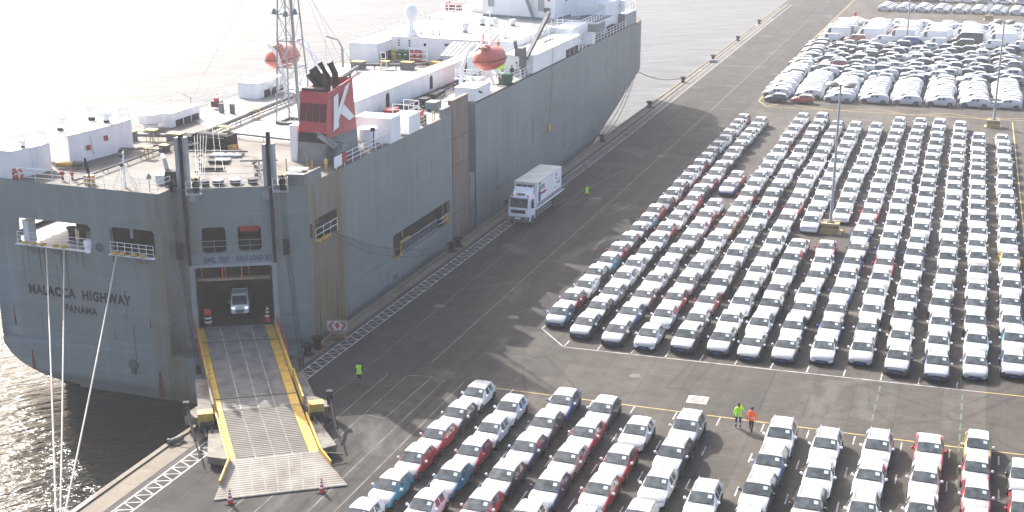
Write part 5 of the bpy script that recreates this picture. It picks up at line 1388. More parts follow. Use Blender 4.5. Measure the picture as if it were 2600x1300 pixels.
# ---- lattice mast
mk = MB(); cb = Vector((-59.5, 108.1, D)); ct = Vector((-58.4, 105.7, 28.6))
def leg(i, z):
    t = (z - D)/(28.6 - D); c = cb.lerp(ct, t*.55); w = 1.2 - .75*t
    sx, sy = ((-1, -1), (1, -1), (1, 1), (-1, 1))[i]
    return Vector((c.x + sx*w, c.y + sy*w, z))
for i in range(4): mk.tube([leg(i, D), leg(i, 28.6)], .08 if i != 1 else .15, 6)
lv = [D, 15.2, 17.6, 20.0, 22.4, 24.6, 26.8, 28.4]
for a, b in zip(lv, lv[1:]):
    for i in range(4):
        j = (i + 1) % 4
        mk.tube([leg(i, b), leg(j, b)], .05, 5)
        if i in (0, 1, 3): mk.tube([leg(i, a), leg(j, b)], .035, 4)
        if i in (0,): mk.tube([leg(j, a), leg(i, b)], .035, 4)
ms = mk.build('lattice_mast', M['polegrey'], ship, smooth=40)
mb = MB()
for i in range(4): mb.beam(leg(i, D + .12), leg((i + 1) % 4, D + .12), .3, .24)
mb.build('mast_foot', M['pipe'], ms)
mb = MB()
for s in (-.2, .2): mb.tube([Vector((-59.1 + s, 107.0, D)), Vector((-58.75 + s, 106.4, 28))], .022, 4)
for k in range(30): z = D + .5*k + .3; x = -59.1 + .35*(z - D)/16; y = 107.0 - .6*(z - D)/16; mb.tube([(x - .2, y, z), (x + .2, y, z)], .018, 4)
mb.build('mast_ladder', M['lgrey'], ms)
for x, y, z in ((-60.2, 106.6, 22.5), (-57.6, 105.6, 22.7), (-58.4, 105.4, 22.5)):
    mb = MB(); mb.lathe((x, y, z - .1), [(.28, 0), (.20, .3), (.1, .5), (0, .55)], 8); mb.build('flood_lamp', M['teal'], ms)
for a, b in (((-60, 106, 28), (-71.7, 108.5, D)), ((-58, 106, 28), (-69.5, 138, 13.0)), ((-58, 106.5, 27), (-66.5, 131, 13.0)), ((-57.5, 106, 26), (-48.2, 104, 14.3))):
    mb = MB(); mb.tube([a, b], .02, 4); mb.build('stay_wire', M['lgrey'], ms)

# ---- long casing with three doorways along the starboard side
mb = MB(); mb.prism([(-55.3, 107.0), (-53.75, 107.0), (-53.45, 141.6), (-55.0, 141.6)], D, 14.3)
cas = mb.build('deck_casing', M['white'], ship)
mb = MB(); mb.prism([(-55.34, 106.96), (-53.70, 106.96), (-53.40, 141.64), (-55.04, 141.64)], 14.3, 14.36); mb.build('roof', M['cream'], cas)
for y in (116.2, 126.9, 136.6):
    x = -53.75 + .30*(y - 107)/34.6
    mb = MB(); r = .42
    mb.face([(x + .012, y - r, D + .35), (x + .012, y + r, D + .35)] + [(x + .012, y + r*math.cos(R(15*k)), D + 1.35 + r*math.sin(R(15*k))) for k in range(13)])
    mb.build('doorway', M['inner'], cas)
for k in range(22):
    y = 108.2 + 1.5*k; x = -53.75 + .30*(y - 107)/34.6
    mb = MB(); mb.box(x, x + .02, y - .02, y + .02, D, 14.3); mb.build('panel_seam', M['white'], cas)
mb = MB(); mb.face([(-62.7 + 2.4*math.cos(R(15*k)), 135.4 + 1.6*math.sin(R(15*k)), D + .012) for k in range(24)]); mb.build('deck_mark', M['ellipse'], ship)
mb = MB(); mb.face([(-63.0, 101.0, D + .006), (-55.5, 100.2, D + .006), (-55.2, 107, D + .006), (-54.9, 141, D + .006), (-71.4, 141.0, D + .006), (-71.4, 108, D + .006)]); mb.build('white_deck_field', M['deck_white'], ship)
mb = MB(); mb.face([(-53.6, 107, D + .006), (-47.4, 107, D + .006), (-47.4, 116.5, D + .006), (-48.4, 116.6, D + .006), (-48.4, 123.1, D + .006), (-47.4, 123.2, D + .006), (-47.4, 146.5, D + .006), (-53.3, 146.5, D + .006)]); mb.build('white_deck_field', M['deck_white'], ship)
# gear in the alley between casing and side
for x, y, s, m, nm in ((-52.2, 113.6, (1.0, 1.9, .8), 'redbox', 'red_locker'), (-52.6, 118.5, (1.0, 3.0, .5), 'pipe', 'deck_machine'), (-51.5, 120.2, (.9, 1.2, .7), 'dark', 'deck_machine'), (-51.9, 124.3, (.8, 3.0, .6), 'dark', 'deck_machine'), (-50.8, 129.3, (1.6, 2.6, .8), 'dark', 'winch'),
                       (-51.2, 129.5, (.7, .8, 1.5), 'pipe', 'winch_panel'), (-49.6, 117.9, (1.1, 1.5, .9), 'teal', 'winch_cover'), (-50.4, 115.4, (1.3, .9, .3), 'pipe', 'hatch'), (-49.2, 113.2, (.9, .5, .3), 'teal', 'hatch'), (-52.4, 111.0, (.4, 2.6, .3), 'timber', 'timber_stack')):
    mb = MB(); mb.obox((x, y, D + s[2]/2), s); mb.build(nm, M[m], ship)
for k in range(3):
    mb = MB(); mb.tube([(-52.6 + .25*k, 112.0, D + .55), (-52.9 + .25*k, 108.8, D + .35)], .05, 5); mb.build('pipe_length', M['lgrey'], ship)
mb = MB(); mb.lathe((-50.8, 129.2, D + .8), [(.55, -.9), (.6, -.7), (.4, -.6), (.4, .6), (.6, .7), (.55, .9)], 12, 0, (0, 1, 0)); mb.build('winch_drum', M['brown'], ship, smooth=40)
for a, b in (((-50.6, 128.2, D + 1.0), (-50.9, 120.5, D + .2)), ((-50.3, 128.2, D + 1.0), (-50.5, 121.5, D + .2)), ((-52.0, 126, D + .3), (-51.2, 113, D + .2))):
    mb = MB(); mb.tube([a, b], .05, 5); mb.build('hawser', M['rope_dark'], ship)
mb = MB()
for k in range(9):
    x, y = -50.6 + random.uniform(-1, 1), 114 + random.uniform(-3, 5); mb.obox((x, y, D + .12), (random.uniform(.2, .7), random.uniform(.2, .7), .24), random.uniform(0, 3))
mb.build('deck_clutter', M['dark'], ship)
pipe([(-53.1, 109, D + .3), (-52.9, 134, D + .3)], .12, 3, 'dark')
# white boxes by the starboard edge
house('deckhouse', -50.6, -47.24, 102.6, 104.8, D, 14.4)
mb = MB(); mb.lathe((-48.6, 101.0, D), [(.55, 0), (.55, .5), (.85, .7), (.88, 1.6), (.84, 1.66), (0, 1.7)], 20); mb.build('mushroom_vent', M['white'], ship, smooth=40)
mb = MB(); mb.tube([(-47.7, 100.2, D), (-47.7, 100.2, 13.9)], .05, 5); mb.obox((-47.7, 100.1, 14.0), (.3, .3, .3)); mb.build('deck_lamp', M['dark'], ship)
hh = house('deckhouse', -48.9, -47.24, 106.7, 109.2, D, 13.85)
railing([(-48.85, 106.8, 13.9), (-47.3, 106.8, 13.9), (-47.3, 109.1, 13.9), (-48.8, 109.1, 13.9)], 1.0, 2, 1.2, .03)
mb = MB(); mb.obox((-48.0, 111.3, 12.7), (.6, .9, .9)); o = mb.build('valve_stand', M['dark'], ship); mb = MB(); mb.obox((-47.9, 110.9, 13.35), (.4, .3, .5)); mb.build('fire_box', M['redbox'], o)
for y in (110.4, 112.9, 114.6): 
    mb = MB(); mb.tube([(-47.6, y, D), (-47.6, y, 13.1), (-47.6, y + .5, 13.1), (-47.6, y + .5, D)], .045, 5); mb.build('step_hoop', M['ochre'], ship)
mb = MB(); mb.box(-47.5, -47.22, 114.4, 116.55, D, 13.1); mb.build('bulwark', M['grey'], ship)
# rusty sliding panel in the trunk recess, rung ladder beside it
mb = MB(); mb.box(-47.75, -47.3, 117.1, 121.3, -3.5, 13.45); pn = mb.build('sliding_panel', M['rusty'], ship)
for z in (2.1, 6.9, 9.6):
    mb = MB(); mb.box(-47.31, -47.27, 117.15, 121.25, z, z + .07); mb.build('panel_seam', M['rust'], pn)
ladder((-48.2, 122.3, .5), 11.7, (0, 1, 0), .45, 'pipe')
mb = MB(); mb.box(-48.25, -47.3, 121.6, 123.0, -4, 5.2); mb.build('trunk_box', M['grey'], ship)
# box forward of the trunk
house('deckhouse', -49.6, -47.26, 123.5, 127.6, D, 13.55)
mb = MB(); mb.tube([(-47.24, 124.2, 13.2), (-47.05, 124.6, 13.0)], .1, 6); mb.build('deck_lamp', M['dark'], ship)
mb = MB(); mb.box(-47.3, -47.19, 123.15, 160, D - .12, D + .02); mb.build('deck_edge_strip', M['dark'], ship)
# gangway gear in the side opening
mb = MB(); P = PS
for zz in (.1, 1.0): mb.beam(P(17.4, 1.75 + zz, -.1), P(25.6, 1.75 + zz, -.1), .10, .07)
for k in range(28): mb.beam(P(17.5 + .3*k, 1.85, -.1), P(17.5 + .3*k, 2.75, -.1), .035, .035)
mb.build('gangway', M['lgrey'], ship)
mb = MB(); mb.beam(P(17.0, 1.7, -.05), P(17.0, 2.9, -.05), .1, .1); mb.beam(P(17.0, 2.95, -.05), P(19.0, 2.95, -.05), .1, .1); mb.beam(P(18.2, 3.0, -.4), P(18.2, 3.9, -.4), .1, .1); mb.beam(P(15.4, 1.72, 0), P(17.2, 1.72, 0), .08, .08); mb.tube([P(15.5, 1.7, 0), P(15.5, 2.7, 0)], .05, 4); mb.build('gangway_frame', M['yellow'], ship)
mb = MB(); mb.box(-47.24, -47.2, 114.1, 114.2, 1.65, 3.95); mb.build('opening_post', M['hull'], ship)
mb = MB(); mb.box(-47.3, -47.26, 114.4, 115.0, 1.8, 2.6); mb.build('prohibition_sign', M['redbox'], ship)
mb = MB(); mb.beam(P(28.1, 1.7, 0), P(28.1, 2.7, 0), .5, .06); mb.build('rail_gate', M['yellow'], ship)
mb = MB()
for zz in (.5, .95): mb.tube([P(25.9, 1.7 + zz, .0), P(28.6, 1.7 + zz, 0)], .03, 4)
mb.build('window_rail', M['white'], ship)

# ---- forward houses, upper deck and bridge
UP = 14.85
mb = MB(); mb.box(-67.0, -51.3, 146.6, 192, D, UP); up = mb.build('upper_house', M['white'], ship)
mb = MB(); mb.box(-67.03, -51.27, 146.57, 192.03, UP, UP + .04); mb.build('upper_deck', M['deck_white'], up)
railing([(-66.9, 146.8, UP + .04), (-51.4, 146.8, UP + .04)], 1.0, 3, 2.0, .018); railing([(-66.9, 146.8, UP + .04), (-66.9, 190, UP + .04)], 1.0, 2, 2.4, .018); railing([(-51.4, 146.8, UP + .04), (-51.4, 166, UP + .04)], 1.0, 2, 2.4, .022)
house('deckhouse', -70.7, -67.05, 142.6, 165, D, 14.5, open_foot=(143.2, 150))
railing([(-70.6, 142.8, 14.55), (-70.6, 164.8, 14.55)], 1.05, 2, 1.8, .02); railing([(-70.6, 142.8, 14.55), (-68.8, 142.8, 14.55)], 1.05, 2, 1.8, .02)
mb = MB(); mb.tube([(-69.8, 139.0, D), (-69.8, 139.0, 14.4)], .16, 8); mb.tube([(-69.8, 139, 14.4), (-70.1, 138.6, 15.4), (-71.2, 137.6, 15.9)], .11, 6); mb.tube([(-71.2, 137.6, 15.9), (-71.2, 137.6, 13.2)], .02, 4); mb.build('boat_davit', M['lgrey'], ship, smooth=40)
# flat notices on the house front (print)
for x, z, w, h, m in ((-66.0, 14.5, .25, .16, 'redbox'), (-66.0, 14.2, .25, .16, 'dark'), (-66.0, 13.9, .25, .16, 'redbox'), (-64.6, 14.5, .25, .16, 'workblue'), (-64.6, 14.2, .25, .16, 'black'), (-64.6, 13.9, .25, .16, 'dark'), (-62.6, 14.1, .3, .35, 'dark'), (-59.7, 14.2, .75, .25, 'dark'), (-59.6, 13.5, .6, .8, 'paper'), (-57.6, 13.4, .8, 1.2, 'paper'), (-58.6, 13.4, .12, .6, 'dark')):
    mb = MB(); mb.box(x - w/2, x + w/2, 146.57, 146.597, z - h/2, z + h/2); mb.build('notice', M[m], up)
mb = MB()
for k in range(18):
    if k % 6 != 5: mb.box(-66.0 + .17*k, -65.88 + .17*k, 146.57, 146.597, 13.30, 13.42)
mb.build('notice_line', M['dark'], up)
# canopy beside the house
mb = MB(); cq = [(-58.6, 141.6, 13.75), (-54.9, 141.0, 13.75), (-54.9, 146.3, 14.75), (-59.0, 146.5, 14.75)]
mb.face(cq); mb.face([(x, y, z - .06) for x, y, z in cq][::-1]); cn = mb.build('canopy', M['lgrey'], ship)
for k in range(8):
    a = Vector(cq[0]).lerp(Vector(cq[1]), k/7); b = Vector(cq[3]).lerp(Vector(cq[2]), k/7); mb = MB(); mb.beam(a + Vector((0, 0, .03)), b + Vector((0, 0, .03)), .05, .05); mb.build('canopy_rib', M['teal'], cn)
for x, y in ((-58.5, 141.7), (-55.2, 141.2)):
    mb = MB(); mb.tube([(x, y, D), (x, y, 13.7)], .05, 5); mb.build('canopy_post', M['timber'], cn)
for x, y, s, m, nm in ((-57.4, 144.0, (1.8, .7, .9), 'timber', 'bench'), (-56.0, 144.8, (.9, .9, 1.3), 'timber', 'locker'), (-59.6, 142.6, (1.2, .8, .6), 'ochre', 'locker'), (-61.0, 143.4, (1.6, .5, .5), 'rust', 'bench'), (-57.0, 142.2, (1.2, .6, .5), 'rust', 'locker')):
    mb = MB(); mb.obox((x, y, D + s[2]/2), s); mb.build(nm, M[m], ship)
mb = MB()
for x in (-63.5, -61.2): mb.tube([(x, 144.0, D), (x, 144.0, 14.0)], .04, 4)
for z in (12.8, 13.4, 14.0): mb.tube([(-63.5, 144, z), (-61.2, 144, z)], .03, 4)
mb.build('hand_rail', M['white'], ship)
pipe([(-61.0, 139.9, 12.75), (-59.6, 144.5, 12.75)], .15); pipe([(-65.6, 139.2, 12.7), (-64.0, 143.5, 12.7)], .09)
# upper deck fittings
for x, y, r, h in ((-59.9, 153.0, .45, 1.2), (-60.3, 160.0, .5, 1.0), (-59.0, 160.0, .4, .8), (-56.5, 160.9, .45, .8), (-64.6, 150.1, .15, .6), (-62.8, 149.6, .15, .6), (-62.0, 149.7, .15, .6), (-57.6, 154.5, .18, .7), (-56.0, 151.2, .15, .6), (-55.0, 148.8, .16, .6), (-53.4, 149.5, .15, .5)):
    vent(x, y, UP + .04, r, h)
mb = MB(); mb.lathe((-65.0, 148.1, UP + .04), [(.75, 0), (.62, .45), (.25, .95), (.28, 1.6), (.62, 2.0), (.80, 2.4), (.80, 3.1), (.62, 3.55), (.3, 3.75), (0, 3.8)], 18); o = mb.build('radome', M['white'], ship, smooth=40)
mb = MB(); mb.lathe((-55.3, 151.0, UP + .04), [(.2, 0), (.09, .2), (.09, 1.2), (.42, 1.4), (.45, 1.8), (.35, 2.1), (0, 2.25)], 12); mb.build('radome', M['white'], ship, smooth=40)
mb = MB(); mb.tube([(-56.9, 153.6, UP), (-56.9, 153.6, 17.4)], .07, 5); mb.lathe((-56.9, 153.6, 17.3), [(.2, 0), (.26, .1), (0, .3)], 8); mb.lathe((-56.9, 153.6, UP), [(.35, 0), (.2, .6), (.1, .9), (0, .95)], 8); mb.build('aerial_mast', M['white'], ship)
for x, y in ((-53.3, 150.2), (-58.9, 149.5), (-62.6, 148.2)):
    mb = MB(); mb.tube([(x, y, UP), (x, y, 17.6)], .035, 4); mb.build('whip_aerial', M['lgrey'], ship)
# bridge block
mb = MB(); mb.prism([(-63.6, 169.0), (-52.9, 167.2), (-52.3, 172.5), (-49.6, 176.0), (-49.6, 182), (-63.6, 182)], UP + .04, 20.5); br = mb.build('bridge', M['white'], ship)
mb = MB(); mb.prism([(-63.64, 168.95), (-52.86, 167.12), (-52.26, 172.5), (-52.4, 172.6), (-53, 167.3), (-63.5, 169.1)], UP + .05, UP + .35); mb.build('bridge_foot_band', M['teal'], br)
def onw(t, z): a, b = Vector((-63.6, 169.0, 0)), Vector((-52.9, 167.2, 0)); p = a.lerp(b, t); return p + Vector((-.02, -.06, z))
for t_, z, w, h, m, nm in ((.12, 17.2, .9, 1.9, 'lgrey', 'door'), (.82, 17.0, .9, 1.9, 'lgrey', 'door'), (.925, 17.6, .3, .45, 'redbox', 'fire_box'), (.22, 18.2, .5, .25, 'teal', 'name_board'), (.50, 17.9, .18, .18, 'dark', 'vent_hole'), (.70, 18.7, .2, .2, 'redbox', 'lamp'), (.90, 16.2, .9, .6, 'pipe', 'life_raft')):
    mb = MB(); mb.obox(onw(t_, z), (w, .10 if h < 1.5 else .05, h), R(-9.5)); mb.build(nm, M[m], br)
mb = MB(); a, b = onw(.52, 20.3) + Vector((0, -.35, 0)), onw(.72, 15.2) + Vector((0, -.35, 0)); mb.beam(a, b, .7, .12)
for k in range(9): mb.obox(a.lerp(b, k/9) + Vector((0, 0, .12)), (.3, .7, .08), R(-9.5))
mb.build('stair', M['lgrey'], br)
mb = MB(); mb.tube([a + Vector((0, -.35, .9)), b + Vector((0, -.35, .9))], .03, 4); mb.build('stair_rail', M['plank_tan'], br)
for k, (x0, y0, x1, y1) in enumerate(((-52.5, 170.6, -52.42, 171.5), (-52.1, 172.8, -51.3, 173.8), (-51.1, 174.1, -50.3, 175.1))):
    dx, dy = x1 - x0, y1 - y0; L = math.hypot(dx, dy); nx, ny = dy/L*.05, -dx/L*.05
    mb = MB(); mb.obox(((x0 + x1)/2 + nx, (y0 + y1)/2 + ny, 17.7), (L, .06, 1.1), math.atan2(dy, dx)); mb.build('window', M['window'], br)
house('wing_house', -52.2, -48.5, 176.2, 184.5, D, 16.2, topm='white')
mb = MB(); mb.box(-49.9, -47.9, 183.5, 184.6, 14.4, 16.0); mb.build('wing_end', M['white'], ship)
for x, y in ((-66.6, 171.0),):
    house('wing_house', -67.2, -63.8, 173, 181, UP + .04, 17.4, topm='white')
    railing([(-70.0, 170, 14.9), (-66.9, 170, 14.9), (-66.9, 173, 14.9)], 1.2, 3, 1.0, .04)
mb = MB(); mb.box(-72.2, -66.9, 169.8, 174, 14.2, 14.5); mb.build('bridge_wing', M['white'], ship)
mb = MB(); mb.obox((-69.0, 172, 15.5), (2.2, .8, 1.0)); mb.build('life_raft', M['darkred'], ship)
# starboard forward side
house('deckhouse', -50.9, -47.26, 141.5, 159.6, D, 14.2, open_foot=(154.0, 159.4))
railing([(-47.5, 147.5, 14.25), (-47.5, 159.5, 14.25)], 1.0, 3, 1.5, .03); railing([(-50.6, 141.7, 14.25), (-50.6, 159.5, 14.25)], 1.0, 2, 2.0, .025)
mb = MB()
for k in range(3): mb.box(-49.6, -49.2, 152.0 + 1.2*k, 152.8 + 1.2*k, 14.26, 14.34)
mb.build('roof_slot', M['dark'], ship)
mb = MB(); mb.lathe((-47.7, 159.9, D), [(.35, 0), (.35, 1.9), (.42, 1.95), (.42, 2.05), (0, 2.1)], 14); mb.build('vent_trunk', M['white'], ship, smooth=40)
house('deckhouse', -51.2, -48.6, 161.0, 168, D, 14.8, topm='white'); house('deckhouse', -48.55, -47.3, 165.8, 167.2, D, 13.6)
railing([(-51, 161.2, 14.85), (-47.6, 161.2, 14.85), (-47.6, 175, 14.85)], 1.0, 3, 1.3, .035)
mb = MB(); mb.box(-51.2, -47.3, 168, 176, 14.6, 14.8); o = mb.build('bridge_wing', M['white'], ship); mb = MB(); mb.box(-51.15, -47.35, 168.1, 175.9, 14.8, 14.83); mb.build('wing_deck', M['deck_green'], o)
mb = MB(); mb.box(-49.9, -47.5, 183.0, 189.5, D, 14.1); o = mb.build('bow_house', M['lgrey'], ship); mb = MB(); mb.box(-49.93, -47.47, 182.96, 182.99, D, 14.1); mb.build('shaded_end', M['grey'], o)  # darker end sheet puts the end wall's shade into its colour
railing([(-49.8, 183.1, 14.1), (-47.6, 183.1, 14.1), (-47.6, 189.3, 14.1)], 1.0, 2, 1.4, .03)
mb = MB(); mb.obox((-48.8, 178.5, 12.7), (1.2, 3.0, .9)); mb.obox((-48.2, 181.2, 12.6), (.8, 1.2, .7)); mb.build('windlass', M['dark'], ship)
mb = MB(); mb.tube([(-50.2, 176.5, D + .6), (-50.0, 184.5, D + 1.0)], .12, 6); mb.tube([(-49.7, 176.5, D + .3), (-49.5, 184.5, D + .7)], .08, 6); mb.build('hose', M['plank_tan'], ship)
mb = MB(); mb.lathe((-48.2, 191.6, D), [(.12, 0), (.12, .5), (.2, .6), (.12, .9), (0, 1.0)], 8); mb.build('hydrant', M['redbox'], ship)
mb = MB(); mb.lathe((-47.4, 190.2, 5.0), [(.35, 0), (.4, .12), (.28, .16), (0, .05)], 12, 0, (1, 0, 0)); mb.build('fairlead', M['dark'], ship)

# ---- provision crane
mb = MB(); mb.tube([(-48.2, 140.6, D), (-48.2, 140.6, 14.6)], .45, 10); mb.obox((-48.3, 140.2, 14.9), (.9, 1.5, .9)); mb.beam((-48.7, 140.0, 15.0), (-48.7, 139.4, 16.2), .3, .3); cr = mb.build('provision_crane', M['pipe'], ship, smooth=40)
mb = MB(); mb.beam((-48.0, 141.2, 14.0), (-47.6, 148.3, 18.3), .42, .42); mb.tube([(-47.55, 141.8, 13.9), (-47.2, 148.0, 17.7)], .03, 4)
for k in range(8): p = Vector((-48.0, 141.2, 14.0)).lerp(Vector((-47.6, 148.3, 18.3)), .1 + .11*k); q = Vector((-47.55, 141.8, 13.9)).lerp(Vector((-47.2, 148.0, 17.7)), .1 + .11*k); mb.tube([p, q], .025, 4)
mb.build('crane_jib', M['pipe'], cr)
mb = MB(); mb.tube([(-48.7, 139.4, 16.2), (-47.6, 148.2, 18.4)], .025, 4); mb.tube([(-48.5, 139.4, 16.2), (-47.5, 148.2, 18.4)], .02, 4); mb.build('topping_wire', M['lgrey'], cr)
mb = MB(); mb.tube([(-46.9, 148.35, 18.2), (-46.8, 146.0, 5.6)], .022, 4); mb.tube([(-46.75, 148.35, 18.2), (-46.7, 146.0, 5.6)], .022, 4); mb.build('crane_fall', M['rope_dark'], cr)
mb = MB(); mb.lathe((-46.75, 145.95, 5.0), [(.05, -.35), (.12, -.2), (.2, .0), (.26, .3), (.2, .55), (0, .65)], 10); mb.build('hook_block', M['yellow'], cr, smooth=40)
for y in (138.0, 139.2):
    pass
mb = MB(); mb.obox((-48.6, 141.2 - 1.6, D + .5), (.9, 1.0, .9)); mb.build('life_raft', M['rampwhite'], ship)

# ---- davits (fixed to the ship) and the lifeboats they hold
def davit(x, ya, yb, sg):
    for y in (ya, yb):
        mb = MB(); mb.tube([(x + sg*1.8, y, D), (x + sg*1.6, y, 14.6), (x + sg*.9, y, 16.6), (x, y, 17.5)], [.26, .24, .2, .12], 8); mb.tube([(x + sg*.6, y, D), (x + sg*1.4, y, 14.4)], .12, 6); mb.tube([(x - sg*.6, y + .4, D + .1), (x + sg*.6, y, 14.0)], .2, 8)
        mb.build('lifeboat_davit', M['white'], ship, smooth=40)
def lifeboat(label, c, rz):
    t = thing('lifeboat', label, 'lifeboat', c, rz)
    st = [(-2.55, .62, .25, .25), (-2.35, .98, -.45, .95), (-1.5, 1.22, -1.0, 1.28), (0, 1.28, -1.12, 1.34), (1.5, 1.18, -1.0, 1.2), (2.3, .80, -.45, .8), (2.6, .25, .25, .3)]
    rows = []
    for y, w, zb, zt in st:
        r_ = []
        for k in range(17):
            a = R(-90 + 360*k/16); cx, cz = math.cos(a), math.sin(a)
            z = cz*(zt if cz > 0 else -zb if zb < 0 else .1); px = math.copysign(abs(cx)**.8, cx)*w
            r_.append((px, y, z))
        rows.append(r_[:-1])
    mb = MB(); mb.grid(rows, 0, True); mb.face(rows[0][::-1]); mb.face(rows[-1]); hu = mb.build('hull', M['orange'], t, smooth=60, local=True)
    mb = MB(); mb.lathe((0, -1.25, 1.0), [(.62, 0), (.58, .45), (.36, .66), (0, .7)], 12); mb.build('cockpit', M['orange'], t, smooth=40, local=True)
    pts = [(w*1.03, y, .02) for y, w, a, b in st] + [(-w*1.03, y, .02) for y, w, a, b in st[::-1]]
    mb = MB(); mb.tube(pts + [pts[0]], .06, 5); mb.build('rubbing_strake', M['darkred'], t, local=True)
    mb = MB()
    for s in (-.30, .30): mb.obox((s, -1.83, 1.37), (.34, .10, .22), 0, 0, Matrix.Rotation(.35, 3, 'X'))
    mb.obox((.55, -2.36, .25), (.42, .12, .45)); mb.build('hatch_window', M['pipe'], t, local=True)
    for y in (-2.2, 2.1):
        mb = MB(); mb.tube([(0, y, .6), (0, y, 1.9)], .06, 5); mb.obox((0, y, 1.35), (.22, .22, .35)); mb.build('fall_hook', M['ochre'], t, local=True)
    mb = MB(); mb.tube([(-.6, -2.0, 1.0), (-.2, 0, 1.25), (-.2, 2.0, 1.0)], .03, 4); mb.tube([(.9, -1.5, .55), (1.0, 0, .65), (.9, 1.5, .55)], .03, 4); mb.build('grab_line', M['rampwhite'], t, local=True)
    return t
davit(-48.8, 127.6, 134.4, -1)
lifeboat('orange enclosed lifeboat hanging from davits above the crew by the quay side rail', (-48.6, 131.3, 15.35), R(-4))
davit(-68.4, 119.6, 126.4, 1)
lifeboat('orange enclosed lifeboat on the water side, partly behind the lattice mast', (-68.6, 122.9, 15.7), R(4))
mb = MB(); mb.beam((-68.4, 119.6, 17.4), (-67.6, 121.5, 15.6), .25, .25); mb.tube([(-67.2, 123, D), (-67.2, 123, 15)], .2, 8); mb.tube([(-66.6, 126.5, D), (-66.6, 126.5, 15.6)], .16, 8); mb.tube([(-66.6, 126.5, 15.4), (-68.4, 125.4, 17.2)], .14, 6); mb.build('boat_cradle', M['white'], ship)
mb = MB(); mb.tube([(-48.9, 129.6, 16.6), (-49.6, 131.8, 17.8)], .12, 6); mb.tube([(-49.6, 131.8, 17.9), (-49.6, 131.8, 16.7)], .07, 5); mb.build('davit_arm', M['orange'], ship)
mb = MB(); mb.box(-51.6, -49.0, 128.4, 130.6, 13.5, 13.55); mb.build('boat_platform', M['white'], ship)
railing([(-51.5, 128.6, 13.55), (-49.0, 128.6, 13.55), (-48.8, 130.6, 13.5), (-48.0, 134.4, D + .4)], 1.0, 3, 1.0, .03)
railing([(-47.4, 134.8, D), (-47.4, 137.4, D)], 1.1, 3, .7, .03)
# loose things on deck
t = thing('covered_drum', 'green tarpaulin covered block at the rail below the lifeboat crew', 'covered drum', (-47.95, 134.2, D))
mb = MB(); mb.lathe((-47.95, 134.2, D), [(.75, 0), (.82, .6), (.75, 1.15), (.5, 1.25), (0, 1.3)], 10); mb.build('tarpaulin', M['tarp'], t, smooth=50)
mb = MB(); mb.box(-48.7, -47.25, 133.45, 134.95, D, D + .08); mb.build('pallet', M['dark'], t)
def bin_(x, y, mtl, label):
    t = thing('wheeled_bin', label, 'bin', (x, y, D), 0, 'bins in a row against the white house front')
    mb = MB(); rows = [[(x + sx*w, y + sy*w*1.1, z) for sx, sy in ((-1, -1), (1, -1), (1, 1), (-1, 1))] for w, z in ((.27, D + .05), (.33, D + 1.05))]
    mb.grid(rows, 0, True); mb.face(rows[0][::-1]); mb.face(rows[1]); mb.build('body', M[mtl], t)
    mb = MB(); mb.obox((x, y, D + 1.10), (.72, .80, .09)); mb.build('lid', M[mtl], t)
    mb = MB(); mb.box(x - .18, x + .18, y - .352, y - .335, D + .72, D + .80); mb.build('sticker', M['white'], t)
    mb = MB(); mb.tube([(x - .25, y + .3, D + .11), (x + .25, y + .3, D + .11)], .11, 8); mb.build('wheel', M['rubber'], t)
for i, (m, l) in enumerate((('binyellow', 'yellow wheeled bin at the left end of the bin row on deck'), ('green', 'dark green wheeled bin beside the yellow bin on deck'), ('green', 'dark green wheeled bin between a green bin and a red bin'), ('redbox', 'red wheeled bin beside a green bin on deck'), ('redbox', 'red wheeled bin at the right end of the bin row on deck'))):
    bin_(-66.2 + .78*i, 145.7, m, l)
def lifebuoy(c, ax, label):
    t = thing('lifebuoy', label, 'lifebuoy', c)
    ax = Vector(ax).normalized(); ring = MB().ring((0, 0, 0), ax, .32, 16)
    a, b = MB(), MB()
    for i in range(16):
        p, q = Vector(ring[i]), Vector(ring[(i + 1) % 16]); (a if i % 4 else b).tube([p, q], .095, 8)
    a.build('ring', M['orange'], t, smooth=50, local=True); b.build('white_band', M['white'], t, smooth=50, local=True)
lifebuoy((-68.6, 80.95, D + .62), (0, 1, 0), 'red and white lifebuoy on the stern rail at the far left')
lifebuoy((-68.9, 169.7, 16.2), (0, 1, 0), 'red and white lifebuoy at the water side end of the bridge')
lifebuoy((-48.8, 183.4, 15.3), (0, 1, 0), 'red and white lifebuoy on the white wing end near the bow')
mb = MB(); mb.lathe((-69.3, 81.3, D), [(.2, 0), (.2, .75), (.14, .85), (0, .88)], 10); mb.build('fire_box', M['redbox'], ship)
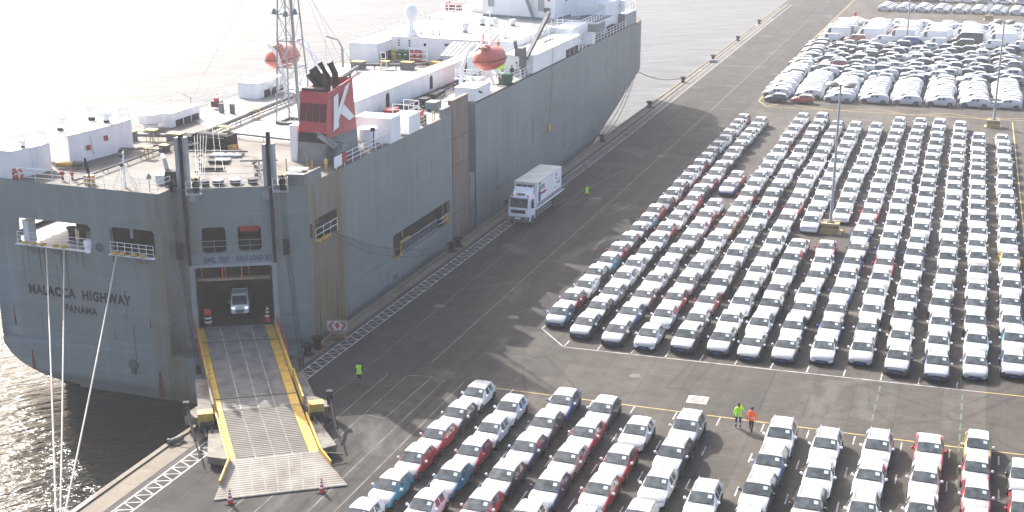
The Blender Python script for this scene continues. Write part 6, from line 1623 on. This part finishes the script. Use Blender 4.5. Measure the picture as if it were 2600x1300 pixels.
# ------------------------------------------------------------------ delivery lorry on the quay (front towards -Y)
def lorry():
    t = thing('box_lorry', 'white refrigerated box lorry driving along the quay beside the ship', 'lorry', (-42.25, 129.2, .004), R(-1.0))
    L = lambda mb, n, m, p=t, **k: mb.build(n, M[m], p, local=True, **k)
    W = 1.18
    mb = MB(); rows = []
    for z, y, w in ((.45, -6.75, W*.96), (.95, -6.88, W*.98), (1.35, -6.86, W), (1.9, -6.78, W), (2.75, -6.45, W*.95), (2.95, -6.2, W*.92)):
        rows.append([(-w, -4.9, z), (-w, y + .25, z), (-w*.85, y, z), (w*.85, y, z), (w, y + .25, z), (w, -4.9, z)])
    mb.grid(rows); mb.face([(-W*.92, -4.9, 2.95)] + rows[-1][1:5] + [(W*.92, -4.9, 2.95)]); mb.face([rows[0][0], rows[0][5], rows[-1][5], rows[-1][0]])
    cab = L(mb, 'cab', 'white', smooth=30)
    mb = MB(); mb.face([(-W*.82, -6.815, 1.92), (W*.82, -6.815, 1.92), (W*.78, -6.49, 2.72), (-W*.78, -6.49, 2.72)]); o = L(mb, 'windscreen', 'glass', t)
    mb = MB(); mb.beam((-W*.8, -6.52, 2.78), (W*.8, -6.52, 2.78), .34, .10); m_ = MB(); M['visor'] = mat('purple_visor', (.10, .07, .22), .4); mb.build('sun_visor', M['visor'], t, local=True)
    mb = MB(); mb.obox((0, -6.86, 1.52), (1.55, .06, .34)); 
    for k in range(3): mb.obox((0, -6.895, 1.42 + .1*k), (1.5, .03, .04))
    L(mb, 'grille', 'plastic')
    mb = MB(); mb.obox((0, -6.83, .72), (W*1.98, .26, .55)); L(mb, 'bumper', 'pipe')
    mb = MB(); mb.box(-.30, .30, -6.985, -6.965, .78, .92); L(mb, 'number_plate', 'white')
    for s in (-1, 1):
        mb = MB(); mb.obox((s*.92, -6.97, .82), (.34, .05, .18)); L(mb, 'headlight', 'lamp_glass')
        mb = MB(); mb.face([(s*W*1.003, -6.35, 1.85), (s*W*1.003, -5.35, 1.85), (s*W*.965, -5.35, 2.62), (s*W*.965, -6.1, 2.62)]); L(mb, 'side_window', 'glass')
        mb = MB(); mb.obox((s*(W + .28), -6.55, 2.25), (.26, .16, .62)); mb.beam((s*W*.95, -6.5, 2.6), (s*(W + .25), -6.55, 2.5), .05, .05); L(mb, 'mirror', 'plastic')
        mb = MB(); mb.lathe((s*.82, -6.25, 2.96), [(.09, 0), (.09, .16), (0, .2)], 8); L(mb, 'beacon', 'hot_orange')
    mb = MB(); mb.grid([[(-.95, -6.1, 2.96), (.95, -6.1, 2.96)], [(-.98, -5.55, 3.25), (.98, -5.55, 3.25)], [(-1.0, -4.98, 3.72), (1.0, -4.98, 3.72)]]); mb.face([(-.95, -6.1, 2.96), (-.98, -5.55, 3.25), (-1.0, -4.98, 3.72), (-1.0, -4.98, 2.96)]); mb.face([(.95, -6.1, 2.96), (.98, -5.55, 3.25), (1.0, -4.98, 3.72), (1.0, -4.98, 2.96)])
    L(mb, 'wind_deflector', 'white')
    mb = MB(); mb.obox((0, -5.95, 3.12), (.85, .3, .12)); L(mb, 'roof_vent', 'pipe')
    mb = MB(); mb.box(-1.22, 1.22, -4.65, 3.3, 1.25, 4.0, 0); bx = L(mb, 'cargo_box', 'white')
    mb = MB(); mb.box(-1.26, 1.26, -4.7, 3.34, 4.0, 4.07); L(mb, 'box_roof', 'cream', bx)
    mb = MB(); mb.box(-.95, .95, -5.0, -4.66, 3.1, 3.95); o = L(mb, 'cooling_unit', 'lgrey'); mb = MB()
    for k in range(3): mb.box(-.85 + .6*k, -.35 + .6*k, -5.03, -5.0, 3.4, 3.85)
    L(mb, 'cooling_grille', 'dark', o)
    mb = MB(); mb.box(1.222, 1.235, -4.5, 3.2, 1.50, 1.62); mb.box(1.222, 1.235, -4.5, 3.2, 1.72, 1.84); L(mb, 'box_stripe', 'navy', bx)
    mb = MB(); mb.box(1.222, 1.236, -4.15, -3.55, 1.95, 3.0); L(mb, 'box_print', 'workblue', bx)
    mb = MB(); mb.box(1.222, 1.236, -3.5, -1.8, 2.55, 2.8); L(mb, 'box_print', 'redbox', bx)
    mb = MB(); mb.box(1.222, 1.236, -4.15, -3.4, 3.72, 3.9)
    for y, z, w, h in ((1.4, 3.4, .35, .3), (1.4, 3.05, .3, .2), (2.4, 2.5, .3, .25), (1.6, 2.6, .5, .15), (.9, 2.2, .8, .08), (2.3, 2.9, .25, .12)): mb.box(1.222, 1.236, y, y + w, z, z + h)
    L(mb, 'box_print', 'pipe', bx)
    tt = text_mesh('box_lettering', 'ISFOR', .72, M['dark'], bx, (0, 0, 0), Matrix.Identity(3), 0, .03); tt.data.transform(Matrix.Translation(world_loc(bx))); tt.data.transform(Matrix.Translation((1.238, -4.1, 3.05)) @ Matrix.Rotation(R(90), 4, 'Z') @ Matrix.Rotation(R(90), 4, 'X'))
    mb = MB(); mb.box(-.45, .45, -6.4, 3.2, .62, .9); mb.box(-1.15, 1.15, -4.6, 3.25, 1.1, 1.24); L(mb, 'chassis', 'dark')
    mb = MB()
    for s in (-1, 1):
        for z in (.65, .95): mb.beam((s*1.2, -3.9, z), (s*1.2, .2, z), .05, .08)
    L(mb, 'side_guard', 'lgrey')
    mb = MB(); mb.obox((1.0, -4.2, .8), (.4, .6, .6)); mb.obox((-1.0, -3.2, .8), (.4, 1.2, .6)); L(mb, 'tank', 'pipe')
    mb = MB(); mb.box(-1.1, 1.1, 3.35, 4.9, 1.12, 1.2); L(mb, 'tail_lift', 'lgrey')
    a, b = wheel_meshes(.50, .30)
    am = finish(a, M['rubber'], 'wheel'); bmh = finish(b, M['alloy'], 'rim')
    for y in (-5.75, 1.2):
        for s in (-1, 1):
            w = sub('wheel', am, t, (1, 1, 1), (s*1.03, y, .5)); sub('rim', bmh, w, (1, 1, 1))
    for s in (-1, 1):
        mb = MB(); mb.lathe((s*1.0, 1.2, .5), [(.62, -.2), (.62, .2), (.56, .2), (.56, -.2)], 16, 0, (1, 0, 0)); L(mb, 'mudguard', 'dark')
lorry()
# small white truck in the ramp doorway (front towards the ramp)
def mini_truck():
    p = fpt(-3.95, 1.06, -2.3)
    t = thing('mini_truck', 'small white flat-fronted truck with lit headlamps inside the dark ramp doorway', 'truck', p, FA)
    L = lambda mb, n, m, pa=t, **k: mb.build(n, M[m] if isinstance(m, str) else m, pa, local=True, **k)
    mb = MB(); rows = []
    for z, y, w in ((.32, 0.0, .70), (.75, -.06, .73), (1.0, -.02, .73), (1.72, .48, .64), (1.8, .62, .62)):
        rows.append([(-w, 1.7, z), (-w, y + .12, z), (-w*.88, y, z), (w*.88, y, z), (w, y + .12, z), (w, 1.7, z)])
    mb.grid(rows); mb.face([rows[-1][i] for i in range(6)]); mb.face([rows[0][0], rows[-1][0], rows[-1][5], rows[0][5]]); L(mb, 'cab', 'white', smooth=35)
    mb = MB(); mb.face([(-.60, -.035, 1.06), (.60, -.035, 1.06), (.55, .42, 1.68), (-.55, .42, 1.68)]); L(mb, 'windscreen', 'glass')
    mb = MB(); mb.box(-.34, .34, -.085, -.05, .50, .62); mb.box(-.25, .25, -.085, -.05, .40, .46); L(mb, 'grille', 'plastic')
    hm = bpy.data.materials.new('lit_headlamp'); g = G(hm); g.b.inputs['Base Color'].default_value = (.8, .85, .9, 1); g.b.inputs['Emission Color'].default_value = (.85, .93, 1, 1); g.b.inputs['Emission Strength'].default_value = .35
    for s in (-1, 1):
        mb = MB(); mb.obox((s*.52, -.07, .80), (.28, .06, .16), s*.3); L(mb, 'headlight', hm)
        mb = MB(); mb.obox((s*.82, .15, 1.25), (.14, .1, .26)); L(mb, 'mirror', 'plastic')
    mb = MB(); mb.box(-.72, .72, 1.75, 3.4, .55, .62); mb.box(-.72, -.68, 1.75, 3.4, .62, .95); mb.box(.68, .72, 1.75, 3.4, .62, .95); mb.box(-.6, .6, 1.72, 1.78, .62, 1.85); L(mb, 'load_bed', 'white')
    a, b = wheel_meshes(.27, .16); am = finish(a, M['rubber'], 'wheel'); bm_ = finish(b, M['alloy'], 'rim')
    for y in (.65, 2.6):
        for s in (-1, 1): w = sub('wheel', am, t, (1, 1, 1), (s*.62, y, .27)); sub('rim', bm_, w, (1, 1, 1))
mini_truck()
# ------------------------------------------------------------------ cones, barrels, signs
def cone(p, h, label, grp='traffic cones about the ramp'):
    t = thing('traffic_cone', label, 'traffic cone', p, 0, grp)
    mb = MB(); mb.box(-.25*h, .25*h, -.25*h, .25*h, 0, .05); mb.build('base', M['dark'], t, local=True)
    mb = MB(); mb.lathe((0, 0, .05), [(.19*h, 0), (.045*h, .93*h), (0, .95*h)], 14); c = mb.build('cone', M['cone'], t, smooth=40, local=True)
    for a in (.30, .55, .76):
        r = (.19 - .145*a)*h; mb = MB(); mb.lathe((0, 0, .05 + a*h*.93), [(r + .006, 0), (r - .012*h + .004, .1*h)], 14); mb.build('white_band', M['white'], c, local=True)
cone((-38.86, 60.62, .004), .95, 'traffic cone at the left front corner of the ramp foot')
cone((-34.45, 63.7, .004), .95, 'traffic cone at the right end of the ramp foot')
cone(fpt(-1.75, 1.06, -1.0), 1.35, 'tall red cone with a pale top inside the right of the ramp doorway')
t = thing('marker_post', 'red and white banded barrel with an orange block on top, left in the ramp doorway', 'barrel', fpt(-6.35, 1.06, -.7), 0)
mb = MB(); mb.lathe((0, 0, 0), [(.28, 0), (.26, .9), (0, .95)], 12); mb.build('barrel', M['darkred'], t, smooth=40, local=True)
for z in (.28, .62):
    mb = MB(); mb.lathe((0, 0, z), [(.285, 0), (.282, .12)], 12); mb.build('white_band', M['white'], t, local=True)
mb = MB(); mb.obox((0, 0, 1.12), (.5, .3, .34)); mb.build('orange_block', M['hot_orange'], t, local=True)
t = thing('chevron_sign', 'red and white chevron board on a rusty stand beside the ship', 'road sign', (-45.1, 87.15, .014), R(24))
L = lambda mb, n, m, pa=t: mb.build(n, M[m], pa, local=True)
mb = MB(); mb.box(-.80, .80, -.03, .03, .75, 1.55); bd = L(mb, 'board', 'paint_white')
mb = MB()
for s in (-1, 1):
    mb.face([(s*.70, -.034, 1.15), (s*.42, -.034, 1.50), (s*.22, -.034, 1.50), (s*.48, -.034, 1.15)]); mb.face([(s*.70, -.034, 1.15), (s*.48, -.034, 1.15), (s*.22, -.034, .80), (s*.42, -.034, .80)])
mb.face([(0, -.034, 1.46), (-.20, -.034, 1.15), (0, -.034, .84), (.20, -.034, 1.15)]); L(mb, 'chevron', 'redbox', bd)
for a, b in (((-.8, 1.57), (.8, 1.57)), ((-.8, .73), (.8, .73))):
    mb = MB(); mb.beam((a[0], 0, a[1]), (b[0], 0, b[1]), .06, .05); L(mb, 'board_frame', 'tan_rust', bd)
mb = MB()
for s in (-1, 1): mb.beam((s*.6, 0, .75), (s*.62, -.42, .03), .06, .06); mb.beam((s*.6, 0, .75), (s*.62, .42, .03), .06, .06); mb.beam((s*.62, -.45, .05), (s*.62, .45, .05), .07, .07)
L(mb, 'stand', 'tan_rust')
mb = MB(); mb.obox((0, .05, .14), (1.15, .7, .25)); L(mb, 'ballast', 'rust')
t = thing('traffic_cone', 'small red marker on the far quay road before the vans', 'traffic cone', (-26.5, 303.5, .004))
mb = MB(); mb.lathe((0, 0, 0), [(.35, 0), (.16, .8), (.16, 1.0), (.3, 1.1), (.3, 1.7), (0, 1.8)], 10); mb.build('cone', M['cone'], t, local=True)
# ------------------------------------------------------------------ lamp posts
def lamp_post(x, y, h, label, head=True, block=True):
    t = thing('lamp_post', label, 'lamp post', (x, y, .004), 0, 'lamp posts among the parked cars')
    L = lambda mb, n, m, pa=t, **k: mb.build(n, M[m], pa, local=True, **k)
    if block:
        mb = MB(); mb.box(-.85, .85, -.75, .75, .10, 1.0); o = L(mb, 'foot_block', 'yellowblock')
        mb = MB(); mb.box(-.87, .87, -.77, -.752, .66, .74); L(mb, 'block_band', 'dark', o)
        mb = MB(); mb.box(-1.15, 1.15, -.95, .95, 0, .09); L(mb, 'foot_plate', 'yellowblock', o)
        mb = MB(); mb.prism([(-.9, -.8), (.9, -.8), (.9, -.5), (-.9, -.5)], 1.0, 1.06); mb.prism([(-.9, .5), (.9, .5), (.9, .8), (-.9, .8)], 1.0, 1.06); L(mb, 'block_cap', 'plank_tan', o)
        mb = MB(); mb.box(-.35, .35, -.35, .35, 1.0, 1.05); L(mb, 'flange', 'dark', o)
    mb = MB(); mb.lathe((0, 0, 1.0), [(.20, 0), (.16, .3), (.13, h*.5), (.09, h - 1.1), (0, h - 1)], 10); pole = L(mb, 'pole', 'polegrey', smooth=40)
    if head:
        for s in (-1, 1):
            mb = MB(); mb.lathe((s*.80, 0, h - .12), [(.2, -.14), (.62, -.05), (.66, .06), (.5, .24), (.2, .33), (0, .34)], 14); hd = L(mb, 'lamp_head', 'lamphead', smooth=40)
            mb = MB(); mb.lathe((s*.80, 0, h - .28), [(.55, 0), (.3, -.06), (0, -.07)], 12); L(mb, 'lamp_shade', 'cream', hd)
            mb = MB(); mb.beam((0, 0, h - .1), (s*.4, 0, h - .08), .1, .1); L(mb, 'bracket', 'polegrey', hd)
    return t
lamp_post(-12.25, 130.6, 14.9, 'grey lamp post on a yellow foot block, nearest of the posts')
t2 = lamp_post(2.85, 190.6, 14.4, 'grey lamp post with three small plates, before the covered cars at the right')
for k in range(3):
    mb = MB(); mb.box(-.75, .75, -.32, -.24, 3.6 - .45*k, 3.95 - .45*k); mb.build('plate', M['lgrey'], t2, local=True)
mb = MB(); mb.box(-.02, .02, -.26, -.02, 2.6, 3.9); mb.build('plate_bracket', M['dark'], t2, local=True)
t3 = lamp_post(-13.4, 268.6, 17.0, 'thin grey lamp post standing among the white vans', block=False)
t4 = lamp_post(1.4, 313.2, 14.0, 'reddish post with a white board, beyond the vans', head=False, block=True)
mb = MB(); mb.box(-.55, .55, -.36, -.28, 2.4, 3.6); mb.build('white_board', M['white'], t4, local=True)
mb = MB(); mb.lathe((0, 0, 4.2), [(.30, 0), (.24, 9), (0, 9.1)], 8); mb.build('red_sleeve', M['rust'], t4, local=True)
# ------------------------------------------------------------------ ropes
def rope(label, pts, r, m, sag=0.0, grp=None):
    a, b = Vector(pts[0]), Vector(pts[-1]); n = 18
    P = [a.lerp(b, i/n) - Vector((0, 0, sag*4*(i/n)*(1 - i/n))) for i in range(n + 1)] if len(pts) == 2 else [Vector(p) for p in pts]
    mb = MB(); mb.tube(P, r, 6); o = mb.build('mooring_rope', M[m], None, smooth=60)
    tag(o, label, 'rope', grp)
rope('pale mooring rope from the left stern opening, leftmost of the three', [(-66.6, 80.7, 7.2), (-47.3, 55.6, -.3)], .055, 'rope', .35, 'pale stern mooring ropes')
rope('pale mooring rope from the left stern opening, middle of the three', [(-64.95, 80.7, 7.2), (-47.25, 55.9, -.3)], .055, 'rope', .3, 'pale stern mooring ropes')
rope('pale mooring rope slanting from the right stern opening to the quay', [(-60.2, 80.7, 7.2), (-47.2, 56.1, -.3)], .06, 'rope', .25, 'pale stern mooring ropes')
rope('upper dark spring rope from the side window to the bollard pair', [(-46.95, 91.2, 7.4), (-45.6, 111.6, .75)], .05, 'rope_dark', .9, 'dark spring ropes')
rope('lower dark spring rope sagging from the side window to the bollard pair', [(-46.95, 90.6, 7.4), (-45.5, 111.8, .65)], .05, 'rope_dark', 1.45, 'dark spring ropes')
rope('long bow line running out to the quay', [(-47.3, 190.3, 5.0), (-45.1, 211.3, .75)], .06, 'rope_dark', .7, 'bow mooring lines')
rope('left thin bow rope hanging down to the quay', [(-47.6, 190, 4.6), (-45.4, 163.9, .7)], .05, 'rope_dark', .8, 'bow mooring lines')
rope('right thin bow rope hanging down to the quay', [(-47.5, 190.2, 4.6), (-45.1, 164.2, .7)], .05, 'rope_dark', 1.5, 'bow mooring lines')
# ------------------------------------------------------------------ people
def person(label, loc, rz, top, legs, topm2=None, shoe='blackcloth', hair='hair', helmet=None, pose='stand', h=1.78, sleeves=None, extras=True):
    """one skinned body; materials by region; front towards -Y"""
    t = thing('person', label, 'person', loc, rz, None)
    st = {'stand': (.04, -.03), 'walk': (.20, -.24), 'apart': (.05, -.02)}[pose]
    V, E, Rr = [], [], []
    def add(p, r, par=None):
        V.append(Vector(p)); Rr.append(r)
        if par is not None: E.append((par, len(V) - 1))
        return len(V) - 1
    pel = add((0, 0, .95), .150)
    wa = add((0, .0, 1.12), .145, pel); ch = add((0, .0, 1.34), .165, wa); nk = add((0, 0, 1.50), .075, ch); hd = add((0, -.01, 1.60), .088, nk); cr = add((0, -.005, 1.72), .085, hd)
    for s in (-1, 1):
        fwd = -st[0] if s > 0 else -st[1]; sp = .10 if pose != 'apart' else .14
        hip = add((s*.09, 0, .88), .105, pel); kn = add((s*sp, fwd*.55 - .02, .50), .075, hip); an = add((s*sp, fwd + (.10 if fwd > .1 else 0), .10), .05, kn); add((s*sp*1.08, fwd - .13 + (.10 if fwd > .1 else 0), .05), .045, an)
        sh = add((s*.19, 0, 1.42), .075, ch)
        if pose == 'apart' and s < 0: el = add((s*.33, -.10, 1.20), .058, sh); ha = add((s*.20, -.12, 1.50), .045, el); hn = add((s*.13, -.10, 1.58), .040, ha); tips = (0, 0, .1)
        else: el = add((s*.27, .03 + (fwd*-.35), 1.14), .056, sh); ha = add((s*.27, -.04 - fwd*.5, .90), .043, el); hn = add((s*.27, -.05 - fwd*.5, .82), .036, ha); tips = (0, -.02, -.085)
        hp = V[hn]
        for k in range(4):
            f1 = add(hp + Vector((0, (k - 1.5)*.022, 0)) + Vector(tips)*.5, .011, hn); add(hp + Vector((0, (k - 1.5)*.024 - .012, 0)) + Vector(tips)*(1.0 - .08*abs(k - 1.4)), .009, f1)
        th = add(hp + Vector((s*-.03, -.045, 0)) + Vector(tips)*.15, .012, hn); add(hp + Vector((s*-.04, -.06, 0)) + Vector(tips)*.55, .010, th)
    me = bpy.data.meshes.new('body'); me.from_pydata(V, E, []); o = bpy.data.objects.new('body', me); COL.objects.link(o)
    sk = o.modifiers.new('skin', 'SKIN'); sk.use_smooth_shade = True
    for i, v in enumerate(me.skin_vertices[0].data): v.radius = (Rr[i], Rr[i]*(.72 if i in (0, 1, 2) else 1)); v.use_root = (i == 0)
    ss = o.modifiers.new('sub', 'SUBSURF'); ss.levels = 1; ss.render_levels = 1
    dm = bpy.data.meshes.new_from_object(o.evaluated_get(bpy.context.evaluated_depsgraph_get())); bpy.data.objects.remove(o)
    mats = [M['skin'], M[top], M[legs], M[shoe], M[sleeves or top], M['reflect']]
    dm.materials.clear()
    for m in mats: dm.materials.append(m)
    for p in dm.polygons:
        c = p.center; p.use_smooth = True
        if c.z > 1.52 and abs(c.x) < .12 and not (pose == 'apart' and c.x < -.10): i = 0
        elif abs(c.x) > .215 and c.z < .90 and c.z > .6: i = 0
        elif c.z < .11: i = 3
        elif c.z < .93 and abs(c.x) < .22: i = 5 if (.30 < c.z < .36 and legs in ('navy', 'workblue', 'maroon')) else 2
        elif abs(c.x) > .20: i = 4
        else: i = 5 if (1.10 < c.z < 1.16 and top.startswith('hivis')) else 1
        p.material_index = i
    sc = h/1.80; dm.transform(Matrix.Scale(sc, 4)); dm.name = 'body'
    b = link('body', dm, t)
    mb = MB(); mb.lathe((0, .0, 1.655*sc), [(.094, -.03), (.106, .03), (.098, .09), (.06, .135), (0, .15)], 12); mb.build('hard_hat' if helmet else 'hair', M[helmet or hair], t, smooth=50, local=True)
    mb = MB(); mb.obox((0, -.10*sc, 1.635*sc), (.025, .03, .045)); mb.build('nose', M['skin'], t, local=True)
    mb = MB()
    for s in (-1, 1): mb.lathe((s*.033, -.088*sc, 1.665*sc), [(.012, -.004), (.012, .004)], 8, 0, (0, 1, 0)); 
    mb.build('eye', M['blackcloth'], t, local=True)
    # short jacket skirt: a hem that closes the coat below the waist
    if extras:
        mb = MB(); rows = []
        for z, a, c in ((1.16, .185, .135), (1.0, .205, .16), (.86, .21, .165)): rows.append([(a*math.cos(R(24*k)), c*math.sin(R(24*k)), z*sc) for k in range(15)])
        mb.grid(rows, 0, True); mb.build('coat_hem', M[top], t, smooth=60, local=True)
        mb = MB(); rows = [[(a*math.cos(R(24*k)), c*math.sin(R(24*k)), z*sc) for k in range(15)] for z, a, c in ((1.08, .202, .153), (1.02, .210, .163))]
        mb.grid(rows, 0, True); mb.build('reflective_band', M['reflect'], t, smooth=60, local=True)
    return t
person('person walking in a lime hi-vis vest and dark trousers, seen from behind near the ramp', (-39.55, 79.5, .004), R(188), 'hivis', 'navy', pose='walk', sleeves='navy', helmet='navy')
person('person in a lime hi-vis jacket and blue trousers, a hand raised to the head', (-12.62, 81.05, .004), R(195), 'hivis', 'workblue', pose='apart', h=1.84)
person('person in an orange hi-vis jacket and black trousers beside the lime-jacketed person', (-11.72, 80.82, .004), R(178), 'hivisor', 'blackcloth', pose='walk', h=1.78)
person('person in a lime vest and maroon trousers walking behind the lorry', (-38.65, 134.4, .004), R(20), 'hivis', 'maroon', pose='walk', sleeves='navy', helmet='teal', h=1.76)
person('person in a lime hi-vis vest standing under the lifeboat, nearer the mast', (-49.7, 136.5, D), R(200), 'hivis', 'maroon', pose='stand')
person('person in a lime hi-vis vest standing farther back under the lifeboat', (-49.9, 138.6, D), R(170), 'hivis', 'maroon', pose='stand')
person('person in a pale shirt and dark trousers at the ship rail by the crane', (-48.15, 138.4, D), R(60), 'shirt', 'navy', pose='stand', extras=False)
person('person in dark clothes bending at the ship rail beside the green covered block', (-48.2, 137.0, D), R(60), 'navy', 'navy', pose='stand', extras=False, h=1.6)

# ------------------------------------------------------------------ air
hz = MB(); hz.box(-900, 460, -60, 2600, -10.5, 46)
haze = hz.build('haze', [], None, kind='stuff')
hm = bpy.data.materials.new('haze_air'); hm.use_nodes = True; nt = hm.node_tree; nt.nodes.clear()
pv = nt.nodes.new('ShaderNodeVolumePrincipled'); ou = nt.nodes.new('ShaderNodeOutputMaterial')
pv.inputs['Color'].default_value = (.92, .95, 1, 1); pv.inputs['Density'].default_value = .00030; pv.inputs['Anisotropy'].default_value = .3
nt.links.new(pv.outputs[0], ou.inputs['Volume']); haze.data.materials.append(hm)
